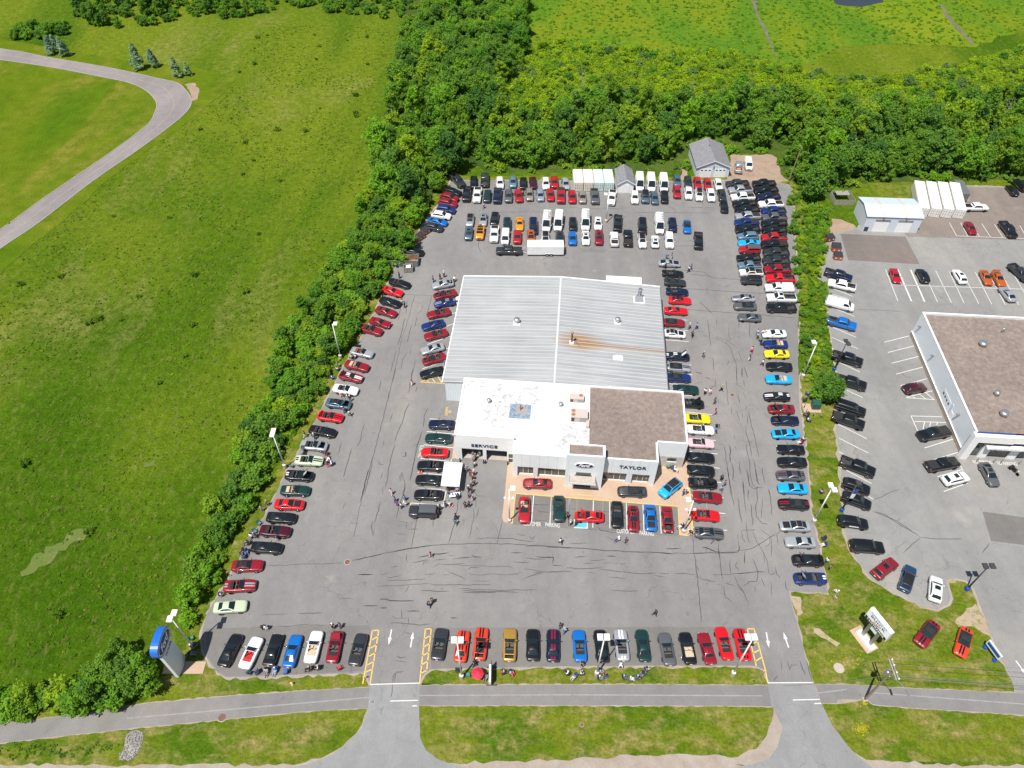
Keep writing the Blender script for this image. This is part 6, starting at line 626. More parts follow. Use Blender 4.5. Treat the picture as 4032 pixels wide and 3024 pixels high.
PEOPLE=[
(-6.79,151.12,'w','pink','jeans','hair_black',213,'person in pink top walking below the second row of cars'),
(2.82,156.37,'s','brown','black','hair_black',133,'person in brown top between the red and beige SUVs of the second row'),
(-24.32,124.57,'s','black','navy','cap_black',171,'person in black top behind the topmost hedge-side convertible'),
(-16.93,123.37,'s','blue','navy','cap_black',24,'person in blue top at the nose of the silver coupe with open trunk'),
(-15.52,124.24,'s','navy','black','hair_brown',327,'person in navy top behind the silver coupe with open trunk'),
(-14.7,125.01,'s','lblue','black','cap_white',93,'person in pale blue top right of the person in navy above the silver coupe'),
(-12.43,123.37,'b','white','black','hair_black',69,"person in white top bending at the silver coupe's open trunk"),
(-22.86,115.84,'s','white','jeans','hair_brown',169,'person in white top right of the black coupe in the hedge-side column'),
(-22.23,115.03,'s','navy','navy','cap_black',171,'person in navy top beside a person in white near the black hedge-side coupe'),
(-11.23,115.2,'s','white','white','hair_brown',310,"person in white top at the metal wing's left wall"),
(-12.79,98.36,'s','blue','blue','hair_black',229,'person in blue top at the left wall above the black coupe'),
(-30.97,100.17,'t','white','grey','cap_black',140,'person in white top seated behind the silver convertible with brown interior'),
(-30.39,100.28,'t','cream','black','hair_brown',242,'person in cream top seated next to another person by the silver convertible'),
(-33.25,96.93,'t','white','green','hair_brown',57,'person in white top seated near the hedge behind the tan-interior convertible'),
(-33.89,94.83,'t','white','blue','cap_black',15,'person in white top seated by the hedge behind the striped coupe'),
(-34.83,92.26,'s','black','black','hair_brown',296,'person in black top standing on grass left of the white convertible'),
(-34.82,90.97,'s','pink','grey','hair_grey',170,'person in pink top standing on grass in front of a person in black'),
(-31.43,90.17,'b','red','white','hair_brown',331,"person in red top bending beside the slate coupe's raised hood"),
(-30.11,89.97,'b','black','black','cap_white',257,'person in black top bending at the slate coupe below the white convertible'),
(-29.6,89.12,'s','black','grey','cap_white',142,"person in black top standing at the slate coupe's nose"),
(-30.24,86.31,'s','grey','grey','cap_black',160,'person in grey top standing right of the slate coupe'),
(-29.16,85.59,'w','white','black','hair_black',316,'person in white top walking in front of the red striped convertible'),
(-36.29,80.71,'w','black','white','hair_brown',13,'person in black top on the grass left of the black convertible'),
(-34.58,80.2,'w','navy','jeans','cap_white',78,'person in navy top below the black convertible in the hedge-side column'),
(-31.92,76.89,'t','black','black','hair_brown',157,'person in black top seated in front of the pale green convertible topmost'),
(-31.51,75.91,'t','orange','white','hair_brown',308,'person in orange top seated second in front of the pale green convertible'),
(-31.36,74.88,'t','navy','navy','cap_white',183,'person in navy top seated third in front of the pale green convertible'),
(-30.69,74.63,'t','white','red','cap_white',207,'person in white top seated lowest in front of the pale green convertible'),
(-18.65,93.14,'w','red','white','cap_black',211,'person in red top walking left of the yellow hatched triangle'),
(-19.8,68.66,'w','pink','cream','cap_black',84,'person in pink top walking in the left lane'),
(-39.7,66.52,'s','black','black','hair_grey',246,'person in black top on the verge behind the red coupe with black hood'),
(-40.28,65.5,'s','silver','grey','hair_brown',308,'person in light grey top on the verge left of a person in black'),
(-36.61,60.27,'b','navy','navy','cap_black',242,'person in navy top leaning over the maroon convertible'),
(-40.95,60.6,'t','white','grey','hair_black',252,'person in white top seated behind the black coupe next to the maroon convertible'),
(-40.37,60.75,'t','grey','black','hair_grey',347,'person in grey top seated between chairs behind the maroon convertible'),
(-41.15,59.39,'t','black','navy','cap_black',205,'person in black top seated at the tail of the lower black hedge-side coupe'),
(-41.56,57.98,'t','navy','navy','hair_brown',236,'person in navy top seated left above the deep red black-roofed coupe'),
(-40.98,57.91,'t','navy','blue','hair_brown',299,'person in navy top seated right above the deep red black-roofed coupe'),
(-41.07,57.0,'t','blue','navy','cap_black',96,'person in blue top seated just above the deep red black-roofed coupe'),
(-42.93,50.82,'t','white','green','hair_brown',23,'person in white top seated above the pale green coupe'),
(-35.58,45.62,'b','black','black','hair_brown',356,'person in black top crouching above the old black coupe in the front row'),
(-34.97,45.45,'s','white','white','hair_brown',124,'person in white top standing beside a crouching person above the front row'),
(-44.49,43.17,'t','navy','navy','hair_brown',148,"person in navy top seated in the pylon sign's shadow upper"),
(-44.59,41.89,'t','grey','grey','hair_black',7,"person in grey top seated in the pylon sign's shadow lower"),
(-25.56,45.7,'s','black','black','cap_white',277,'person in black top left of two at the raised hood in the front row'),
(-24.56,45.79,'s','grey','jeans','hair_brown',16,'person in grey top right of two at the raised hood in the front row'),
(-33.66,39.45,'t','silver','grey','cap_black',274,'person in light grey top seated behind the old black coupe in the front row'),
(-32.48,39.58,'t','blue','lblue','cap_white',259,'person in blue top seated behind the bright blue coupe in the front row'),
(-27.91,39.77,'t','black','black','hair_grey',198,'person in black top seated behind the white tan-interior convertible left'),
(-26.7,39.93,'t','white','black','hair_grey',182,'person in white top seated behind the white tan-interior convertible right'),
(-12.14,49.04,'w','navy','navy','hair_brown',111,'person in navy top walking in the front lane left of two'),
(-11.65,49.59,'w','black','black','hair_brown',39,'person in black top walking in the front lane right of two'),
(-5.21,40.26,'w','black','jeans','cap_black',11,'person in black top behind the red orange convertible with open trunk'),
(6.85,45.75,'s','navy','jeans','hair_black',350,'person in navy top at the nose of the navy red-striped coupe'),
(7.47,45.07,'w','lblue','jeans','hair_grey',220,"person in pale blue top right of the navy red-striped coupe's nose"),
(-3.52,38.74,'t','grey','grey','hair_black',248,'person in grey top seated under the edge of the red umbrella'),
(-1.17,39.27,'t','red','navy','hair_grey',113,'person in red top seated behind the gold convertible left'),
(-0.11,39.25,'t','silver','red','hair_black',323,'person in light grey top seated behind the gold convertible right'),
(7.6,39.18,'t','white','black','cap_white',136,'person in white top seated on the front strip behind the bright blue convertible'),
(20.65,47.69,'w','navy','navy','cap_black',139,'person in navy top walking alone in the front lane'),
(9.64,40.23,'s','black','black','cap_black',245,'person in black top at the tail of the bright blue convertible'),
(8.47,38.72,'t','grey','silver','hair_brown',223,'person in grey top seated on the front strip second from left'),
(9.56,39.12,'t','white','silver','cap_black',98,'person in white top seated on the front strip near the lamp'),
(14.94,40.16,'b','white','white','hair_brown',259,"person in white top bending at the silver white-striped convertible's tail"),
(12.18,39.47,'t','lblue','grey','hair_black',337,'person in pale blue top seated right of the middle front lamp'),
(11.98,38.56,'t','green','grey','cap_white',352,'person in green top seated below the middle front lamp'),
(12.75,38.77,'t','maroon','brown','cap_black',109,'person in maroon top seated in maroon near the middle front lamp'),
(15.31,38.64,'t','blue','jeans','hair_grey',4,'person in blue top seated in the strip group leftmost of five'),
(16.17,38.43,'t','lblue','white','cap_white',355,'person in pale blue top seated in the strip group lowest of five'),
(17.17,38.62,'t','brown','black','hair_grey',7,'person in brown top seated in the strip group in dark clothes'),
(17.86,39.12,'t','navy','jeans','cap_black',212,'person in navy top seated in the strip group in navy'),
(18.47,39.75,'t','grey','silver','hair_black',22,'person in grey top seated in the strip group topmost of five'),
(-6.66,76.3,'s','grey','black','hair_brown',120,'person in grey top in the left service bay left'),
(-6.26,75.91,'s','black','black','hair_grey',245,'person in black top in the left service bay middle'),
(-5.56,76.47,'s','cyan','black','hair_grey',219,'person in cyan top in the left service bay right'),
(-6.56,75.45,'s','lblue','grey','hair_grey',266,'person in pale blue top in the queue at the left service bay'),
(-6.42,74.29,'s','white','navy','hair_brown',212,'person in white top queueing below the left service bay'),
(-8.06,73.66,'s','navy','jeans','hair_brown',8,"person in navy top beside the white canopy's upper right corner"),
(-7.73,73.21,'s','grey','grey','hair_grey',90,"person in grey top right of the white canopy's upper corner"),
(-6.39,72.49,'s','pink','black','cap_white',108,'person in pink top in the queue right of the canopy in pink'),
(-6.95,72.43,'s','brown','brown','cap_black',115,'person in brown top in the queue right of the canopy in brown'),
(-6.55,71.56,'s','red','black','hair_grey',67,'person in red top in the queue right of the canopy in red'),
(-6.27,70.47,'s','black','black','hair_grey',304,'person in black top in the queue right of the canopy in black'),
(-6.76,70.15,'s','grey','black','hair_grey',108,'person in grey top in the queue right of the canopy in grey'),
(-7.2,69.35,'s','navy','navy','cap_white',38,'person in navy top in the queue below the canopy in navy'),
(-6.63,68.98,'s','black','navy','hair_brown',350,'person in black top in the queue below the canopy all dark'),
(-7.07,68.08,'s','slate','navy','hair_brown',265,'person in slate blue top in the queue below the canopy in slate blue'),
(-6.41,67.46,'s','maroon','white','hair_grey',180,'person in maroon top last in the queue maroon top and white trousers'),
(-7.6,66.17,'s','navy','black','hair_brown',289,'person in navy top left of two standing below the queue'),
(-6.95,66.25,'s','navy','navy','hair_black',118,'person in navy top right of two standing below the queue'),
(-10.46,69.35,'s','navy','jeans','hair_brown',157,"person in navy top under the canopy's lower edge"),
(-10.33,68.35,'s','brown','black','hair_brown',35,'person in brown top below the canopy in brown'),
(-8.85,67.72,'s','navy','navy','cap_black',116,'person in navy top below the gift table'),
(-9.05,69.03,'s','white','purple','hair_grey',243,'person in white top at the table below the canopy'),
(-11.61,65.63,'s','navy','black','hair_black',158,'person in navy top behind the dark grey off-road SUV'),
(-10.8,66.28,'s','navy','jeans','hair_black',29,'person in navy top right of the lowest black convertible in navy'),
(-10.15,66.4,'s','white','white','hair_brown',234,'person in white top right of the lowest black convertible in white'),
(-8.98,63.89,'w','black','navy','cap_black',162,'person in black top walking below the off-road SUV upper of two'),
(-8.99,62.93,'w','slate','teal','hair_black',283,'person in slate blue top walking below the off-road SUV lower of two'),
(-19.05,67.17,'s','blue','navy','hair_brown',191,'person in blue top in the left lane group leftmost'),
(-18.59,66.48,'s','purple','purple','hair_black',113,'person in purple top in the left lane group in purple'),
(-17.51,67.46,'s','blue','grey','cap_black',66,'person in blue top in the left lane group uppermost'),
(-17.33,66.37,'s','white','white','hair_grey',122,'person in white top in the left lane group in white and white'),
(-17.95,66.02,'s','white','navy','hair_brown',31,'person in white top in the left lane group lowest'),
(7.56,59.51,'w','white','navy','cap_black',124,'person in white top walking in the front lane below customer parking'),
(-12.46,57.09,'w','red','white','hair_black',152,'person in red top walking in the front lane red top'),
(8.82,64.15,'s','black','black','cap_black',286,'person in black top beside the dark green coupe in customer parking'),
(9.29,62.85,'s','white','jeans','hair_grey',167,'person in white top at the accessible bay in white'),
(10.05,62.7,'s','navy','jeans','hair_brown',150,'person in navy top at the accessible bay in navy'),
(16.64,60.08,'t','white','jeans','cap_white',205,'person in white top crouching below the parking lettering'),
(17.72,59.66,'s','navy','navy','hair_brown',331,'person in navy top below the right parking lettering'),
(27.09,73.71,'t','black','black','hair_black',72,'person in black top seated by the stone-fronted window left'),
(27.38,73.37,'t','white','white','cap_white',340,'person in white top seated by the stone-fronted window right'),
(28.04,68.51,'s','blue','navy','cap_black',355,'person in blue top at the tail of the cyan SUV in blue'),
(28.67,68.74,'s','white','navy','cap_white',201,'person in white top at the tail of the cyan SUV in white'),
(34.88,71.44,'s','black','black','hair_brown',80,'person in black top at the raised hood right of the building in black'),
(35.21,70.37,'s','blue','jeans','hair_brown',164,'person in blue top at the raised hood right of the building in blue'),
(34.43,69.3,'w','lblue','jeans','hair_brown',269,'person in pale blue top at the raised hood right of the building lowest'),
(26.81,62.33,'t','black','white','hair_grey',196,'person in black top seated at the right apron lamp'),
(27.79,61.17,'b','navy','white','hair_black',310,'person in navy top bending below the right apron lamp'),
(35.43,131.41,'s','brown','white','cap_black',350,'person in brown top above the classic fastback'),
(34.37,131.49,'b','blue','blue','hair_brown',292,"person in blue top leaning at the classic fastback's far side"),
(33.6,127.98,'s','black','black','hair_brown',13,'person in black top between the classic fastback and black convertible'),
(38.47,126.78,'w','white','navy','hair_brown',184,'person in white top right of the black convertible in white'),
(39.12,127.56,'w','blue','jeans','hair_black',323,'person in blue top right of the black convertible in blue'),
(35.66,108.61,'w','tan','jeans','cap_white',208,'person in tan top right of the deep red soft-top in tan'),
(37.08,108.53,'w','lblue','jeans','hair_brown',173,'person in pale blue top right of the deep red soft-top in pale blue'),
(35.83,106.19,'w','black','black','hair_brown',62,'person in black top at the nose of the white coupe with black hood'),
(37.01,100.39,'w','navy','grey','hair_grey',86,'person in navy top right of the navy coupe with raised hood'),
(48.89,106.84,'s','white','jeans','hair_brown',189,'person in white top at the nose of the white coupe right column'),
(50.04,106.61,'b','tan','jeans','cap_white',19,'person in tan top bending over the white coupe in right column'),
(48.66,105.68,'s','lblue','brown','cap_black',41,'person in pale blue top in front of the blue tan-interior convertible'),
(46.68,101.78,'w','pink','red','hair_black',91,'person in pink top in the right lane in pink'),
(45.75,99.58,'w','black','white','cap_black',172,'person in black top in the right lane in black'),
(47.95,98.28,'w','white','black','hair_brown',127,'person in white top left of the black coupe in right column'),
(35.57,90.81,'s','white','black','hair_black',44,'person in white top left of two beside the dark green coupe'),
(36.45,90.71,'s','white','pink','hair_brown',62,'person in white top right of two beside the dark green coupe'),
(38.81,91.71,'w','tan','black','hair_grey',332,'person in tan top in the right lane beside the dark green coupe'),
(36.96,88.53,'s','black','jeans','hair_black',296,'person in black top right of the black convertible with raised hood'),
(36.56,85.93,'w','purple','pink','hair_brown',176,'person in purple top right of the yellow convertible'),
(36.23,82.78,'b','black','black','cap_black',311,'person in black top at the nose of the white convertible upper'),
(35.78,81.74,'b','blue','lblue','hair_brown',272,'person in blue top at the nose of the white convertible lower'),
(50.88,79.93,'t','white','silver','hair_black',97,'person in white top seated behind the cyan black-hooded coupe in white'),
(50.2,79.31,'t','red','white','cap_black',187,'person in red top seated behind the cyan black-hooded coupe in red'),
(53.03,85.59,'t','black','navy','hair_brown',170,'person in black top seated below the utility box upper'),
(52.96,84.42,'t','white','navy','hair_brown',309,'person in white top seated below the utility box lower'),
(50.83,68.98,'t','pink','navy','hair_black',17,'person in pink top seated on the verge left of the white lamp'),
(47.93,56.11,'s','white','jeans','hair_brown',25,'person in white top behind the black coupe with raised hood and trunk'),
(48.09,54.99,'s','grey','black','hair_brown',308,"person in grey top above the blue striped convertible's tail"),
(48.55,59.13,'t','navy','white','hair_brown',186,'person in navy top seated behind the plain silver coupe'),
(48.06,51.1,'t','lblue','cream','cap_white',114,'person in pale blue top seated on the lawn upper of two'),
(47.38,50.2,'t','grey','cream','hair_grey',26,'person in grey top seated on the lawn lower of two')]
# ---------------------------------------------------------------- ground, roads and pavements
def big_ground():
    # one sheet to the horizon, finer and gently uneven near the place
    xs=[-3000,-900,-420]+[x for x in range(-330,331,6)]+[420,900,3000]; ys=[-3000,-900,-200]+[y for y in range(-60,421,6)]+[600,1200,3500]
    vs=[];nx=len(xs)
    for y in ys:
        for x in xs: vs.append((x,y,-.35 if -70<x<130 and -3000<y<190 else -.06))
    fs=[(j*nx+i,j*nx+i+1,(j+1)*nx+i+1,(j+1)*nx+i) for j in range(len(ys)-1) for i in range(nx-1)]
    return vs,fs
dirt('ditch',(.09,.085,.07),(.2,.17,.12),(.07,.13,.015),.5)
gv,gf=big_ground(); gv=[(x,y,-.05) for x,y,z in gv]
g=MB().add(gv,gf).build('ground',M['meadow']); tag(g,'rough green meadow with tan patches left of the lot',kind='structure')
sheet('mown_field',D['mown_out'],.0,M['mown'],rag=.5,step=3)
sheet('front_lawn',D['lawn_front'],.0,M['lawn'])
sheet('marsh',D['marsh'],-.02,M['marsh'],rag=1.5,step=4); sheet('marsh_pasture',D['marsh_bright'],.0,M['marsh_bright'],rag=1.2,step=4)
sheet('ditch',D['ditch_a'],.02,M['ditch'],rag=.4,step=2); sheet('ditch',D['ditch_b'],.02,M['ditch'],rag=.4,step=2); sheet('pond',D['pond'],.02,M['water'],rag=.4,step=2)
sheet('forest_floor',D['forest_floor'],-.03,M['forest_floor'],rag=1,step=4)
for i,k in enumerate(('dirt_patch','dirt_track','dirt_right','bare_bend')): sheet('dirt',D[k],.012,M['dirt'],rag=.35,step=1.2,seed=i)
for i,k in enumerate(('dirt_lawn_a','dirt_lawn_b','dirt_lawn_c','dirt_lawn_d','meadow_bare_a','meadow_bare_b')): sheet('bare_patch',D[k],.01,M['lawn_dirt' if i<4 else 'straw'],rag=.3 if i<4 else .8,step=.8,seed=i)
def smooth(p,n=5):
    o=[]
    for i in range(len(p)-1):
        a,b_,c,d=[Vector(p[max(0,min(len(p)-1,i+k))]) for k in(-1,0,1,2)]
        for k in range(n):
            t=k/n; o.append(tuple(.5*((2*b_)+(c-a)*t+(2*a-5*b_+4*c-d)*t*t+(3*b_-a-3*c+d)*t**3)))
    return o+[p[-1]]
D['loop_out']=smooth(D['loop_out']); D['loop_in']=smooth(D['loop_in'])
loop=D['loop_out']+D['loop_in'][::-1]
sheet('loop_road',loop,.02,M['loop_asphalt'])
mb=MB(); ribbon(mb,D['loop_in'],.2,.09); mb2=MB(); ribbon(mb2,D['loop_out'],.2,.09)
for q in(mb,mb2):
    o=q.build('kerb',M['curb']); o['kind']='structure'; s=o.modifiers.new('t','SOLIDIFY'); s.thickness=.12; s.offset=-1
mid=[((a[0]+b_[0])/2,(a[1]+b_[1])/2) for a,b_ in zip(D['loop_out'][::2],[min(D['loop_in'],key=lambda q:(q[0]-a[0])**2+(q[1]-a[1])**2) for a in D['loop_out'][::2]])]
mb=MB(); ribbon(mb,mid,.14,.026); mb.build('centre_line',M['faded_yellow'],bpy.data.objects['loop_road'])
lot=sheet('parking_lot',D['lot'],.03,M['asphalt'],rag=.1,step=1.1)
# ragged light gravel fringe under the lot edge
for i,(k) in enumerate(('gravel_left','gravel_mid','gravel_right')): sheet('gravel_shoulder',D[k],.014,M['gravel'],rag=.25,step=.9,seed=i)
ring=ccw(D['lot'])
sheet('dry_verge',offset(ring,2.1),.004,M['lawn'],rag=.4,step=1.2)
sheet('gravel_fringe',offset(ring,.25),.008,M['gravel'],rag=.25,step=.7)
sheet('gravel_fringe',offset(D['right_lot'],.35),.009,M['gravel'],rag=.3,step=.9)
for k in('path_left','path_mid','path_right'):
    sheet('path',D[k],.034,M['path_asphalt'],rag=.05,step=.8)
    sheet('gravel_fringe',offset(D[k],.12),.0115,M['gravel'],rag=.1,step=.6)
dl=sheet('driveway',D['drive_left'],.039,M['drive'],rag=.05); sheet('driveway',D['drive_right'],.039,M['drive'],rag=.05)
yr=D['road_y']
sheet('gravel_shoulder',[(-300,yr+.2),(300,yr+.2),(300,yr-1.2),(-300,yr-1.2)],.017,M['gravel'],rag=.25,step=1)
rd=sheet('road',[(-300,yr-.6),(300,yr-.6),(300,yr-9),(-300,yr-9)],.044,M['drive'])
MB().add([(-300,yr-.95,.05),(300,yr-.95,.05),(300,yr-.8,.05),(-300,yr-.8,.05)],[(0,1,2,3)]).build('edge_line',M['white_line'],rd)
rl=sheet('neighbour_lot',D['right_lot'],.03,M['neighbour_asphalt'],rag=.12,step=1.2)
sheet('asphalt_patch',D['patch_a'],.035,M['patch'],parent=rl); sheet('asphalt_patch',D['patch_b'],.035,M['patch_grey'],parent=rl); sheet('asphalt_patch',D['patch_c'],.0345,M['brown_asphalt'],parent=rl,rag=.2,step=1.5)
ap=sheet('concrete_apron',D['apron'],.16,M['concrete_apron'],thick=.14)
mb=MB(); ribbon(mb,D['apron_curb'],.18,.166); mb.build('yellow_kerb',M['yellow_line'],ap)
for k in range(1,9):   # control joints of the apron
    u=k*4.2+12; 
    a=B2W(u,-15.5); b_=B2W(u,-22.3)
    q=MB(); ribbon(q,[a,b_],.05,.165); q.build('joint',M['concrete'],ap)
sheet('walkway',D['walk_left'],.15,M['concrete_apron'],thick=.13)
sheet('riprap_bed',D['riprap'],.02,M['riprap'],rag=.3,step=.6)
for i,k in enumerate(('dark_front_a','dark_front_b','dark_bays')): sheet('asphalt_patch',D[k],.0355,M['asphalt_dark'],parent=lot,rag=.06,step=1)
# painted markings, each a part of the surface it lies on
def lotof(x): return rl if x>56 else lot
for i,l in enumerate(WL):
    q=MB(); pts=[(l[k],l[k+1]) for k in range(0,len(l),2)]; ribbon(q,pts,.13 if i not in(54,55) else .3,.0455 if i>45 else .0445)
    q.build('parking_line',M['white_line'],lotof(l[0]))
for l in YL:
    q=MB(); ribbon(q,[(l[0],l[1]),(l[2],l[3])],.16,.0470); q.build('yellow_line',M['yellow_line'],lot)
for l in FADE:
    q=MB(); ribbon(q,[(l[k],l[k+1]) for k in range(0,len(l),2)],.16,.0375); q.build('faded_line',M['faded_line'],lot)
def crackset(lines,parent,seed,zz=.0405):
    rnd=random.Random(seed); mb=MB()
    for l in lines:
        pts=[Vector((l[k],l[k+1])) for k in range(0,len(l),2)]; o=[]
        for a,b_ in zip(pts,pts[1:]):
            n=max(2,int((b_-a).length/.7)); nn=Vector((-(b_-a).y,(b_-a).x)).normalized()
            for k in range(n): o.append(a+(b_-a)*k/n+nn*rnd.uniform(-.09,.09)*(k>0))
        o.append(pts[-1]); L=sum((b_-a).length for a,b_ in zip(o,o[1:]))
        if L<1: continue
        ribbon(mb,[tuple(p) for p in o],rnd.uniform(.07,.12),zz,True)
    c=mb.build('crack_sealant',M['crack'],parent); c['kind']='stuff'
crackset(CRACK,lot,1); crackset(RLC,rl,2)
def arrow(x,y,rz,parent,L=2.3,z=.0465):
    mb=MB(); pts=[(-.09,-L/2),(.09,-L/2),(.09,.1),(.27,.1),(0,L/2),(-.27,.1),(-.09,.1)]; c,s=math.cos(rz),math.sin(rz)
    mb.add([(x+a*c-b_*s,y+a*s+b_*c,z) for a,b_ in pts],[tuple(range(7))]); mb.build('lane_arrow',M['white_line'],parent)
for x,y,rz,par in ARROWS: arrow(x,y,R(rz),lot if par=='lot' else rl)
# accessible bay sign painted on the ground
x,y,rz=ACC
q=MB(); c,s=math.cos(rz),math.sin(rz); q.add([(x+a*c-b_*s,y+a*s+b_*c,.0468) for a,b_ in((-1.1,-.8),(1.1,-.8),(1.1,.8),(-1.1,.8))],[(0,1,2,3)]); q.build('accessible_mark_border',M['white_line'],lot)
q=MB(); q.add([(x+a*c-b_*s,y+a*s+b_*c,.0478) for a,b_ in((-.95,-.65),(.95,-.65),(.95,.65),(-.95,.65))],[(0,1,2,3)]); plain('accessible_blue',(.1,.42,.5),.7,var=.2); q.build('accessible_mark',M['accessible_blue'],lot)
# lettering
DG=bpy.context.evaluated_depsgraph_get
def text_mesh(txt,width=None,height=1.0,ext=0.0,shear=0,bold=0,space=1.0):
    cu=bpy.data.curves.new('t','FONT'); cu.body=txt; cu.extrude=ext; cu.shear=shear; cu.offset=bold; cu.space_character=space; cu.align_x='LEFT'
    o=bpy.data.objects.new('t',cu); link(o); bpy.context.view_layer.update()
    me=bpy.data.meshes.new_from_object(o.evaluated_get(DG())); bpy.data.objects.remove(o); bpy.data.curves.remove(cu)
    n=len(me.vertices); a=np.empty(n*3); me.vertices.foreach_get('co',a); a=a.reshape(-1,3)
    x0,x1=a[:,0].min(),a[:,0].max(); y0,y1=a[:,1].min(),a[:,1].max()
    a[:,0]=(a[:,0]-x0)*((width/(x1-x0)) if width else height/(y1-y0)); a[:,1]=(a[:,1]-y0)*height/(y1-y0)
    me.vertices.foreach_set('co',a.ravel()); me.update(); return me
for txt,x,y,rz,wd,h,cl in TEXT:
    o=ob('painted_text',text_mesh(txt,wd,h,bold=.005),M['white_line'] if cl=='w' else M['yellow_line'],lotof(x)); o.location=(x,y,.0485); o.rotation_euler=(0,0,R(rz))
# ---------------------------------------------------------------- dealership building
B=empty('dealership_building',(BO[0],BO[1],0.0),BTH,'white car dealership with zinc metal roof wing and oval sign tower','building')
def part(name,mt,parent=B,**k): return lambda mb,smooth=False: mb.build(name,M[mt] if isinstance(mt,str) else mt,parent,smooth)
def bx(name,mt,*c,parent=B): return MB().box(*c).build(name,M[mt],parent)
W0=.05
# metal wing
bx('wall','white_panel',0.15,39.35,.12,29.55,0,5.05)
for k in range(0,36): bx('wall_rib','white_panel',.25+k*.105*1.0,.28+k*.105,.06,.12,0,5.0) if k%3==0 else None
pitch=1.15
rf=MB(); zr=5.15
rf.add([(-.25,-.05,zr),(19.7,-.05,zr+pitch),(19.7,29.85,zr+pitch),(-.25,29.85,zr)],[(0,1,2,3)]); rf.add([(19.7,-.05,zr+pitch),(39.75,-.05,zr),(39.75,29.85,zr),(19.7,29.85,zr+pitch)],[(0,1,2,3)])
roof=rf.build('roof',M['metal_roof'],B); s=roof.modifiers.new('t','SOLIDIFY'); s.thickness=.12; s.offset=-1
L=math.hypot(19.95,pitch); rib=MB().box(0,L,-.04,.04,0,.05).mesh('roof_rib')
plain('roof_rib',(.53,.54,.54),.45,0)
for k in range(33):
    v=.1+k*.925
    for sgn in(0,1):
        o=ob('roof_rib',rib,M['roof_rib'],roof); a=math.atan2(pitch,19.95)
        if sgn==0: o.location=(-.25,v,zr+.004); o.rotation_euler=(0,-a,0)
        else: o.location=(19.7,v,zr+pitch+.004); o.rotation_euler=(0,a,0)
MB().add([(19.5,-.08,zr+pitch+.06),(19.7,-.08,zr+pitch+.1),(19.9,-.08,zr+pitch+.06),(19.5,29.9,zr+pitch+.06),(19.7,29.9,zr+pitch+.1),(19.9,29.9,zr+pitch+.06)],[(0,1,4,3),(1,2,5,4)]).build('ridge_cap',M['roof_rib'],roof)
for v0,v1 in((29.75,29.95),):
    q=MB(); q.add([(-.3,v0,zr-.2),(-.3,v1,zr-.2),(-.3,v0,zr+.1),(-.3,v1,zr+.1),(19.7,v0,zr+pitch-.2),(19.7,v1,zr+pitch-.2),(19.7,v0,zr+pitch+.1),(19.7,v1,zr+pitch+.1),(39.8,v0,zr-.2),(39.8,v1,zr-.2),(39.8,v0,zr+.1),(39.8,v1,zr+.1)],
      [(2,6,7,3),(6,10,11,7),(0,4,6,2),(4,8,10,6),(1,3,7,5),(5,7,11,9)]); q.build('gable_trim',M['white_paint'],B)
bx('gutter','white_paint',-.42,-.26,-.05,29.85,4.93,5.1); bx('gutter','grey_metal',39.76,39.9,-.05,29.85,4.95,5.1)
bx('rear_annex','white_paint',29,36.3,29.97,33.6,0,4.3); MB().lathe([(1.2,0),(1.2,3.6),(.9,4.1),(.3,4.3)],16,(26.6,31.3,0)).build('storage_tank',M['white_paint'],B,True)
def rz_(u): return zr+pitch*(1-abs(u-19.7)/19.95)
def turbine(u,v,r=.55,par=B):
    e=MB().box(u-r*1.2,u+r*1.2,v-r*1.2,v+r*1.2,rz_(u)-.1,rz_(u)+.16).build('vent_curb',M['white_paint'],B)
    MB().lathe([(r*.7,0),(r*.7,.35),(r*1.05,.45),(r*1.1,.8),(r*.8,1.0),(r*.2,1.05)],14,(u,v,rz_(u)+.16)).build('roof_vent',M['galv'],B,True)
turbine(11.8,15.8); turbine(31,17.8,.5)
u,v=35.4,25.0; MB().box(u-1.1,u+1.1,v-1.0,v+1.0,rz_(u)-.1,rz_(u)+.15).build('vent_curb',M['white_paint'],B)
MB().add([(u-.9,v-.8,rz_(u)+.15),(u+.9,v-.8,rz_(u)+.15),(u+.9,v+.6,rz_(u)+.15),(u-.9,v+.6,rz_(u)+.15),(u-.45,v-.1,rz_(u)+1.1),(u+.45,v-.1,rz_(u)+1.1),(u+.45,v+.5,rz_(u)+1.1),(u-.45,v+.5,rz_(u)+1.1)],[(0,1,5,4),(1,2,6,5),(2,3,7,6),(3,0,4,7),(4,5,6,7)]).build('exhaust_housing',M['galv'],B)
MB().lathe([(.35,0),(.35,1.3),(.42,1.35),(.42,1.6),(.3,1.6)],12,(u,v+.4,rz_(u)+.9)).build('exhaust_stack',M['grey_metal'],B,True)
u,v=22.4,10.9; MB().box(u-.4,u+.4,v-.4,v+.4,rz_(u)-.1,rz_(u)+.3).build('flue_base',M['white_paint'],B)
MB().lathe([(.16,0),(.16,2.2),(.26,2.25),(.26,2.5),(.1,2.6)],10,(u,v,rz_(u)+.2)).build('flue',M['rusty'],B,True)
MB().tube((u+.1,v,rz_(u)+1.6),(u+1.6,v-.9,rz_(u)),.02,n=5).tube((u+.1,v,rz_(u)+1.6),(u+1.2,v+1.2,rz_(u)),.02,n=5).build('flue_stay',M['dark_metal'],B)
u,v=31,8.1; MB().box(u-.9,u+.9,v-.55,v+.55,rz_(u)-.1,rz_(u)+.14).box(u-.5,u+.5,v-.3,v+.3,rz_(u)+.14,rz_(u)+.5).build('roof_hatch',M['white_paint'],B)
MB().lathe([(.45,0),(.5,.2),(.3,.5)],10,(-.9,24.5,3.4)).build('wall_dish',M['white_paint'],B)
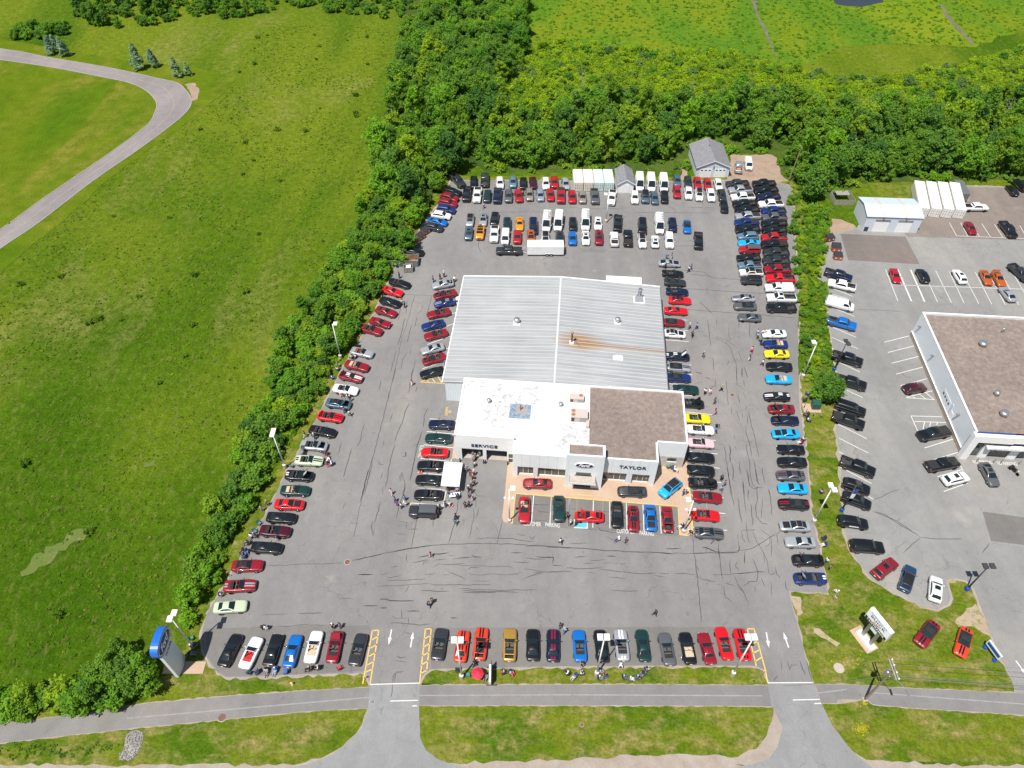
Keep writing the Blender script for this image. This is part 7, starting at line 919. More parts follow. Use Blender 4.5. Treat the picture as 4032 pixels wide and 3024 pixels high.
# front wing
H=6.6
FP=[(3.7,-.02),(3.7,-13),(13.7,-13),(13.7,-15.8),(37.1,-15.8),(37.1,-11.7),(42.1,-11.7),(42.1,-.02)]
MB().prism(ccw([(4.0,-.3),(4.0,-12.7),(14,-12.7),(14,-15.5),(26,-15.5),(26,-.3)]),H-.5,H-.28).build('roof_membrane',M['roof_membrane'],B)
MB().prism(ccw([(26,-.3),(26,-15.5),(36.8,-15.5),(36.8,-11.4),(41.8,-11.4),(41.8,-.3)]),H-.5,H-.27).build('gravel_roof',M['roof_gravel'],B)
def par(a,b_,low=False):   # parapet piece along a wall line, 0.3 thick inward
    (x0,y0),(x1,y1)=a,b_
    return (min(x0,x1),max(x0,x1),min(y0,y1),max(y0,y1))
bx('parapet','white_paint',3.7,42.1,-.32,-.02,4.9,H); bx('parapet','white_paint',41.8,42.1,-11.7,-.322,H-.6,H); bx('parapet','white_paint',3.7,4.0,-13,-.322,H-.6,H-.1)
bx('wall','white_panel',41.75,42.08,-11.68,-.33,0,H-.6); bx('wall','white_panel',3.72,4.0,-12.98,-.33,0,H-.6); bx('wall','white_panel',3.75,42.0,-.3,-.1,0,4.9)
# service front
bx('wall','white_paint',3.7,13.7,-13,-12.7,3.1,H)
for a,b_ in((3.7,4.8),(8.4,8.98),(12.5,12.75),(13.5,13.7)): bx('pier','white_paint',a,b_,-13,-12.7,0,3.1)
bx('entry_door','shop_glass',12.75,13.5,-12.9,-12.8,0,2.3); bx('door_panel','white_paint',12.75,13.5,-12.98,-12.72,2.3,3.1); bx('door_rail','white_paint',12.75,13.5,-12.94,-12.9,1.0,1.12)
for a in(4.8,8.98):
    bx('bay_floor','concrete',a-.6,a+4.1,-12.68,-6.5,.02,.06); bx('door_header','white_panel',a,a+3.55,-12.9,-12.8,2.85,3.1)
bx('bay_back_wall','dark_in',4.0,13.6,-6.5,-6.4,0,5.9); bx('bay_ceiling','dark_in',4.0,13.6,-12.6,-6.4,3.3,3.4); bx('bay_side_wall','dark_in',13.52,13.6,-12.68,-6.5,0,3.3); bx('bay_side_wall','dark_in',4.02,4.1,-12.68,-6.5,0,3.3)
for x in(4.5,8.55,8.85,12.65): MB().lathe([(.11,0),(.11,1.0),(.05,1.07)],10,(x,-13.6,.02)).build('bollard',M['black'],B,True)
# showroom front left of the tower
def glazing(u0,u1,n,v=-15.2,z0=.35,z1=2.85):
    w=(u1-u0)/n
    bx('sill','white_paint',u0,u1,v-.12,v+.12,.0,z0)
    for k in range(n):
        f=bx('window','white_paint',u0+k*w,u0+k*w+.06,v-.06,v+.06,z0,z1)
        bx('pane','shop_glass',u0+k*w+.06,u0+k*w+w,v-.02,v+.02,z0,z1,parent=f)
bx('fascia','white_panel',13.7,22.4,-15.8,-15.5,2.85,H-.3); bx('wall','white_paint',13.7,14.0,-15.49,-13.01,0,H-.3); bx('soffit','white_paint',13.72,22.4,-15.49,-14.9,2.85,2.95)
for k in range(1,6): bx('panel_joint','grey_metal',13.7+k*1.45,13.72+k*1.45,-15.806,-15.8,2.9,H-.35)
for a in(13.72,17.1): bx('column','white_panel',a,a+.75,-15.78,-15.0,0,2.85)
glazing(14.5,17.08,3); glazing(17.9,22.4,4); bx('showroom_floor','concrete',14,37,-15.1,-9,.02,.05); bx('showroom_back','stone',14,37,-9,-8.9,0,2.9)
# entrance tower
TH=8.7; tw=bx('tower','white_panel',22.4,22.75,-17.2,-14.9,0,TH); bx('tower','white_panel',28.05,28.4,-17.2,-14.9,0,TH)
bx('tower_face','white_panel',22.76,28.04,-17.19,-16.9,3.6,TH-.02); bx('tower_face','white_panel',22.76,23.9,-17.19,-16.9,0,3.6); bx('tower_face','white_panel',26.7,28.04,-17.19,-16.9,0,3.6)
bx('tower_roof','roof_gravel',22.76,28.04,-16.89,-14.9,TH-.5,TH-.3); bx('parapet','white_paint',28.05,28.42,-17.2,-14.9,TH,TH+.12); bx('tower_back','white_paint',22.76,28.04,-14.9,-14.7,H-.3,TH-.1)
bx('transom','shop_glass',24.1,26.5,-17.23,-17.19,3.65,4.3); bx('entrance','dark_in',23.9,26.7,-16.95,-16.92,0,2.9)
for k in range(3):
    d=bx('door','shop_glass',24.1+k*.87,24.9+k*.87,-16.99,-16.96,.1,2.3); bx('frame','grey_metal',24.06+k*.87,24.1+k*.87,-17.0,-16.95,.05,2.4,parent=d)
bx('canopy','grey_metal',23.1,27.3,-18.6,-17.2,3.0,3.35); bx('canopy_top','concrete',23.2,27.2,-18.5,-17.21,3.35,3.4); bx('canopy_edge','white_paint',23.05,27.35,-18.65,-18.602,2.95,3.4)
bx('kerb_mark','yellow_line',23.4,27.0,-18.75,-18.63,.165,.175)
# name section right of the tower
bx('fascia','white_panel',28.42,37.1,-15.8,-15.5,2.9,H); bx('parapet','white_paint',36.8,37.1,-15.49,-11.71,2.0,H); bx('wall','white_panel',36.85,37.06,-15.49,-11.71,0,2.0); bx('soffit','white_paint',28.42,36.79,-15.49,-14.9,2.9,3.0)
for k in range(1,6): bx('panel_joint','grey_metal',28.42+k*1.45,28.44+k*1.45,-15.806,-15.8,2.95,H-.05)
glazing(28.5,32.4,4,z1=2.9); glazing(33.4,36.1,3,z1=2.9)
for a in(32.45,36.2): bx('column','white_panel',a,a+.9,-15.78,-15.0,0,2.9)
q=bx('poster_panel','white_paint',34.3,35.6,-15.24,-15.23,2.0,2.45); bx('poster_panel','wood_grey',35.7,36.0,-15.24,-15.23,1.0,1.9)
# stone fronted right bay
bx('wall','white_panel',37.1,41.74,-11.7,-11.4,3.0,H); st=bx('stone_wall','stone',37.1,39.3,-11.72,-11.42,0,3.0); bx('stone_wall','stone',40.9,42.09,-11.72,-11.42,0,3.0); bx('stone_wall','stone',39.3,40.9,-11.72,-11.42,0,1.5); bx('stone_wall','stone',39.3,40.9,-11.72,-11.42,2.6,3.0)
f=bx('window','white_paint',39.3,40.9,-11.68,-11.5,1.5,1.56); bx('pane','shop_glass',39.32,40.88,-11.6,-11.56,1.56,2.6,parent=f)
# roof plant
def hv(u,v,w,d,h,fans):
    e=bx('rooftop_unit','hvac',u-w/2,u+w/2,v-d/2,v+d/2,H-.26,H-.26+h)
    for fx,fy in fans: MB().lathe([(.34,0),(.34,.06),(.26,.06)],12,(u+fx,v+fy,H-.26+h)).build('fan',M['rusty'],e)
    bx('grille','dark_metal',u-w/2+.1,u-w/2+.6,v-d/2-.02,v-d/2-.001,H-.1,H-.26+h-.15,parent=e); bx('grille','grey_metal',u+.1,u+w/2-.1,v-d/2-.02,v-d/2-.001,H-.1,H-.26+h-.15,parent=e)
hv(23.7,-3.4,2.4,1.2,.9,[(.7,.3)]); hv(24.2,-7.4,2.8,1.9,1.2,[(-1,.5),(-1,-.3)]); bx('duct','hvac',25.4,25.9,-9.6,-8.0,H-.25,H+.3)
plain('patch_blue',(.2,.27,.34),.7,var=.5,scale=2); bx('roof_patch','patch_blue',12.4,16.0,-8.4,-5.2,H-.28,H-.266); bx('roof_patch','wood_grey',13.4,15.4,-7.4,-5.6,H-.266,H-.262)
MB().lathe([(.1,0),(.1,1.3),(.18,1.35),(.05,1.5)],8,(14.2,-6.5,H-.27)).build('pipe',M['rusty'],B)
for x,y in((8.7,-5.2),(21,-5.0)): MB().lathe([(.26,0),(.26,.5),(.36,.55),(.36,.75),(.1,.85)],12,(x,y,H-.28)).build('roof_vent',M['galv'],B,True)
bx('roof_frame','grey_metal',29.8,31.2,-4.9,-4.85,H-.26,H-.2); bx('roof_frame','grey_metal',29.8,31.2,-6.0,-5.95,H-.26,H-.2)
# lettering on the facade
def sign_text(txt,u,v,z,wd,ht,mt,parent,ext=.04,shear=0,bold=.02,space=1.1,rz=0):
    o=ob('letters',text_mesh(txt,wd,ht,ext,shear,bold,space),M[mt],parent); o.location=(u,v,z); o.rotation_euler=(R(90),0,rz); return o
sign_text('SERVICE',6.5,-13.06,3.75,4.4,.72,'letter',B); sign_text('TAYLOR',31.0,-15.86,4.35,4.4,.75,'letter',B)
def oval(name,a,b_,t,mt,parent,loc,axis='y'):
    mb=MB(); n=32; p=[(a*math.cos(2*math.pi*i/n),b_*math.sin(2*math.pi*i/n)) for i in range(n)]
    vs=[(x,-t,z) for x,z in p]+[(x,t,z) for x,z in p]; mb.add(vs,[tuple(range(n)),tuple(range(2*n-1,n-1,-1))]+[(i,n+i,n+(i+1)%n,(i+1)%n) for i in range(n)])
    o=mb.build(name,M[mt],parent); o.location=loc; return o
e=oval('oval_sign',1.5,.62,.06,'letter_white',B,(25.3,-17.26,6.3)); oval('oval_face',1.4,.54,.065,'oval_blue',e,(0,0,0)); sign_text('Ford',-.95,-.075,-.3,1.9,.66,'letter_white',e,.02,.35,.015,.85)
# ---------------------------------------------------------------- neighbouring building
Q=empty('neighbouring_building',(NBO[0],NBO[1],0),NBTH,'long white building with brown gravel roof cut by the right edge','building')
nx=lambda name,mt,*c,parent=Q: MB().box(*c).build(name,M[mt],parent)
nh=6.1
nx('wall','white_panel',0,48,-29.8,-29.5,3.2,nh-.4); nx('wall','white_panel',0,.3,-29.99,0,1.05,nh-.1); nx('base_wall','brick_base',-.1,.28,-30.0,.02,0,1.05); nx('wall','white_panel',.31,48,-.3,0,0,nh-.1)
nx('gravel_roof','roof_gravel',.3,48,-30,-.3,nh-.6,nh-.4)
nx('parapet','white_paint',-.02,.32,-30.0,.02,nh-.1,nh+.05); nx('parapet','white_paint',.32,48,-.32,.02,nh-.1,nh+.05); nx('ledge','white_paint',-.16,0,-30,.02,1.05,1.12)
d=nx('overhead_door','white_panel',-.04,-.001,-21.2,-17.6,1.15,3.3)
for k in range(4): nx('pane','shop_glass',-.06,-.041,-20.8+k*.85,-20.3+k*.85,2.3,2.7,parent=d)
nx('entry_door','white_paint',-.05,-.001,-23.2,-22.2,.4,2.6); nx('wall_sign','siding',-.06,-.001,-22.1,-21.5,1.6,3.6)
for v in(-2.0,-10.0,-24.5): nx('wall_lamp','grey_metal',-.6,-.001,v-.15,v+.15,4.0,4.2)
# portal
nx('portal','white_paint',-.5,.7,-31.0,-30.01,0,nh+.1); nx('portal','white_paint',.7,6.3,-31.0,-30.3,4.6,nh+.1); nx('portal','white_paint',6.3,48,-30.6,-30.01,4.4,nh-.2); nx('portal_stripe','sign_blue',.0,6.4,-30.28,-30.0,nh-.1,nh+.12)
nx('shop_wall','shop_glass',.7,48,-30.1,-29.85,.3,3.2)
for a in(2.6,7.4,12,17): nx('pier','white_paint',a,a+1.4,-30.4,-30.12,0,3.3)
nx('canopy','white_paint',2.6,9.5,-31.3,-30.42,3.3,3.55)
sign_text('CHEVROLET BUICK GMC',2.9,-31.32,3.56,6.3,.4,'letter_white',Q)
for a in(2.2,5.0,6.2,9.2,11): MB().lathe([(.08,0),(.08,1.1),(.03,1.15)],8,(a,-31.45,.03)).build('bollard',M['grey_metal'],Q)
for u,v,r in((8.6,-8.2,.75),(6.6,-20.8,.5),(13.4,-21.5,.8),(6.1,-25.5,.7),(16,-12,.6)): MB().lathe([(r*.75,0),(r*.75,.3),(r,.4),(r*1.05,.75),(r*.85,.95),(r*.3,1.0)],16,(u,v,nh-.4)).build('roof_vent',M['galv'],Q,True)
MB().lathe([(.18,0),(.18,.9),(.1,1.0)],10,(13.5,-4.2,nh-.4)).tube((13.5,-4.2,nh+.4),(14.0,-4.0,nh+.5),.18,n=10).build('gooseneck_vent',M['galv'],Q,True)
for u,v in((11.5,-24.6),(11.8,-25.3)): nx('pipe','white_paint',u-.06,u+.06,v-.06,v+.06,nh-.4,nh+.3)
# ---------------------------------------------------------------- sheds, garage and containers
def gable(name,label,x0,x1,y0,y1,he,hr,roofmt,wallmt,doors,along='y',rz=0,over=.3,cat='shed'):
    cx=(x0+x1)/2; e=empty(name,(cx,y0,0),rz,label,cat); w=(x1-x0)/2; L=y1-y0; zb=.03
    MB().add([(-w,0,zb),(w,0,zb),(w,0,he),(0,0,hr),(-w,0,he),(-w,L,zb),(w,L,zb),(w,L,he),(0,L,hr),(-w,L,he)],[(0,1,2,3,4),(9,8,7,6,5),(0,4,9,5),(1,6,7,2)]).build('wall',M[wallmt],e)
    s=(hr-he)/w; o=over; t=.12
    for sg in(-1,1):
        MB().add([(0,-o,hr+.03),(sg*(w+o),-o,he-s*o+.03),(sg*(w+o),L+o,he-s*o+.03),(0,L+o,hr+.03),(0,-o,hr+.03+t),(sg*(w+o),-o,he-s*o+.03+t),(sg*(w+o),L+o,he-s*o+.03+t),(0,L+o,hr+.03+t)],
          [(0,1,2,3),(7,6,5,4),(0,4,5,1),(1,5,6,2),(2,6,7,3)] if sg<0 else [(3,2,1,0),(4,5,6,7),(1,5,4,0),(2,6,5,1),(3,7,6,2)]).build('roof',M[roofmt],e)
        MB().add([(0,-o-.03,hr-.08),(sg*(w+o),-o-.03,he-s*o-.08),(sg*(w+o),-o-.03,he-s*o+.16),(0,-o-.03,hr+.16)],[(0,1,2,3) if sg>0 else (3,2,1,0)]).build('barge_board',M['white_paint'],e)
    for (a,b_,h,panes) in doors:
        d=MB().box(a,b_,-.05,-.005,zb,h).build('door',M['white_paint'],e); MB().box(a-.1,b_+.1,-.03,-.002,h,h+.12).build('door_trim',M['siding'],e)
        for k in range(1,4): MB().box(a,b_,-.056,-.051,h*k/4,h*k/4+.03).build('panel_line',M['siding'],d)
        for k in range(panes):
            c=a+(b_-a)*(k+.5)/panes; MB().box(c-.25,c+.25,-.06,-.051,h*.78,h*.9).build('pane',M['glass'],d)
    return e
g=gable('garage','large white garage with grey shingle roof and two overhead doors',46.5,54.8,165,176,2.9,4.7,'shingle_grey','siding',[(-3.3,-.4,2.4,3),(.4,3.3,2.4,3)],cat='garage'); MB().lathe([(.1,0),(.1,.5),(.14,.55)],8,(-.2,7,4.5)).build('vent_pipe',M['dark_metal'],g); MB().box(-.12,.12,-.25,-.01,2.8,3.3).build('lamp',M['grey_metal'],g)
gable('garden_shed','small white shed with mottled dark shingle roof between containers and vans',26.0,29.9,158,164.6,2.5,3.7,'shingle_mottled','white_paint',[(-.95,.95,2.2,0)])
def container(x,y,rz,mt,label,L=6.06,grp='shipping containers'):
    e=empty('shipping_container',(x,y,.03),rz,label,'container',grp)
    MB().box(0,2.3,0,L,.05,2.55).build('body',M[mt],e)
    rr=MB().box(0,.04,.1,L-.1,.25,2.35).mesh('side_panel')
    for s in(-.041,2.301): o=ob('side_panel',rr,M[mt],e); o.location=(s,0,0)
    for a in(.04,1.17):
        d=MB().box(a,a+1.09,-.05,-.001,.15,2.45).build('door',M[mt],e)
        for b_ in(.3,.8): MB().tube((a+b_,-.08,.15),(a+b_,-.08,2.45),.03,n=6).build('lock_rod',M['grey_metal'],d)
        MB().box(a+.1,a+.95,-.07,-.051,1.0,1.06).box(a+.1,a+1.0,-.07,-.051,1.7,1.76).build('door_bar',M['curb'],d)
    return e
for i,(mt,l) in enumerate((('container_cream','cream shipping container, leftmost of four beside the small shed'),('container_cream','cream shipping container, second of four beside the small shed'),('container_mint','mint topped shipping container, third of four beside the small shed'),('container_mint','mint topped shipping container nearest the small shed'))):
    container(15.25+i*2.52,158.5,0,mt,l)
for i,l in enumerate(('leftmost of the white containers behind the right lot garage','second white container behind the right lot garage','third white container behind the right lot garage','rightmost white container, beside the silver enclosed trailer')):
    container(96.0+i*2.78,147.9-i*.22,R(-15),'container_white',l,12.0,'long white containers')
# blue-white metal garage in the neighbouring lot
e=empty('metal_garage',(81.3,142,0),R(-3.5),'pale blue metal garage with two white roller doors in right lot','garage')
W_,Dp,he,hr=12.4,7.6,4.1,4.9
MB().add([(0,0,.03),(W_,0,.03),(W_,0,he),(0,0,he),(0,Dp,.03),(W_,Dp,.03),(W_,Dp,he),(0,Dp,he),(0,Dp/2,hr),(W_,Dp/2,hr)],[(0,1,2,3),(5,4,7,6),(4,0,3,8,7),(1,5,6,9,2)]).build('wall',M['siding'],e)
plain('blue_white_roof',(.5,.59,.65),.5,var=.05)
for y0,z0,y1,z1 in((-.25,he-.03,Dp/2,hr+.06),(Dp/2,hr+.06,Dp+.25,he-.03)):
    r=MB().quad((-.2,y0,z0+.05),(W_+.2,y0,z0+.05),(W_+.2,y1,z1+.05),(-.2,y1,z1+.05)).build('roof',M['blue_white_roof'],e)
    for k in range(13): MB().add([(k*1.0+.1,y0,z0+.055),(k*1.0+.16,y0,z0+.055),(k*1.0+.16,y1,z1+.055),(k*1.0+.1,y1,z1+.055),(k*1.0+.13,y0,z0+.1),(k*1.0+.13,y1,z1+.1)],[(0,4,5,3),(4,1,2,5)]).build('roof_rib',M['blue_white_roof'],r)
    for k in(3.2,8.4): MB().quad((k,y0,z0+.06),(k+.75,y0,z0+.06),(k+.75,y1,z1+.06),(k,y1,z1+.06)).build('skylight',M['stone'],r)
for a in(2.2,7.3):
    d=MB().box(a,a+3.2,-.06,-.005,.03,2.9).build('roller_door',M['white_paint'],e); MB().box(a-.05,a+3.25,-.14,-.061,2.9,3.3).build('door_header',M['grey_metal'],d); MB().box(a+1.4,a+1.7,-.35,-.005,3.4,3.8).build('lamp',M['grey_metal'],e)
MB().box(.3,1.2,-.1,-.01,.1,1.2).build('louvre',M['dark_metal'],e)
# enclosed trailers
def trailer(name,label,x,y,rz,L,W2,Hh,mt,doors=True,roofmt=None):
    e=empty(name,(x,y,0),rz,label,'trailer')
    MB().add([(0,-W2,.5),(L,-W2,.5),(L,W2,.5),(0,W2,.5),(0,-W2,Hh-.06),(L,-W2,Hh-.06),(L,W2,Hh-.06),(0,W2,Hh-.06),(.05,-W2+.12,Hh+.03),(L-.05,-W2+.12,Hh+.03),(L-.05,W2-.12,Hh+.03),(.05,W2-.12,Hh+.03)],
      [(3,2,1,0),(0,1,5,4),(1,2,6,5),(2,3,7,6),(3,0,4,7),(4,5,9,8),(5,6,10,9),(6,7,11,10),(7,4,8,11),(8,9,10,11)]).build('body',M[mt],e)
    for s in(-1,1): MB().tube((0,s*.6,.5),(-1.3,0,.45),.05,n=6).build('drawbar',M['grey_metal'],e)
    MB().tube((-1.3,0,.1),(-1.3,0,.8),.06,n=6).build('jack',M['grey_metal'],e)
    for s in(-1,1):
        for k in(.55,.66): 
            o=MB().lathe([(.2,-.1),(.36,-.1),(.38,-.05),(.38,.05),(.36,.1),(.2,.1)],14,(L*k,s*(W2-.02),.38),'y').build('wheel',M['tyre'],e,True); MB().lathe([(.2,-.115),(.2,.115)],10,(L*k,s*(W2-.02),.38),'y').build('rim',M['rim'],o)
        MB().box(L*.49,L*.72,s*W2-.05,s*W2+.05,.75,.82).build('fender',M[mt],e)
    if doors:
        MB().box(L*.05,L*.17,-W2-.02,-W2-.002,.6,2.2).build('side_door',M['white_paint'],e); MB().box(L*.44,L*.72,-W2-.02,-W2-.002,.9,2.1).build('hatch',M['white_paint'],e)
        for zz in(.62,2.25): MB().box(0,L,-W2-.012,-W2-.003,zz,zz+.05).build('trim',M['siding'],e)
    return e
trailer('enclosed_trailer','long white enclosed trailer hitched to the dark grey pickup',3.4,133.6,0,8.1,1.25,2.75,'white_paint')
trailer('enclosed_trailer','silver enclosed trailer beside the rightmost white container',109.3,153.8,R(82),6.0,1.15,2.5,'grey_metal',False)
# ---------------------------------------------------------------- vegetation
def leafmesh(name,pts,nrm,size,rng,aspect=.75):
    n=len(pts); a=np.cross(nrm,rng.normal(size=(n,3))); a/=np.linalg.norm(a,axis=1)[:,None]+1e-9; b=np.cross(nrm,a)
    s=size[:,None]; q=np.stack([pts-a*s-b*s*aspect*.5,pts+a*s*.15-b*s*aspect,pts+a*s+b*s*aspect*.3,pts-a*s*.1+b*s*aspect],1).reshape(-1,3)
    m=bpy.data.meshes.new(name); m.vertices.add(4*n); m.vertices.foreach_set('co',q.astype(np.float32).ravel())
    m.loops.add(4*n); m.loops.foreach_set('vertex_index',np.arange(4*n,dtype=np.int32)); m.polygons.add(n)
    m.polygons.foreach_set('loop_start',np.arange(0,4*n,4,dtype=np.int32)); m.polygons.foreach_set('loop_total',np.full(n,4,dtype=np.int32)); m.update(); m.validate(); return m
def crown(seed,rx,h,z0,ncl,nleaf,ls,cone=0,sq=1.0):
    rng=np.random.default_rng(seed); P=[];Nn=[]
    for i in range(ncl):
        t=rng.uniform(0,1)**.8; u=rng.uniform(0,2*math.pi)
        prof=math.sin(math.pi*min(1,.14+.86*t))**.6 if not cone else (1-t)**.9+.05
        rr=rx*prof*math.sqrt(rng.uniform(.25,1)); c=np.array([rr*math.cos(u),rr*math.sin(u),z0+h*t])
        cr=rx*(rng.uniform(.16,.36) if not cone else .16+.1*(1-t)); d=rng.normal(size=(nleaf,3)); d/=np.linalg.norm(d,axis=1)[:,None]
        r=cr*(rng.uniform(.35,1.0,nleaf)+np.abs(rng.normal(0,.3,nleaf)))[:,None]; bd=np.array([math.cos(u),math.sin(u),.9])+rng.normal(size=3)*.4; p=c+d*r*np.array([1,1,.8])+bd*(rng.uniform(-.5,1.1,nleaf)*cr*(.9 if not cone else .15))[:,None]; P.append(p)
        nn=d*.55+rng.normal(size=(nleaf,3))*.55+np.array([0,0,.6]); Nn.append(nn/np.linalg.norm(nn,axis=1)[:,None])
    P=np.concatenate(P);Nn=np.concatenate(Nn); keep=P[:,2]>.08; P=P[keep];Nn=Nn[keep]
    return leafmesh('crown',P,Nn,rng.uniform(.65,1.25,len(P))*ls,rng)
def trunkmesh(seed,h,r,br=4,lean=.3):
    rnd=random.Random(seed); mb=MB(); p=Vector((0,0,-.2)); d=Vector((rnd.uniform(-lean,lean)*.3,rnd.uniform(-lean,lean)*.3,1)); k=5; rr=r
    for i in range(k):
        q=p+d*h/k+Vector((rnd.uniform(-.1,.1),rnd.uniform(-.1,.1),0)); mb.tube(p,q,rr,rr*.78,6,False)
        if i>=1:
            for b in range(br//2):
                a=rnd.uniform(0,6.28); e=q+Vector((math.cos(a),math.sin(a),rnd.uniform(.5,1)))*h*.2; mb.tube(q,e,rr*.45,rr*.12,5,False)
        p=q; rr*=.78
    return mb.mesh('trunk')
TV=[crown(i,2.35,5.6,1.5,60,72,.25) for i in range(4)]+[crown(10+i,1.75,6.6,1.4,52,72,.23) for i in range(2)]+[crown(14+i,1.5,6.8,1.6,34,60,.2) for i in range(2)]   # broadleaf trees about 7 m
SV=[crown(20+i,1.5,2.3,.3,30,66,.19) for i in range(4)]                                                   # dense shrubs about 2.8 m
BV=[crown(30+i,1.0,.75,.12,12,46,.17) for i in range(3)]                                                    # low bushes
NV=[crown(40+i,1.75,5.6,.4,70,46,.2,1) for i in range(2)]                                                   # spruces
TR=[trunkmesh(i,5.2,.16,4) for i in range(3)]; SR=[trunkmesh(9,1.6,.06,4)]; NR=[trunkmesh(12,5.6,.14,0)]
DEAD=[trunkmesh(50+i,6.5,.13,8,.9) for i in range(2)]
rt=random.Random(11)
def plant(name,label,cat,grp,x,y,rz,s,crm,cmt,trm,tmt,sz=None):
    e=empty(name,(x,y,0),rz,label,cat,grp); e.scale=(s,s,s*(sz or 1)); e.rotation_euler=(rt.uniform(-.08,.08),rt.uniform(-.08,.08),rz)
    ob('trunk',trm,M[tmt],e)
    if crm: ob('crown',crm,M[cmt],e)
    return e
TREES['forest'].sort(key=lambda p:p[1]); near=TREES['forest'][:300]; far=TREES['forest'][300:]
def zone(x,y):
    if x>57: return 'broadleaf tree in the wood behind the neighbouring lot'
    if x>30: return 'broadleaf tree in the wood behind the grey-roofed garage'
    if x>-8: return 'broadleaf tree in the wood behind the rearmost cars'
    return 'broadleaf tree in the wood left of the rearmost cars'
for i,(x,y) in enumerate(near):
    r=rt.random(); s=rt.uniform(.6,1.05) if r<.5 else rt.uniform(.85,1.3)
    mt='leaf_green' if r<.5 else 'leaf_dark' if r<.72 else 'leaf_yellow' if r<.86 else 'leaf_shrub'
    z=zone(x,y); lab={'leaf_green':'mid green ','leaf_dark':'dark green ','leaf_yellow':'yellow-green ','leaf_shrub':'fresh green '}[mt]+z
    plant('broadleaf_tree',lab,'tree','trees: '+lab,x,y,rt.uniform(0,6.28),s,rt.choice(TV),mt,rt.choice(TR),'bark' if rt.random()<.6 else 'bark_pale',rt.uniform(.9,1.15))
hl={'hedge':'in the dense hedge along the left side of the lot','clump':'in the thicket at the lower left corner by the path','strip':'on the overgrown strip between the two lots'}
for zn in('hedge','clump','strip'):
    for x,y in TREES[zn]:
        r=rt.random(); mt='leaf_shrub' if r<.45 else 'leaf_green' if r<.75 else 'leaf_dark' if r<.85 else 'leaf_yellow'
        if zn=='strip': mt='leaf_lime' if r<.12 else 'leaf_yellow' if r<.3 else 'leaf_green' if r<.65 else 'leaf_shrub'
        lab={'leaf_green':'mid green ','leaf_dark':'dark green ','leaf_yellow':'yellow-green ','leaf_shrub':'fresh green ','leaf_lime':'lime green '}[mt]+'leafy shrub '+hl[zn]
        sb=rt.uniform(.7,1.25) if zn=='hedge' else rt.uniform(.7,1.3) if zn=='clump' else rt.uniform(.4,.75)
        tall=(zn=='hedge' and y>95 and rt.random()<.3) or (zn=='clump' and x>-60 and rt.random()<.75)
        if tall: plant('hedge_tree',lab,'shrub','shrubs: '+lab,x,y,rt.uniform(0,6.28),rt.uniform(.55,.75),rt.choice(TV),mt,rt.choice(TR),'bark',1)
        else: plant('hedge_shrub',lab,'shrub','shrubs: '+lab,x,y,rt.uniform(0,6.28),sb,rt.choice(SV),mt,SR[0],'bark',rt.uniform(.85,1.15))
for x,y,s,l in SPRUCE: plant('spruce_tree',l,'tree','spruces beside the loop road',x,y,x,s,rt.choice(NV),'leaf_spruce',NR[0],'bark')
for x,y,s,l in DARKSPRUCE: plant('spruce_tree',l,'tree',None,x,y,x,s,rt.choice(NV),'leaf_olive',NR[0],'bark')
x,y=LONE; plant('birch_tree','leafy birch tree with pale stems beside the green utility box','tree',None,x,y,0,.8,TV[0],'leaf_green',DEAD[0],'bark_pale'); plant('birch_shrub','low leafy birch shoots in front of the utility box tree','shrub',None,x-1.2,y+.6,1,1.0,SV[1],'leaf_shrub',SR[0],'bark')
for i,(x,y) in enumerate(DEADS): plant('dead_tree','bare grey dead tree standing among the green wood','tree','dead trees in the wood',x,y,i*1.3,rt.uniform(.9,1.15),None,None,DEAD[i%2],'bark_pale')
